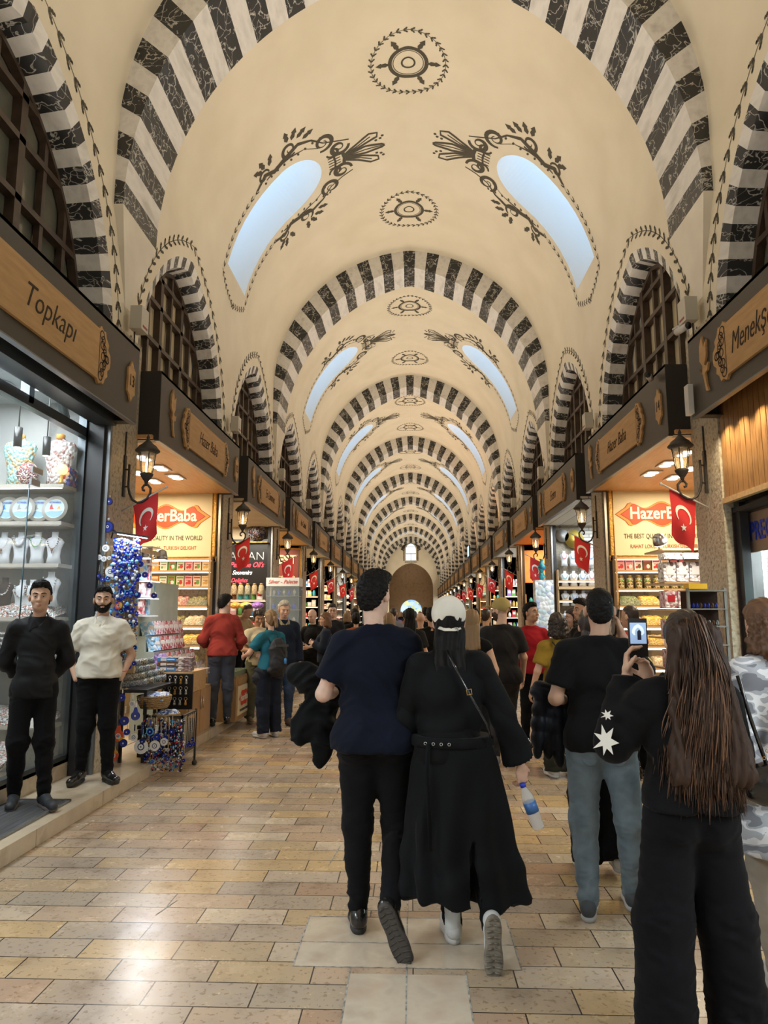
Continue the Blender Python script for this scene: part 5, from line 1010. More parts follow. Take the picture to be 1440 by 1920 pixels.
def surf(ps, h, box=None, fn=None):
    us = [p for p in ps if p['t'] != 'p' and p['op'] == 'u']
    lo = np.min([pbox(p, 2*h)[0] for p in us], 0); hi = np.max([pbox(p, 2*h)[1] for p in us], 0)
    if box is not None: lo = np.maximum(lo, box[0]); hi = np.minimum(hi, box[1])
    n = np.maximum(np.ceil((hi-lo)/h).astype(int)+1, 3); ax = [lo[i]+h*np.arange(n[i]) for i in range(3)]
    F = np.full(n, .5, np.float32); G = np.stack(np.meshgrid(*ax, indexing='ij'), -1)
    for p in ps:
        if p['t'] == 'p': F = np.maximum(F, dist(p, G)); continue
        m = .07; l, u = pbox(p, m); i0 = np.maximum(np.floor((l-lo)/h).astype(int), 0); i1 = np.minimum(np.ceil((u-lo)/h).astype(int)+1, n)
        if (i1 <= i0).any(): continue
        sl = tuple(slice(a, b) for a, b in zip(i0, i1)); d = dist(p, G[sl]); a = F[sl]
        if p['op'] == 'u': k = p['k']; q = np.clip(.5+.5*(d-a)/k, 0, 1); F[sl] = d*(1-q)+a*q-k*q*(1-q)
        else: k = p['k']; q = np.clip(.5-.5*(a+d)/k, 0, 1); F[sl] = a*(1-q)-d*q+k*q*(1-q)
    if fn is not None: F = fn(F, G)
    F[0], F[-1], F[:, 0], F[:, -1], F[:, :, 0], F[:, :, -1] = [h]*6 if 0 else (np.maximum(F[0], h), np.maximum(F[-1], h), np.maximum(F[:, 0], h), np.maximum(F[:, -1], h), np.maximum(F[:, :, 0], h), np.maximum(F[:, :, -1], h))
    S = F < 0; cn = [S[i:n[0]-1+i, j:n[1]-1+j, k:n[2]-1+k] for i in (0, 1) for j in (0, 1) for k in (0, 1)]
    al = np.logical_and.reduce(cn); an = np.logical_or.reduce(cn); C_ = an & ~al; idx = np.argwhere(C_)
    if len(idx) == 0: return np.zeros((0, 3)), np.zeros((0, 4), int)
    acc = np.zeros((len(idx), 3)); cntr = np.zeros(len(idx)); off = [A_(i, j, k).astype(int) for i in (0, 1) for j in (0, 1) for k in (0, 1)]
    for a in range(8):
        for b in range(a+1, 8):
            if np.abs(off[a]-off[b]).sum() != 1: continue
            fa = F[tuple((idx+off[a]).T)]; fb = F[tuple((idx+off[b]).T)]; m = (fa < 0) != (fb < 0)
            t = np.where(m, fa/np.where(m, fa-fb, 1), 0); acc += m[:, None]*(off[a]+(off[b]-off[a])*t[:, None]); cntr += m
    V = lo+h*(idx+acc/cntr[:, None]); M = np.full(C_.shape, -1); M[tuple(idx.T)] = np.arange(len(idx)); Q = []
    for a in range(3):
        b, c = (a+1) % 3, (a+2) % 3; s0 = [slice(None)]*3; s1 = [slice(None)]*3; s0[a] = slice(0, -1); s1[a] = slice(1, None)
        f0, f1 = S[tuple(s0)], S[tuple(s1)]; e = np.argwhere(f0 != f1); e = e[(e[:, b] > 0) & (e[:, c] > 0) & (e[:, b] < n[b]-1) & (e[:, c] < n[c]-1)]
        if not len(e): continue
        fl = f0[tuple(e.T)]; ub = np.zeros(3, int); ub[b] = 1; uc = np.zeros(3, int); uc[c] = 1
        q = np.stack([M[tuple((e-ub-uc).T)], M[tuple((e-uc).T)], M[tuple(e.T)], M[tuple((e-ub).T)]], 1); q[~fl] = q[~fl][:, ::-1]; Q.append(q)
    return V, np.concatenate(Q)
def nrm(V, Q):
    n = np.cross(V[Q[:, 2]]-V[Q[:, 0]], V[Q[:, 3]]-V[Q[:, 1]]); N_ = np.zeros_like(V)
    for i in range(4): np.add.at(N_, Q[:, i], n)
    return N_/np.maximum(np.linalg.norm(N_, axis=1), 1e-9)[:, None]
def vn(P, seed=0):
    I = np.floor(P).astype(np.int64); f = P-I; f = f*f*(3-2*f); out = 0.
    for a in (0, 1):
        for b in (0, 1):
            for c in (0, 1):
                h = (I[:, 0]+a)*374761393+(I[:, 1]+b)*668265263+(I[:, 2]+c)*2147483647+int(seed*7919)*1274126177; h = (h ^ (h >> 13))*1274126177 & 0xffffffff; h = (h ^ (h >> 16)) & 0xffff
                out = out+h/65535.*(f[:, 0] if a else 1-f[:, 0])*(f[:, 1] if b else 1-f[:, 1])*(f[:, 2] if c else 1-f[:, 2])
    return out
def rdg(P, seed): return 1-np.abs(vn(P, seed)*2-1)*2
def folds(kind, amp=.004, seed=0.):
    def f(V, N_):
        x, y, z = V.T; w_ = np.sin(x*13+seed)+np.sin(y*17+seed*2)+np.sin(z*9+seed)
        if kind == 'shirt': a = z*.8+np.sqrt(x*x+.004)*.42+.22*x+.05*np.sin(x*14+seed); b_ = x*.8-z*.3+.04*np.sin(z*11+seed*3); d = 1.5*rdg(np.stack([b_*7, y*6, a*13], 1), seed)+.9*rdg(np.stack([b_*16+3, y*12, a*26], 1), seed+1)-.6
        elif kind == 'legs': m = .35+1.0*np.exp(-((z-.16)/.13)**2)+.7*np.exp(-((z-.5)/.1)**2)+.6*np.exp(-((z-.85)/.08)**2); d = m*(1.3*rdg(np.stack([x*9, y*9, z*19+x*6], 1), seed)+.8*rdg(np.stack([x*18, y*18, z*40-x*12], 1), seed+2)-.6)
        elif kind == 'drape': an = np.arctan2(y, x); d = 1.6*np.sin(an*9+w_*.8+seed)*np.clip((1.0-z)*1.6, 0, 1)+.5*np.sin(z*20+w_*2)
        elif kind == 'hair': d = np.sin(x*170+np.sin(z*14+seed)*2.2)+.5*np.sin(x*330+y*200+z*20)
        elif kind == 'curl': d = 1.6*rdg(V*[70, 70, 95], seed)+.8*rdg(V*[150, 150, 150], seed+1)-.8
        elif kind == 'puff': d = 2.4*np.abs(np.sin(z*34+w_*.6))-1
        else: d = w_
        return V+N_*(amp*.75*d)[:, None]
    return f
def skinmesh(parts, name, m, parent, post=None, S=1., boxes=None):
    """parts = [(prims, voxel, box, fn)]"""
    VV = []; QQ = []; o = 0
    for pr, h, bx_, fn in parts:
        V, Q = surf(pr, h, bx_, fn)
        if not len(V): continue
        if post: V = post(V, nrm(V, Q))
        VV.append(V); QQ.append(Q+o); o += len(V)
    V = np.concatenate(VV)*S; Q = np.concatenate(QQ); me = bpy.data.meshes.new(name); me.vertices.add(len(V)); me.vertices.foreach_set('co', V.astype(np.float32).ravel())
    me.loops.add(len(Q)*4); me.loops.foreach_set('vertex_index', Q.astype(np.int32).ravel()); me.polygons.add(len(Q)); me.polygons.foreach_set('loop_start', np.arange(0, len(Q)*4, 4, dtype=np.int32)); me.polygons.foreach_set('loop_total', np.full(len(Q), 4, np.int32)); me.polygons.foreach_set('use_smooth', np.ones(len(Q), bool))
    me.materials.append(m); me.update(calc_edges=True); ob = bpy.data.objects.new(name, me); COL.objects.link(ob); ob.parent = parent; return ob
def rotm(z=0, x=0, y=0): return np.array(Euler((x, y, z)).to_matrix())
def head_prims(face=True, female=False):
    j = .93 if female else 1.
    p = [el((0, -.012, .035), (.073, .092, .088), .02), el((0, .012, -.025), (.058*j, .072, .085), .03), el((0, .045, -.082), (.036*j, .034, .028), .03), el((.0, .0, -.06), (.050*j, .056, .05), .03)]
    if face:
        for s in (-1, 1):
            p += [el((s*.041, .052, -.03), (.022, .026, .026), .02), rc((s*.012, .083, .023), (s*.046, .068, .024), .009, .008, .012), el((s*.031, .093, .004), (.016, .017, .010), .012, op='s'), el((s*.079, -.010, -.008), (.010, .018, .031), .008, rotm(s*-.45)), rc((s*.008, .094, -.029), (s*.012, .09, -.031), .009, .007, .01)]
            p += [rc((s*.005, .083, -.058), (s*.020, .074, -.059), .0065, .004, .008), rc((s*.004, .081, -.071), (s*.016, .074, -.069), .0075, .004, .008)]
        p += [rc((0, .082, .012), (0, .104, -.026), .008, .011, .012)]
    else: p += [el((s*.079, -.008, -.008), (.010, .018, .031), .008, rotm(s*-.45)) for s in (-1, 1)]+[rc((0, .075, .01), (0, .095, -.028), .009, .011, .015)]
    return p
def hand_prims(w_, d, n, th, curl=.5, sc=1., k=.006, spread=0.):
    """w_ wrist, d pointing along the palm, n palm normal, th = side of the thumb (unit, perpendicular)"""
    d = d/np.linalg.norm(d); n = n-d*(n@d); n = n/np.linalg.norm(n); s = np.cross(d, n); s = s*np.sign(s@th) if abs(s@th) > 1e-6 else s
    R_ = np.stack([s, d, n], 1); p = [el(w_+d*.048*sc, (.040*sc, .052*sc, .015*sc), .01, R_), rc(w_-d*.03, w_+d*.02, .025*sc, .022*sc, .015)]
    for i, (o, L_) in enumerate(((.028, .072), (.010, .080), (-.009, .074), (-.027, .058))):
        a = w_+d*.088*sc+s*o*sc; q = curl*.9; d1 = d*math.cos(q)+n*math.sin(q)+s*spread*(1.5-i)*.1; b = a+d1*L_*.5*sc; q2 = curl*1.9; d2 = d*math.cos(q2)+n*math.sin(q2); c = b+d2*L_*.5*sc
        p += [rc(a, b, .0088*sc, .0078*sc, k), rc(b, c, .0078*sc, .0062*sc, k)]
    a = w_+d*.025*sc+s*.030*sc; b = a+(d*.6+s*.7+n*.25*(.5+curl))*.038*sc; c = b+(d*.85+s*.1+n*(.2+.5*curl))*.034*sc
    p += [rc(a, b, .0125*sc, .0095*sc, .01), rc(b, c, .0095*sc, .0075*sc, k)]
    return p
J0 = dict(shL=(-.160, -.01, 1.375), shR=(.160, -.01, 1.375), elL=(-.222, -.03, 1.115), elR=(.222, -.03, 1.115), wrL=(-.235, .05, .875), wrR=(.235, .05, .875), hipL=(-.085, 0, .91), hipR=(.085, 0, .91), knL=(-.095, .015, .50), knR=(.095, .015, .50), anL=(-.10, -.03, .09), anR=(.10, -.03, .09), toL=(-.12, .12, .03), toR=(.12, .12, .03), head=(0, .015, 1.625))
def fab(name, col, rough=.85, bs=.15, sc=260):
    def fn(N, L, b, c):
        n = N('TexNoise'); n.inputs['Scale'].default_value = sc; L(c, n.inputs['Vector']); n2 = N('TexNoise'); n2.inputs['Scale'].default_value = 5; L(c, n2.inputs['Vector'])
        L(ramp(N, L, n2.outputs[0], [(.3, tuple(q*.82 for q in col)), (.7, tuple(min(1, q*1.12) for q in col))]), b.inputs['Base Color']); bump(N, L, b, n.outputs[0], bs, .002); b.inputs['Sheen Weight'].default_value = .03
    return nodes('fabric_'+name, fn, col=col, rough=rough, spec=.14)
def skin(name, col):
    m = noisy('skin_'+name, [tuple(q*.86 for q in col), col, (min(1, col[0]*1.06), col[1]*.92, col[2]*.9)], 14, .5); b = m.node_tree.nodes['Principled BSDF']; b.inputs['Subsurface Weight'].default_value = .08; b.inputs['Subsurface Radius'].default_value = (.02, .008, .004); return m
SKL = skin('light', (.62, .38, .27)); SKM = skin('olive', (.50, .30, .20)); SKP = skin('pale', (.66, .44, .34))
HBLK = mat('hair_black', (.004, .0032, .003), .6, spec=.2); HBR = mat('hair_brown', (.05, .022, .011), .4); HDK = mat('hair_dark_brown', (.022, .011, .007), .42); HGR = mat('hair_white', (.5, .48, .44), .6); HBL = mat('hair_blonde', (.22, .13, .06), .5); HLB = mat('hair_light_brown', (.14, .065, .03), .5)
LEA = mat('black_leather', (.012, .011, .011), .22, coat=.3); RUB = mat('black_rubber', (.02, .018, .017), .7)
def person(lab, loc, rz=0, H=1.75, b=1., pose={}, sk=SKL, hair=('short', HBLK), top=None, bottom=None, shoe=(LEA, RUB), res=.012, face=False, hy=0., hx=0., hands=False, extra=None, group=None, fem=False, sleeve='short', hem=.88, loose=.012, wide=.0, curl=(.5, .5), beard=None, neck=True, vneck=False, cat='person', flare=0., amp=.004, hroll=0.):
    S = H/1.75; R.seed(int(H*1000)+len(lab)); o = thing('person', loc, lab, cat, group, rz); J = {k: A_(*v) for k, v in {**J0, **pose}.items()}; hd = J['head']; nk = A_(0, -.012, 1.43)+(hd-A_(0, .015, 1.625))*.35
    bw = b*(.93 if fem else 1.); waist = .9 if fem else 1.
    torso = [el((0, -.0, .94), (.16*bw, .112*b, .12)), el((0, .005, 1.08), (.145*bw*waist, .105*b, .15)), el((0, -.005, 1.25), (.152*bw, .108*b, .17), .03), rc(J['shL']+A_(.015, 0, -.01), J['shR']-A_(.015, 0, .01), .050, .050, .03), rc(A_(-.02, -.015, 1.44), J['shL']+A_(.03, 0, .01), .042, .040, .02), rc(A_(.02, -.015, 1.44), J['shR']+A_(-.03, 0, .01), .042, .040, .02)]+[el((s*.075, -.05*b, .91), (.088*b, .085*b, .10), .04) for s in (-1, 1)]
    if fem: torso += [el((s*.07, .085, 1.27), (.06, .05, .06), .04) for s in (-1, 1)]
    armL = {}; arm = []; leg = []
    for q in 'LR': arm += [rc(J['sh'+q], J['el'+q], .047*b**.5, .037, .03), rc(J['el'+q], J['wr'+q], .038, .025, .02)]
    for q in 'LR': leg += [rc(J['hip'+q], J['kn'+q], .086*b, .053, .04), rc(J['kn'+q], J['an'+q], .050, .034, .03), el(J['kn'+q]*.65+J['an'+q]*.35+A_(0, -.02, 0), (.045, .046, .10), .03)]
    foot = []
    for q in 'LR': foot += [rc(J['an'+q]-A_(0, .015, .03), J['to'+q], .036, .03, .02)]
    Rh = rotm(hy, hx, hroll); HP = xf(head_prims(face, fem), Rh, hd); neckp = [rc(nk-A_(0, .012, .02), hd+Rh@A_(0, -.02, -.07), .050 if not fem else .044, .050 if not fem else .043, .02)]
    hn = []
    dirs = {}
    for q, s in (('L', -1), ('R', 1)):
        d = J['wr'+q]-J['el'+q]; d = J.get('hd'+q, d); nv = J.get('hn'+q, A_(-s, .0, 0)); th_ = J.get('ht'+q, A_(0, 1, .3)); hn.append(hand_prims(J['wr'+q], d, nv, th_, curl[0 if q == 'L' else 1]))
    parts = [(grow(torso+leg, -.009 if bottom is not None else 0)+arm+foot+neckp, max(res, .010), None, None), (HP+neckp, .0055 if face else max(res*.7, .008), (hd-A_(.12, .14, .15), hd+A_(.12, .14, .16)), None)]
    for h_ in (hn if hands is not None else []): parts.append((h_, .0045 if hands else .007, None, None))
    skinmesh(parts, 'body', sk, o, None, S)
    # clothes
    if top is not None:
        tp = grow(torso, loose); 
        for q in 'LR':
            a, e, w_ = J['sh'+q], J['el'+q], J['wr'+q]
            if sleeve == 'short': c = a+(e-a)*.72; n_ = (e-a)/np.linalg.norm(e-a); tp.append(rc(a, e, .052*b**.5+loose+.006, .052+loose+.010, .03, clip=[(c, n_)]))
            elif sleeve == 'long': tp += [rc(a, e, .052*b**.5+loose, .046+loose, .03), rc(e, w_, .046+loose, .034+loose, .03, clip=[(w_-(w_-e)*.04, (w_-e)/np.linalg.norm(w_-e))])]
            elif sleeve == 'rolled': c = e+(w_-e)*.55; tp += [rc(a, e, .052*b**.5+loose, .046+loose, .03), rc(e, w_, .046+loose, .040+loose, .03, clip=[(c, (w_-e)/np.linalg.norm(w_-e))])]
            elif sleeve == 'none': c = a+(e-a)*.12; tp.append(rc(a, e, .05, .05, .03, clip=[(c, (e-a)/np.linalg.norm(e-a))]))
        if hem < 1.05: hh = max(0, .89-hem); tp.append(el((0, -.012, hem+.04), (.193*bw+flare*.6+hh*.16, .145*b+flare*.6+hh*.1, .20), .03))
        if vneck: tp += [el((0, .115, 1.435), (.030, .06, .065), .004, op='s')]
        tp += [cut((0, 0, hem), (0, 0, -1)), cut((0, 0, 1.475), (0, 0, 1))]
        skinmesh([(tp, res, None, None)], 'top', top, o, folds('shirt', amp, rz+H*10), S)
    if bottom is not None:
        bt = grow([p for p in torso if p['t'] == 'e' and p['c'][2] < 1.0], .004)
        for q in 'LR': k_ = J['kn'+q]; a_ = J['an'+q]; h_ = J['hip'+q]; bt += [rc(h_, k_, .088*b+.012, .060+wide*.55+.010, .05), rc(k_, a_, .062+wide*.55+.008, .046+wide, .05, clip=[(a_-(a_-k_)*.0+A_(0, 0, -.02), (a_-k_)/np.linalg.norm(a_-k_))])]; bt.append(el(k_*.62+a_*.38+A_(0, -.015, 0), (.056+wide*.6, .058+wide*.6, .12), .03))
        bt += [cut((0, 0, .99), (0, 0, 1))]
        skinmesh([(bt, res, None, None)], 'trousers', bottom, o, folds('legs', .006, H), S)
    if shoe is not None:
        for q in 'LR':
            a, t = J['an'+q], J['to'+q]; dd = (t-a); f = A_(dd[0], dd[1], 0); f = f/np.linalg.norm(f) if 'sole'+q not in J else J['sole'+q]; up = A_(0, 0, 1) if 'up'+q not in J else J['up'+q]
            heel = a-up*.045-f*.03; toe = heel+f*.215; R_ = np.stack([np.cross(f, up), f, up], 1)
            sp = [rc(heel+up*.012, toe+up*.0, .036, .036, .02), rc(heel+up*.05+f*.02, toe*.5+heel*.5+up*.02, .038, .036, .02), rc(a, heel+up*.03, .040, .040, .02), dict(t='p', p=heel-up*.025, n=-up, op='x')]
            sh = skinmesh([(sp, .0065 if res < .011 else .012, None, None)], 'shoe', shoe[0], o, None, S)
            so = [el(heel+f*.035-up*.024, (.041, .065, .021), .02, R_), el(heel+f*.155-up*.024, (.046, .092, .021), .03, R_), rc(heel+f*.0-up*.026, heel+f*.2-up*.026, .018, .018, .03), dict(t='p', p=heel-up*.040, n=-up, op='x')]
            so_ = skinmesh([(so, .007 if res < .011 else .012, None, None)], 'sole', shoe[2] if len(shoe) > 2 and 'sole'+q in J else shoe[1], sh, None, S)
            if 'sole'+q in J:
                tb = MB(); sd = np.cross(f, up)
                for i in range(11):
                    c_ = heel-up*.0415+f*(-.012+.024*i); wd = (.024, .032, .033, .028, .024, .026, .034, .040, .040, .034, .022)[i]
                    for m in (-1, 1): tb.tube([tuple((c_+sd*m*.004)*S), tuple((c_+sd*m*wd+f*.006)*S)], .0048*S, 4)
                tb.build('tread', shoe[2] if len(shoe) > 2 else shoe[1], sh)
    # hair
    st, hm = hair
    def region(front, side, back):
        def f(F, G):
            L_ = (G-hd)@Rh; y = L_[..., 1]; z = L_[..., 2]; lim = np.interp(y, [-.07, -.03, -.005, .02, .045, .09], [back, side-.02, side, side+.045, front-.012, front]); return np.maximum(F, (lim-z)*.8)
        return f
    base = xf([el((0, -.014, .040), (.080, .099, .092), .02), el((0, -.03, -.02), (.072, .075, .08), .03)], Rh, hd); cu = folds('curl', .006 if face else .008)
    if st in ('short', 'crop'): g = .001 if st == 'short' else -.006; skinmesh([(grow(base, g)+(xf([el((0, .018, .098), (.062, .066, .042), .02), el((.015, .066, .098), (.040, .026, .026), .02)], Rh, hd) if st == 'short' else []), .005 if (face or res < .011) else .010, None, region(.082, .008, -.078))], 'hair', hm, o, folds('curl', .0045 if st == 'short' else .002), S)
    if st == 'cap': skinmesh([(grow(base, -.002), .010, None, region(.03, -.02, -.085))], 'hair', hm, o, cu, S)
    if st in ('long', 'bob', 'tail', 'bun', 'curly'):
        skinmesh([(grow(base, .006), .007 if res < .011 else .010, None, region(.068, -.03, -.12))], 'hair', hm, o, folds('hair', .004), S)
        ex = []
        if st == 'bob' or st == 'curly':
            for s in (-1, 1): ex += [rc((s*.065, -.03, .03), (s*.078, -.02, -.10), .032, .034, .03)]
            ex += [rc((-.04, -.07, .02), (-.045, -.075, -.11), .045, .05, .03), rc((.04, -.07, .02), (.045, -.075, -.11), .045, .05, .03)]
        if st == 'long': ex += [rc((-.04, -.055, -.04), (-.055, -.085, -.26), .042, .04, .03), rc((.04, -.055, -.04), (.055, -.085, -.26), .042, .04, .03), rc((0, -.065, -.04), (0, -.10, -.29), .045, .04, .03)]
        if st == 'tail': ex += [el((0, -.115, .02), (.03, .03, .03), .02), rc((0, -.13, .01), (0, -.15, -.10), .035, .022, .02)]
        if st == 'bun': ex += [el((0, -.11, .04), (.042, .04, .042), .02)]
        if ex: skinmesh([(xf(ex, Rh, hd), .010, None, None)], 'hair', hm, o, folds('curl' if st == 'curly' else 'hair', .014 if st == 'curly' else .006), S)
    if beard:
        def bf(F, G):
            L_ = (G-hd)@Rh; x, y, z = L_[..., 0], L_[..., 1], L_[..., 2]; ax = np.abs(x); lim = np.interp(ax, [0, .018, .03, .05, .075], [-.045, -.045, -.05, -.035, -.005]); m = np.sqrt((x/.020)**2+((z+.064)/.0085)**2)
            return np.maximum(np.maximum(np.maximum(np.maximum(F, (z-lim)*.9), -(y+.004)), (1-m)*.008), ax-.066)
        skinmesh([(grow(HP, beard[1]), .005, (hd-A_(.11, .13, .15), hd+A_(.11, .13, .12)), bf)], 'beard', beard[0], o, folds('curl', .002), S)
    if face:
        for s in (-1, 1):
            q = lambda *p: tuple((hd+Rh@A_(*p))*S)
            e = MB(); e.ball((0, 0, 0), .0125*S, 0, 12); e.ball(tuple(Rh@A_(0, .0062, -.0005)*S), .0074*S, 1, 12); e = e.build('eye', [mat('eyeball', (.62, .60, .57), .25), mat('iris_dark', (.02, .012, .008), .15)], o); e.location = q(s*.031, .0705, .003)
            bw_ = MB(); P = [q(s*a, y_, z_) for a, y_, z_ in ((.012, .092, .024), (.024, .091, .029), (.038, .083, .031), (.052, .068, .026))]; bw_.tube(P, [.0035*S, .0042*S, .0038*S, .0018*S], 6, flat=1.); bw_.build('eyebrow', hm if st != 'bald' else HDK, o)
            ld = MB(); P = [q(s*a, y_, z_) for a, y_, z_ in ((.018, .080, .004), (.026, .0835, .0105), (.036, .0815, .0105), (.046, .073, .004))]; ld.tube(P, .0036*S, 5); ld.tube([q(s*a, y_, z_) for a, y_, z_ in ((.019, .079, -.001), (.026, .0815, -.0065), (.036, .0795, -.0065), (.045, .071, -.001))], .0020*S, 5); ld.build('eyelid', sk, o)
        lp = MB(); lp.tube([q(a, y_, z_) for a, y_, z_ in ((-.022, .0765, -.0635), (-.010, .0885, -.0615), (0, .0905, -.063), (.010, .0885, -.0615), (.022, .0765, -.0635))], [.0015*S, .0042*S, .0038*S, .0042*S, .0015*S], 6); lp.tube([q(a, y_, z_) for a, y_, z_ in ((-.018, .078, -.068), (-.008, .0885, -.071), (.008, .0885, -.071), (.018, .078, -.068))], [.0018*S, .0050*S, .0050*S, .0018*S], 6); lp.build('lips', mat('lips', (.42, .17, .13), .45), o)
    if extra: extra(o, J, hd, Rh, S)
    return o
def garment(ps, name, m, parent, h=.008, kind='shirt', amp=.006, S=1., **t): g = skinmesh([(ps, h, None, None)], name, m, parent, folds(kind, amp, 3.), S); tag(g, **t); return g
# ---------------------------------------------------------------- the people
T_NAVY = fab('navy_tee', (.0035, .0055, .014)); T_BLK = fab('black_tee', (.0045, .0045, .005)); T_BLK2 = fab('faded_black', (.018, .018, .02)); COAT = fab('black_coat', (.0035, .004, .005), .75); TR_BLK = fab('black_trousers', (.004, .004, .005)); JEAN = noisy('blue_jeans', [(.075, .105, .135), (.17, .22, .26), (.11, .15, .185)], 6, .85, .15, 6, spec=.2); JEAN2 = noisy('dark_jeans', [(.02, .035, .07), (.05, .08, .14)], 7, .85, .1, 6, spec=.2); JGR = noisy('grey_black_jeans', [(.015, .015, .017), (.05, .05, .055)], 5, .85, spec=.2)
WSH = mat('white_sneaker', (.55, .55, .55), .45); WSO = mat('white_sole', (.45, .44, .42), .6); SOLE = noisy('worn_sole', [(.10, .085, .06), (.24, .21, .17)], 30, .8, .4)
def loc3(o, S, p): return tuple(A_(*p)*S)
# A: tall man in navy tee, seen from behind, jacket over his left arm
def exA(o, J, hd, Rh, S):
    ps = [rc((-.44, .16, 1.22), (-.22, .12, 1.10), .035, .06, .04), el((-.33, .15, 1.17), (.13, .07, .075), .04, rotm(0, 0, .5)), el((-.335, .13, 1.0), (.085, .035, .16), .04, rotm(.3, 0, .55)), el((-.275, .12, .90), (.055, .035, .17), .03, rotm(.2, 0, .12)), el((-.25, .16, 1.02), (.06, .03, .2), .03)]
    g = garment(ps, 'jacket', COAT, None, .008, 'shirt', .016, S); g.location = o.location; g.rotation_euler = o.rotation_euler; tag(g, 'black jacket draped over the left forearm of the tall navy shirted man', 'jacket')
person('tall man from behind in navy tee, black trousers and black boots', (-.2, 3.95, 0), 0, 1.86, 1.13, dict(elL=(-.262, -.02, 1.125), wrL=(-.17, .22, 1.12), elR=(.245, .03, 1.10), wrR=(.26, .14, .90), knR=(.115, .05, .47), anR=(.083, -.22, .17), toR=(.145, -.26, .05), soleR=A_(.42, -.12, -.90)/np.linalg.norm(A_(.42, -.12, -.90)), upR=A_(.1, .98, -.1), anL=(-.078, .0, .085), toL=(-.10, .15, .03), knL=(-.085, .02, .49)), SKP, ('short', HBLK), T_NAVY, TR_BLK, (LEA, RUB, mat('boot_tread', (.05, .042, .035), .75)), .009, hy=-.55, sleeve='short', hem=.86, loose=.017, extra=exA, amp=.007)
# B: woman in a long black trench coat and white cap
def exB(o, J, hd, Rh, S):
    q = [rc(J['shL'], J['elL'], .066, .062, .03), rc(J['elL'], J['wrL'], .062, .07, .03), rc(J['shR'], J['elR'], .066, .066, .03), rc(J['elR'], J['wrR'], .062, .088, .03, clip=[(J['wrR']+A_(.0, 0, .03), (J['wrR']-J['elR'])/np.linalg.norm(J['wrR']-J['elR']))])]
    q += [el((0, -.01, 1.25), (.175, .135, .20), .04), el((0, 0, 1.08), (.17, .13, .16), .04), rc((-.14, 0, 1.39), (.14, 0, 1.39), .07, .07, .04), rc((0, -.03, 1.44), (0, -.02, 1.48), .075, .07, .03)]
    q += [fr(1.0, .20, (.01, -.005), (.055, -.03), (.205, .15), (.335, .21), .05), dict(t='p', p=A_(0, 0, .235), n=A_(-.06, .0, -1), op='x'), el((.10, -.25, .30), (.012, .16, .26), .004, op='s')]
    g = garment(q, 'trench_coat', COAT, o, .009, 'drape', .016, S)
    b = skinmesh([([fr(.975, 1.025, (.01, -.005), (.01, -.005), (.222, .166), (.218, .162), .01)], .009, None, None)], 'belt', COAT, o, None, S); b = MB()
    b.tube([loc3(o, S, p) for p in ((-.12, -.155, 1.0), (-.13, -.17, .85), (-.12, -.20, .66), (-.115, -.225, .5))], .016, 6, flat=.3); bl = b.build('belt_tail', COAT, o)
    for i in range(4): e = MB(); x = -.135+.040*i; y = -.165-.02*math.cos(x*4); e.tube([loc3(o, S, (x+.007*math.cos(a), -.176+1.55*x*x, 1.0+.007*math.sin(a))) for a in [2*pi*j/10 for j in range(10)]], .0022, 4, closed=True); e.build('eyelet', M_steel, bl)
    b = MB(); b.tube([loc3(o, S, p) for p in ((-.02, -.11, 1.47), (.03, -.165, 1.37), (.10, -.175, 1.24), (.18, -.16, 1.10), (.205, -.13, 1.02))], .009, 6, flat=.5); b.build('bag_strap', LEA, o); b = MB(); b.tube([loc3(o, S, (.088+a, -.192, 1.262+c)) for a, c in ((-.012, .012), (.012, .016), (.016, -.010), (-.008, -.014))], .0022, 4, closed=True); b.build('buckle', M_gilt, o)
    cp = grow(xf([el((0, -.012, .045), (.082, .100, .088), .01), el((0, -.125, .0), (.038, .06, .034), .004, op='s')], Rh, hd), .012)
    def capfn(F, G):
        L_ = (G-hd)@Rh; z = L_[..., 2]; y = L_[..., 1]; return np.maximum(F, (np.interp(y, [-.1, .08], [-.038, .03])-z)*.9)
    c = skinmesh([(cp, .0035, None, capfn)], 'cap', fab('cap_white', (.74, .70, .62), .8, .1), o, None, S)
    b = MB(); b.tube([tuple((hd+Rh@A_(*p))*S) for p in ((-.055, -.092, -.028), (-.025, -.113, -.038), (.025, -.113, -.038), (.055, -.092, -.028))], .013, 6, flat=.3); b.build('cap_strap', MATS['fabric_cap_white'], c); b = MB(); b.tube([tuple((hd+Rh@A_(*p))*S) for p in ((.03, -.116, -.030), (.045, -.112, -.032), (.045, -.112, -.046), (.03, -.116, -.044))], .003, 4, closed=True); b.build('cap_buckle', M_steel, c)
    br = skinmesh([([el((0, .12, .035), (.07, .075, .008), .01)], .006, None, None)], 'cap_brim', MATS['fabric_cap_white'], c, None, S); br.location = tuple(hd*S-A_(0, 0, 0))
    s_ = garment([rc((-.005, -.02, .22), (0, -.03, .08), .042, .040, .01)], 'sock', mat('white_sock', (.55, .56, .55), .9), o, .008, 'curl', .001, S); s2 = garment([rc(tuple(J['anR']*.68+J['knR']*.32), tuple(J['anR']), .042, .040, .01)], 'sock', MATS['white_sock'], o, .008, 'curl', .001, S)
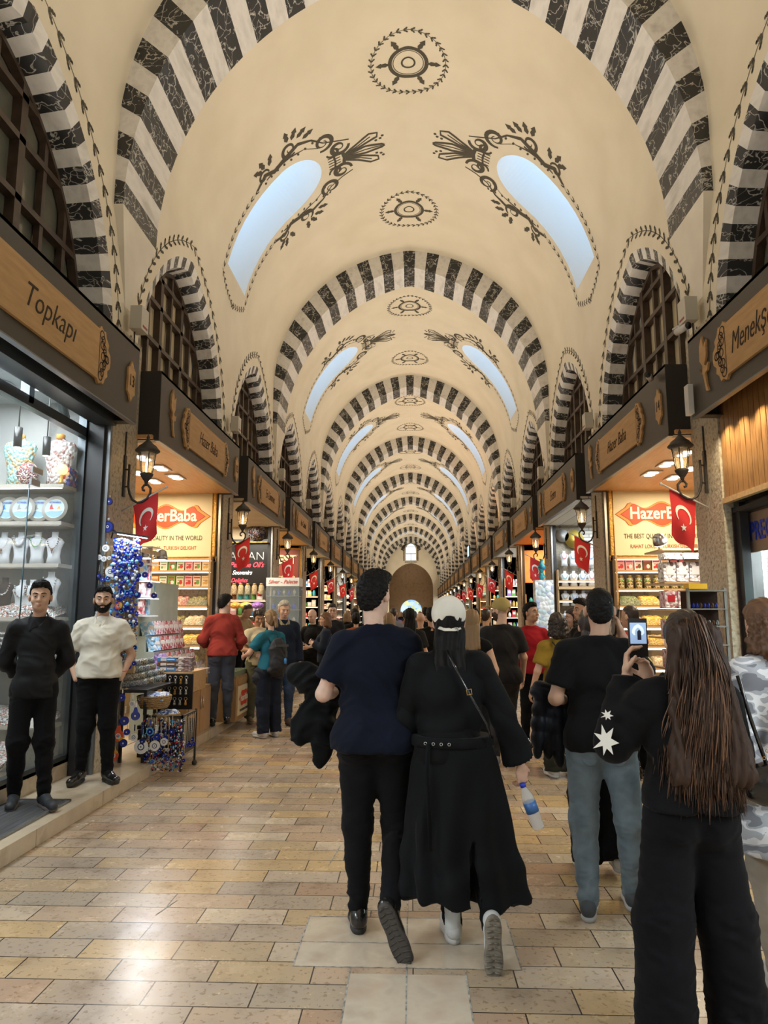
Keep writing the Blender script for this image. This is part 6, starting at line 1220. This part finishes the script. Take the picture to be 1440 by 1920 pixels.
person('woman from behind in long black trench coat, white cap and white sneakers', (.2, 3.85, 0), 0, 1.715, 1., dict(head=(.0, .015, 1.615), elL=(-.24, .02, 1.1), wrL=(-.22, .14, .92), elR=(.285, -.02, 1.12), wrR=(.372, .02, .87), hnR=A_(-.5, .8, 0), hdR=A_(.1, .0, -1), knL=(-.03, .03, .5), anL=(-.0, .0, .085), toL=(-.02, .15, .03), knR=(.15, .05, .47), anR=(.175, -.24, .17), toR=(.175, -.27, .05), soleR=A_(-.03, -.22, -.975), upR=A_(0, .97, -.2)), SKL, ('long', HBLK), T_BLK, TR_BLK, (WSH, WSO, SOLE), .010, fem=True, sleeve='long', hem=.9, hands=True, curl=(.5, 1.0), extra=exB)
o = thing('water_bottle', (.2+.385*.98, 3.85-.01, .73), 'clear plastic water bottle with blue label and cap held by the coated woman', 'bottle'); o.rotation_euler = (0, -.35, 0); b = MB(); b.lathe([(.028, -.20), (.032, -.19), (.031, -.15), (.033, -.14), (.031, -.10), (.033, -.06), (.031, -.03), (.013, .015), (.013, .02)], n=18); b.build('bottle_body', mat('clear_plastic', (.75, .82, .85), .05, alpha=.35, spec=.8), o); b = MB(); b.lathe([(.0335, -.115), (.0335, -.06)], n=18); b.build('label', mat('bottle_label', (.05, .15, .40), .4), o); MB().lathe([(.015, .015), (.015, .035)], n=14).build('cap', pm('cobalt'), o)
# C: man in black tee and blue jeans on the phone, padded jacket over his left arm
def exC(o, J, hd, Rh, S):
    ps = [rc((-.30, .12, 1.16), (-.14, .14, 1.12), .05, .06, .03)]
    for i in range(4): ps += [el((-.31+.052*i, .10+.012*(i % 2), .99-.025*(i % 3)), (.042, .045, .20-.02*(i % 2)), .012, rotm(0, 0, -.05*i+.08))]
    g = garment(ps, 'padded_jacket', fab('navy_puffer', (.010, .012, .018), .45), None, .008, 'puff', .006, S); g.location = o.location; tag(g, 'dark padded jacket hanging over the left arm of the man on the phone', 'jacket')
    p = [el((s*.075, -.095, .84), (.05, .018, .055), .01) for s in (-1, 1)]
    skinmesh([(p, .008, None, None)], 'back_pocket', JEAN, o, None, S)
person('short-haired man from behind in black tee and blue jeans holding phone to ear', (1.05, 4.15, 0), -.05, 1.79, 1.03, dict(head=(.03, .015, 1.61), elL=(-.235, -.03, 1.13), wrL=(-.13, .18, 1.10), elR=(.30, .06, 1.20), wrR=(.155, .07, 1.48), hdR=A_(-.25, .0, 1), hnR=A_(-1, .2, 0), htR=A_(0, .3, 1), knL=(-.095, .03, .48), anL=(-.10, -.02, .085), toL=(-.06, .14, .03), knR=(.14, .0, .5), anR=(.16, .12, .09), toR=(.18, .3, .03)), SKM, ('crop', HBLK), T_BLK, JEAN, (mat('grey_sneaker', (.05, .06, .07), .6), mat('pale_sole', (.40, .41, .42), .6)), .009, hy=-.1, hem=.865, loose=.016, hands=True, curl=(.5, .7), extra=exC, amp=.006, wide=.004)
o = MB(); o.box((0, 0, 0), (.012, .07, .15)); q = o.build('mobile_phone', M_blk, loc=(1.05+.135*1.02, 4.15+.08, 1.585)); q.rotation_euler = (.2, .12, 0); tag(q, 'black phone held to the ear of the man in blue jeans', 'phone')
# D: woman with very long brown hair, black outfit, filming with her phone
STAR = MB()
def exD(o, J, hd, Rh, S):
    R.seed(11); b = MB()
    for i in range(950):      # fine strands over the hair mass
        a = pi*(1.02+.96*R.random()); u = math.cos(a); l = R.uniform(.55, .72) if R.random() < .85 else R.uniform(.35, .5); x0 = .078*u; y0 = -.012+.095*math.sin(a)*.95; z0 = .035+R.uniform(-.03, .085)*abs(math.sin(a)); ph = R.uniform(0, 6); aw = R.uniform(.004, .013); sp = R.uniform(.85, 1.15)
        P = []
        for j in range(15):
            t = j/14; x = (x0*(1+1.15*t*sp)+aw*math.sin(ph+t*7)*t*2); y = y0*(1+.9*t)-.055*math.sin(pi*min(t*1.2, 1))*abs(math.sin(a))-.015+aw*math.cos(ph+t*6)*t; z = z0-l*t-(.0 if t < .9 else 0)
            if t < .12: k = t/.12; z = z0+.075*abs(math.sin(a))*0-l*t
            P.append(tuple((hd+A_(x, y, z))*S))
        b.tube(P, [.003*S]+[.0034*S]*12+[.0022*S, .0006*S], 3, R.choice([0, 0, 0, 1, 2]))
    h = b.build('hair_strands', [mat('hair_umber', (.038, .019, .011), .6, spec=.3), mat('hair_russet', (.09, .042, .022), .4), mat('hair_chestnut', (.15, .07, .035), .36)], o, recalc=False)
    q = [rc((x*.7, -.07, 1.66), (x*1.35, -.125, 1.10), .045, .055, .03) for x in (-.09, -.045, 0, .045, .09)]; q = [dict(p, a=p['a']+A_(hd[0], 0, 0), b=p['b']+A_(hd[0]+.02, 0, 0)) for p in q]
    skinmesh([(q, .008, None, None)], 'hair', mat('hair_umber', (.038, .019, .011), .6, spec=.3), o, folds('hair', .008), S)
    T = frame(loc3(o, S, (-.350, -.035, 1.215)), (.75, -.66, 0)); st = []
    for i in range(14): r = (.052 if i % 2 == 0 else .022)*R.uniform(.8, 1.2); st.append((r*math.cos(2*pi*i/14), r*1.25*math.sin(2*pi*i/14)))
    b = MB(); b.poly(st, lambda u, v, h=0: T(u, v, .004), 0); b.poly([(u*.5+.01, v*.35+.10) for u, v in st], lambda u, v, h=0: T(u, v, .002), 0); b.build('star_print', pm('white'), o)
person('long-haired woman from behind in loose black outfit filming with her phone', (1.08, 2.95, 0), .05, 1.63, 1.02, dict(head=(.03, .015, 1.625), elL=(-.285, .05, 1.20), wrL=(-.185, .14, 1.475), hdL=A_(.05, .1, 1), hnL=A_(.9, -.2, .1), htL=A_(.3, -.6, .3), elR=(.25, .1, 1.15), wrR=(-.045, .24, 1.44), hdR=A_(-.35, -.1, .9), hnR=A_(-.8, -.4, .1), anL=(-.155, -.03, .09), toL=(-.17, .12, .03), anR=(.155, .0, .09), toR=(.17, .15, .03), knL=(-.135, .0, .50), knR=(.13, .01, .50)), SKL, ('long', HDK), fab('black_sweat', (.004, .004, .005)), fab('black_wide', (.0035, .0035, .005)), (LEA, RUB), .010, fem=True, sleeve='long', hem=.95, loose=.034, wide=.072, hands=True, curl=(.75, .8), extra=exD, amp=.006)
o = thing('mobile_phone', (1.08-.115, 2.95+.16, 1.525), 'black phone showing a bright picture of the vaults, held up by long-haired woman', 'phone'); b = MB(); b.box((0, 0, 0), (.078, .010, .160)); b.build('phone_body', M_blk, o)
M_scr = mat('phone_picture', (.3, .4, .55), .3, emit=(.20, .30, .48), es=1.0); b = MB(); b.box((0, -.0056, .018), (.068, .001, .088)); b.build('screen', M_scr, o); b = MB()
T = frame((0, -.0065, .03), (1, 0, 0)); b.poly(niche(.026, -.01, .026, 8)+[(.018, -.02), (-.018, -.02)], lambda u, v, h=0: T(u, v), 0, 0); b.poly(niche(.014, -.01, .012, 8)+[(.01, -.03), (-.01, -.03)], lambda u, v, h=0: T(u, v, .0005), 0, 1); b.poly([(-.004, -.04), (.012, -.04), (.012, -.005), (.004, .003), (-.004, -.005)], lambda u, v, h=0: T(u, v, .001), 0, 2); b.build('screen_picture', [mat('screen_pale', (.6, .7, .8), .4, emit=(.5, .62, .8), es=1), mat('screen_mid', (.3, .4, .5), .4, emit=(.2, .3, .45), es=1), mat('screen_dark', (.02, .03, .06), .4)], o)
b = MB(); b.lathe([(0, -.0), (.006, .001)], (0, -.006, -.045), 12, ax='y'); b.build('shutter_button', pm('white'), o)
o = thing('handbag', (1.42, 3.0, .96), 'black quilted handbag with gold chain at the right edge, on the long-haired woman', 'bag'); sb = [el((0, 0, 0), (.115, .05, .085), .03), el((0, 0, -.02), (.12, .055, .06), .03)]; g = skinmesh([(sb, .008, None, None)], 'bag_body', LEA, o, folds('shirt', .006, 1.), 1.); b = MB()
for i in range(6): b.tube([(-.03+.014*i+.006*math.cos(a), -.03, .10+.02*(i % 2)+.006*math.sin(a)+.008*i) for a in [2*pi*j/8 for j in range(8)]], .002, 4, closed=True)
b.build('chain', M_gilt, o); b = MB(); b.tube([(-.02, -.02, .08), (-.08, -.05, .25), (-.12, -.05, .42)], .008, 5); b.build('strap', LEA, o)
# E: woman in camouflage tunic at the right edge
def camo(N, L, b, c):
    n = N('TexNoise'); n.inputs['Scale'].default_value = 9; n.inputs['Detail'].default_value = 1.5; L(mapping(N, L, c, (1, 1, 1.9)), n.inputs['Vector']); r = N('ValToRGB'); r.color_ramp.interpolation = 'CONSTANT'; e = r.color_ramp.elements; e[0].color = (.20, .21, .24, 1); e[1].position = .44; e[1].color = (.40, .42, .46, 1); x = e.new(.5); x.color = (.72, .73, .76, 1); x = e.new(.59); x.color = (.42, .44, .48, 1); L(n.outputs[0], r.inputs[0]); L(r.outputs[0], b.inputs['Base Color'])
CAMO = nodes('camo_cloth', camo, rough=.85, spec=.2)
def exE(o, J, hd, Rh, S):
    b = MB(); b.tube([loc3(o, S, p) for p in ((-.04, -.11, 1.46), (.03, -.150, 1.34), (.10, -.158, 1.20), (.17, -.14, 1.05), (.22, -.10, .92))], .014, 6, flat=.35); b.build('bag_strap', mat('tan_leather', (.16, .065, .035), .5), o)
person('woman from behind in pale grey camouflage tunic with wavy brown hair', (1.68, 3.45, 0), .15, 1.70, 1.04, dict(head=(-.02, .015, 1.615)), SKL, ('curly', HLB), CAMO, fab('beige_trousers', (.32, .28, .23)), (WSH, WSO), .010, fem=True, sleeve='long', hem=.60, loose=.03, flare=.06, extra=exE, hy=.2, amp=.008)
# F: person hidden in front of the man on the phone
person('person in wide black trousers and white sneakers walking ahead of phone man', (1.2, 4.85, 0), 0, 1.66, .9, dict(anR=(.09, -.12, .13), toR=(.10, .02, .06)), SKL, ('long', HDK), T_BLK, TR_BLK, (WSH, WSO), .013, fem=True, sleeve='long', wide=.05)
# G: young shopkeeper in black shirt, arms behind his back
def collar(col, S, o, J, depth=.10, w_=.03):
    b = MB()
    for s in (-1, 1):
        P = [(s*.012, .085+.0, 1.395), (s*.070, .082, 1.36), (s*.078, .05, 1.455), (s*.066, -.02, 1.49), (s*.0, -.072, 1.495)]; Q = [(s*.006, .078, 1.405), (s*.04, .072, 1.44), (s*.058, .045, 1.475), (s*.058, -.02, 1.505), (s*.0, -.06, 1.51)]
        b.add([loc3(o, S, p) for p in P]+[loc3(o, S, p) for p in Q], [(i, i+1, 6+i, 5+i) for i in range(4)], 0)
    c = b.build('collar', col, o); c.modifiers.new('s', 'SOLIDIFY').thickness = .006; return c
def vneck(sk_, S, o, z=1.33):
    b = MB(); b.add([loc3(o, S, p) for p in ((-.028, .098, 1.44), (.028, .098, 1.44), (.0, .128, z))], [(0, 1, 2)]); return b
def exG(o, J, hd, Rh, S): collar(T_SH, S, o, J)
T_SH = fab('black_shirt', (.008, .008, .009), .6)
person('young shopkeeper standing in black shirt and trousers, hands behind his back', (-3.02, 5.72, .12), pi+.50, 1.77, .86, dict(elR=(.225, -.10, 1.12), wrR=(.06, -.17, .95), elL=(-.225, -.06, 1.12), wrL=(-.04, -.15, .92), hdR=A_(-.6, 0, -.5), hdL=A_(.6, 0, -.5), anL=(-.12, .04, .09), toL=(-.17, .19, .03), anR=(.09, -.10, .09), toR=(.11, .06, .03)), SKM, ('short', HBLK), T_SH, TR_BLK, (mat('navy_sneaker', (.025, .028, .035), .6), mat('grey_sole', (.10, .08, .075), .6)), .009, face=True, hy=-.12, sleeve='rolled', hem=.84, loose=.018, hands=True, curl=(.9, .9), extra=exG, amp=.007, vneck=True)
# H: bearded shopkeeper in cream polo, hands in pockets
T_CR = fab('cream_polo', (.60, .55, .46))
def exH(o, J, hd, Rh, S):
    collar(T_CR, S, o, J); b = MB(); b.tube([loc3(o, S, (-.212+.031*math.cos(a), .022+.031*math.sin(a), .975)) for a in [2*pi*i/14 for i in range(14)]], .004, 5, closed=True); b.build('bracelet', pm('red'), o)
person('bearded shopkeeper in cream polo shirt and black trousers, hands in pockets', (-2.89, 6.62, .12), pi+.30, 1.765, 1.10, dict(elR=(.268, -.05, 1.12), wrR=(.19, .05, .91), elL=(-.268, -.05, 1.12), wrL=(-.19, .05, .91), hdR=A_(-.3, .2, -1), hdL=A_(.3, .2, -1), anL=(-.115, .02, .09), toL=(-.19, .15, .03), anR=(.115, .0, .09), toR=(.16, .15, .03)), SKM, ('short', HBLK), T_CR, TR_BLK, (LEA, mat('chunky_sole', (.012, .012, .012), .5)), .009, face=True, hy=.05, hem=.925, loose=.022, hands=None, vneck=True, curl=(.3, .3), extra=exH, amp=.008, beard=(HBLK, .0045), flare=.01)
# I: man in red jumper at the counter
person('man from behind in brick red jumper and grey trousers leaning on the counter', (-2.63, 9.95, .12), .35, 1.80, 1.02, dict(head=(.02, .03, 1.61), elL=(-.26, .02, 1.13), wrL=(-.17, .24, 1.02), elR=(.26, .0, 1.12), wrR=(.2, .2, .95), anR=(.1, .1, .09), toR=(.12, .26, .03)), SKP, ('short', HBLK), fab('brick_red', (.26, .035, .025)), fab('slate_trousers', (.055, .06, .075)), (LEA, RUB), .011, hy=-.9, hx=-.15, sleeve='rolled', hem=.92, loose=.02, hands=False, amp=.008)
# J: woman with backpack
def exJ(o, J, hd, Rh, S):
    q = [el((0, -.20, 1.17), (.135, .085, .20), .04), el((0, -.22, 1.02), (.125, .09, .12), .04), el((0, -.19, .93), (.15, .07, .07), .03)]
    g = skinmesh([(q, .010, None, None)], 'backpack', mat('backpack_cloth', (.012, .013, .016), .7), o, folds('shirt', .008), S); b = MB(); b.span((-.1, -.30, 1.2), (.1, -.28, 1.23)); b.span((.06, -.31, 1.06), (.08, -.29, 1.14)); b.build('strap_detail', mat('grey_strap', (.05, .05, .055), .6), g)
    b = MB(); b.lathe([(.018, -.03), (.018, .03), (.008, .045)], loc3(o, S, (.055, -.315, 1.05)), 10); b.build('sanitiser_bottle', pm('blue'), g)
    for s in (-1, 1): b = MB(); b.tube([loc3(o, S, p) for p in ((s*.075, -.12, 1.30), (s*.085, -.02, 1.445), (s*.09, .09, 1.36), (s*.12, .10, 1.18))], .018, 6, flat=.4); b.build('shoulder_strap', mat('backpack_cloth', (.012, .013, .016), .7), g)
    g = garment([el((0, .0, .92), (.19, .15, .10), .03), el((-.12, .06, .84), (.10, .09, .12), .03), el((.1, .0, .86), (.1, .12, .10), .03)], 'tied_jacket', fab('grey_black_jacket', (.03, .032, .036)), o, .010, 'shirt', .018, S)
person('woman in teal tee with black backpack and ponytail, back to the viewer', (-1.92, 9.75, 0), .75, 1.68, 1.0, dict(elL=(-.27, .10, 1.16), wrL=(-.22, .34, 1.10), elR=(.25, .08, 1.12), wrR=(.12, .28, 1.1)), SKL, ('tail', HBL), fab('teal_tee', (.02, .13, .18)), fab('navy_track', (.012, .016, .028)), (WSH, WSO), .011, fem=True, hem=.93, wide=.035, extra=exJ, hy=.1)
# K, L, M
def strap(col, p=((-.11, .06, 1.43), (-.03, .13, 1.28), (.08, .125, 1.12), (.16, .08, .98))):
    def f(o, J, hd, Rh, S): b = MB(); b.tube([loc3(o, S, q) for q in p], .013, 6, flat=.4); b.build('bag_strap', col, o)
    return f
person('woman in cream tee and olive trousers looking down, sunglasses on her head', (-2.38, 11.1, 0), pi+.55, 1.70, .98, dict(elL=(-.25, .08, 1.13), wrL=(-.05, .20, 1.16), elR=(.25, .06, 1.12), wrR=(.06, .22, 1.12)), SKM, ('bun', HDK), fab('cream_tee', (.60, .55, .42)), fab('olive_cargo', (.13, .13, .085)), (mat('tan_shoe', (.25, .2, .12), .6), WSO), .012, fem=True, face=True, hx=-.35, wide=.03, extra=strap(mat('grey_strap', (.05, .05, .055), .6)))
def collar2(col):
    def f(o, J, hd, Rh, S): collar(col, S, o, J)
    return f
person('white-haired man in dark navy jacket and blue jeans', (-1.92, 10.75, 0), pi+.45, 1.84, 1.06, dict(head=(0, .02, 1.615)), SKP, ('short', HGR), fab('navy_jacket', (.012, .018, .035)), JEAN2, (mat('brown_shoe', (.10, .06, .04), .6), RUB), .012, face=True, hx=-.2, sleeve='long', hem=.86, loose=.024, extra=collar2(fab('check_shirt', (.3, .27, .18))))
person('shop worker in tan shirt bending over goods in the perfume shop', (-2.92, 12.3, .13), pi+1.1, 1.74, 1.02, dict(head=(.0, .12, 1.56), elL=(-.25, .12, 1.13), wrL=(-.1, .3, 1.02), elR=(.25, .12, 1.13), wrR=(.12, .3, 1.0)), SKM, ('crop', HDK), fab('tan_shirt', (.36, .26, .14)), TR_BLK, (LEA, RUB), .013, hx=-.5, sleeve='rolled')
def glasses(o, J, hd, Rh, S):
    b = MB()
    for s in (-1, 1): b.tube([tuple((hd+Rh@A_(s*.032+.021*math.cos(a), .094, .004+.016*math.sin(a)))*S) for a in [2*pi*i/14 for i in range(14)]], .002, 4, closed=True); b.tube([tuple((hd+Rh@A_(*p))*S) for p in ((s*.053, .09, .006), (s*.075, .02, .004))], .002, 4)
    b.tube([tuple((hd+Rh@A_(*p))*S) for p in ((-.011, .096, .006), (.011, .096, .006))], .002, 4); b.build('glasses', M_blk, o)
person('woman with brown bob and glasses in dark navy jacket, hand at her chest', (-1.45, 12.1, 0), pi/2+.15, 1.66, 1., dict(elL=(-.24, .05, 1.12), wrL=(-.10, .2, 1.20), elR=(.24, .05, 1.12), wrR=(.08, .2, 1.22)), SKP, ('bob', HLB), fab('navy_jacket', (.012, .018, .035)), TR_BLK, (WSH, WSO), .012, fem=True, face=True, sleeve='long', loose=.025, extra=glasses)
person('man with glasses and short brown hair in dark top behind the bob-haired woman', (-1.50, 13.6, 0), pi+.15, 1.82, 1., {}, SKP, ('short', HDK), T_BLK2, TR_BLK, (LEA, RUB), .014, face=True, sleeve='long', extra=glasses)
person('balding man in black looking down at red goods in his hands', (-1.78, 12.9, 0), pi-.4, 1.72, 1.08, dict(elL=(-.26, .08, 1.12), wrL=(-.08, .26, 1.08), elR=(.26, .08, 1.12), wrR=(.08, .26, 1.08)), SKP, ('bald', HDK), T_BLK, TR_BLK, (LEA, RUB), .014, face=True, hx=-.3)
# R: man in tan cap
def tancap(o, J, hd, Rh, S):
    cp = grow(xf([el((0, -.012, .045), (.082, .100, .088), .01), el((0, -.125, .0), (.035, .06, .03), .004, op='s')], Rh, hd), .010)
    def capfn(F, G): L_ = (G-hd)@Rh; return np.maximum(F, (np.interp(L_[..., 1], [-.1, .08], [-.02, .035])-L_[..., 2])*.9)
    c = skinmesh([(cp, .007, None, capfn)], 'cap', fab('cap_tan', (.42, .33, .13)), o, None, S); br = skinmesh([(xf([el((0, .125, .04), (.07, .075, .009), .01)], Rh, hd), .007, None, None)], 'cap_brim', MATS['fabric_cap_tan'], c, None, S)
person('bearded man in tan cap, faded black tee and grey jeans, seen from behind', (1.0, 8.05, 0), .1, 1.80, 1.10, dict(anR=(.12, .2, .09), toR=(.12, .36, .03), knR=(.1, .15, .5), elR=(.25, .04, 1.12), wrR=(.26, .14, .9)), SKP, ('bald', HBLK), T_BLK2, JGR, (mat('grey_shoe', (.2, .2, .2), .6), WSO), .010, hy=.75, hem=.86, loose=.02, hands=True, face=True, beard=(HBR, .006), extra=tancap)
person('smiling dark-haired man in red tee facing the viewer', (1.53, 9.25, 0), pi+.25, 1.77, 1.0, {}, SKM, ('short', HBLK), fab('red_tee', (.32, .012, .022)), TR_BLK, (LEA, RUB), .012, face=True, hy=.5, hx=.12)
person('dark-haired woman from behind in mustard top and long dark skirt', (1.52, 7.55, 0), .15, 1.64, 1.02, dict(elL=(-.25, -.02, 1.12), wrL=(-.28, .10, .90)), SKL, ('curly', HDK), fab('mustard', (.27, .17, .025)), fab('olive_black', (.018, .019, .012)), (WSH, WSO), .010, fem=True, hem=.97, loose=.02, wide=.06, hands=True, extra=strap(T_BLK2, ((-.10, -.09, 1.44), (-.02, -.14, 1.33), (.08, -.14, 1.18), (.17, -.10, 1.0))))
person('woman from behind with long light brown hair in sleeveless black top', (.62, 7.4, 0), -.1, 1.67, .96, dict(elR=(.24, .02, 1.12)), SKL, ('long', HBL), T_BLK, TR_BLK, (LEA, RUB), .011, fem=True, sleeve='none')
person('man in grey shirt with sunglasses seen beyond the man in the tan cap', (1.16, 11.2, 0), -.5, 1.72, 1.05, {}, SKM, ('crop', HDK), fab('grey_shirt', (.16, .17, .19)), TR_BLK, (LEA, RUB), .014)
person('dark curly-haired man in black sweatshirt by the third right shop', (1.98, 8.35, 0), 1.9, 1.80, 1.0, {}, SKM, ('short', HBLK), T_BLK, TR_BLK, (LEA, RUB), .012, sleeve='long', face=True)
person('pale woman with curly dark hair in profile behind the curly-haired man', (2.08, 9.3, 0), 1.7, 1.70, .95, {}, SKP, ('curly', HDK), T_BLK2, TR_BLK, (LEA, RUB), .013, fem=True, face=True)
person('man in bright red jumper reaching over the right sweet counter', (2.28, 7.55, 0), .75, 1.72, 1.05, dict(elR=(.30, .16, 1.22), wrR=(.24, .42, 1.2), elL=(-.28, .1, 1.15)), SKM, ('crop', HDK), fab('bright_red', (.36, .02, .02)), TR_BLK, (LEA, RUB), .011, sleeve='long', loose=.022)
person('person in beige top cut off by the right edge of the picture', (1.98, 3.75, 0), 0, 1.68, 1.0, {}, SKL, ('bob', HDK), fab('beige_top', (.36, .31, .25)), fab('beige_trousers', (.32, .28, .23)), (mat('floral_shoe', (.4, .36, .34), .7), WSO), .013, fem=True, sleeve='long')
# ---- the crowd further down: a few people built once, then copied with labels of their own
cr = [('dark-haired man in black', dict(hair=('short', HBLK), top=T_BLK)), ('brown-haired woman in lilac', dict(hair=('long', HDK), top=fab('lilac', (.22, .17, .36)), fem=True)), ('man in grey tee', dict(hair=('crop', HDK), top=fab('grey_tee', (.2, .2, .21)))), ('blonde woman in navy', dict(hair=('bob', HBL), top=T_NAVY, fem=True)), ('bald man in tan jacket', dict(hair=('bald', HDK), top=fab('tan_jacket', (.30, .20, .11)), sleeve='long')), ('man in white shirt', dict(hair=('short', HDK), top=fab('white_shirt', (.6, .6, .6)), sleeve='long')), ('woman with dark bun in rust top', dict(hair=('bun', HBLK), top=fab('rust', (.3, .08, .03)), fem=True)), ('long-haired woman in black', dict(hair=('long', HBLK), top=T_BLK2, fem=True))]
spots = [(-.30, 9.5, 1.64, 3), (-.02, 10.2, 1.71, 7), (-.62, 11.5, 1.70, 0), (.30, 10.8, 1.72, 0), (.16, 12.4, 1.66, 4), (-1.0, 13.0, 1.66, 6), (-1.15, 14.6, 1.74, 0), (-.72, 14.9, 1.72, 7), (-.4, 16.2, 1.78, 2), (.05, 15.4, 1.70, 1), (.62, 14.2, 1.76, 5), (1.0, 13.3, 1.70, 2), (1.35, 15.1, 1.75, 0), (-1.5, 16.9, 1.72, 3), (.36, 18.0, 1.80, 0), (-.9, 18.8, 1.7, 5), (-.15, 19.6, 1.74, 6), (.9, 19.2, 1.72, 7), (1.5, 18.4, 1.70, 4), (-1.7, 20.5, 1.76, 0), (-.5, 21.9, 1.78, 1), (.3, 22.8, 1.72, 2), (1.2, 22.1, 1.74, 0), (-1.2, 24.2, 1.73, 7), (.0, 25.5, 1.8, 5), (.75, 26.0, 1.7, 3), (1.7, 25.2, 1.76, 2), (-.7, 28.0, 1.74, 0), (.35, 29.2, 1.78, 4), (-1.6, 29.5, 1.7, 6), (1.3, 30.5, 1.75, 7), (-.2, 33.0, 1.8, 0), (.9, 34.5, 1.74, 5), (-1.1, 36, 1.76, 2), (.2, 39, 1.76, 1), (1.4, 40, 1.75, 0), (-.6, 43, 1.8, 3), (.6, 47, 1.78, 7), (-1.3, 48, 1.75, 0), (0, 54, 1.8, 2)]
first = {}; seen = {}
for i, (x, y, H, v) in enumerate(spots):
    nm, kw = cr[v]; n = seen.get(v, 0); seen[v] = n+1
    lab = nm+' in the crowd, '+ORD[n]+' such figure from the front'
    if v not in first: kw = dict(kw); first[v] = (person(lab, (x, y, 0), .1*math.sin(i*3), H, 1., {}, SKL if v % 2 else SKM, bottom=TR_BLK if v % 3 else JEAN2, res=.016, group='crowd down the hall', **kw), H)
    else: o, h0 = first[v]; dup(o, (x, y, 0), .25*math.sin(i*2.3), lab, 'crowd down the hall', (H/h0,)*3)
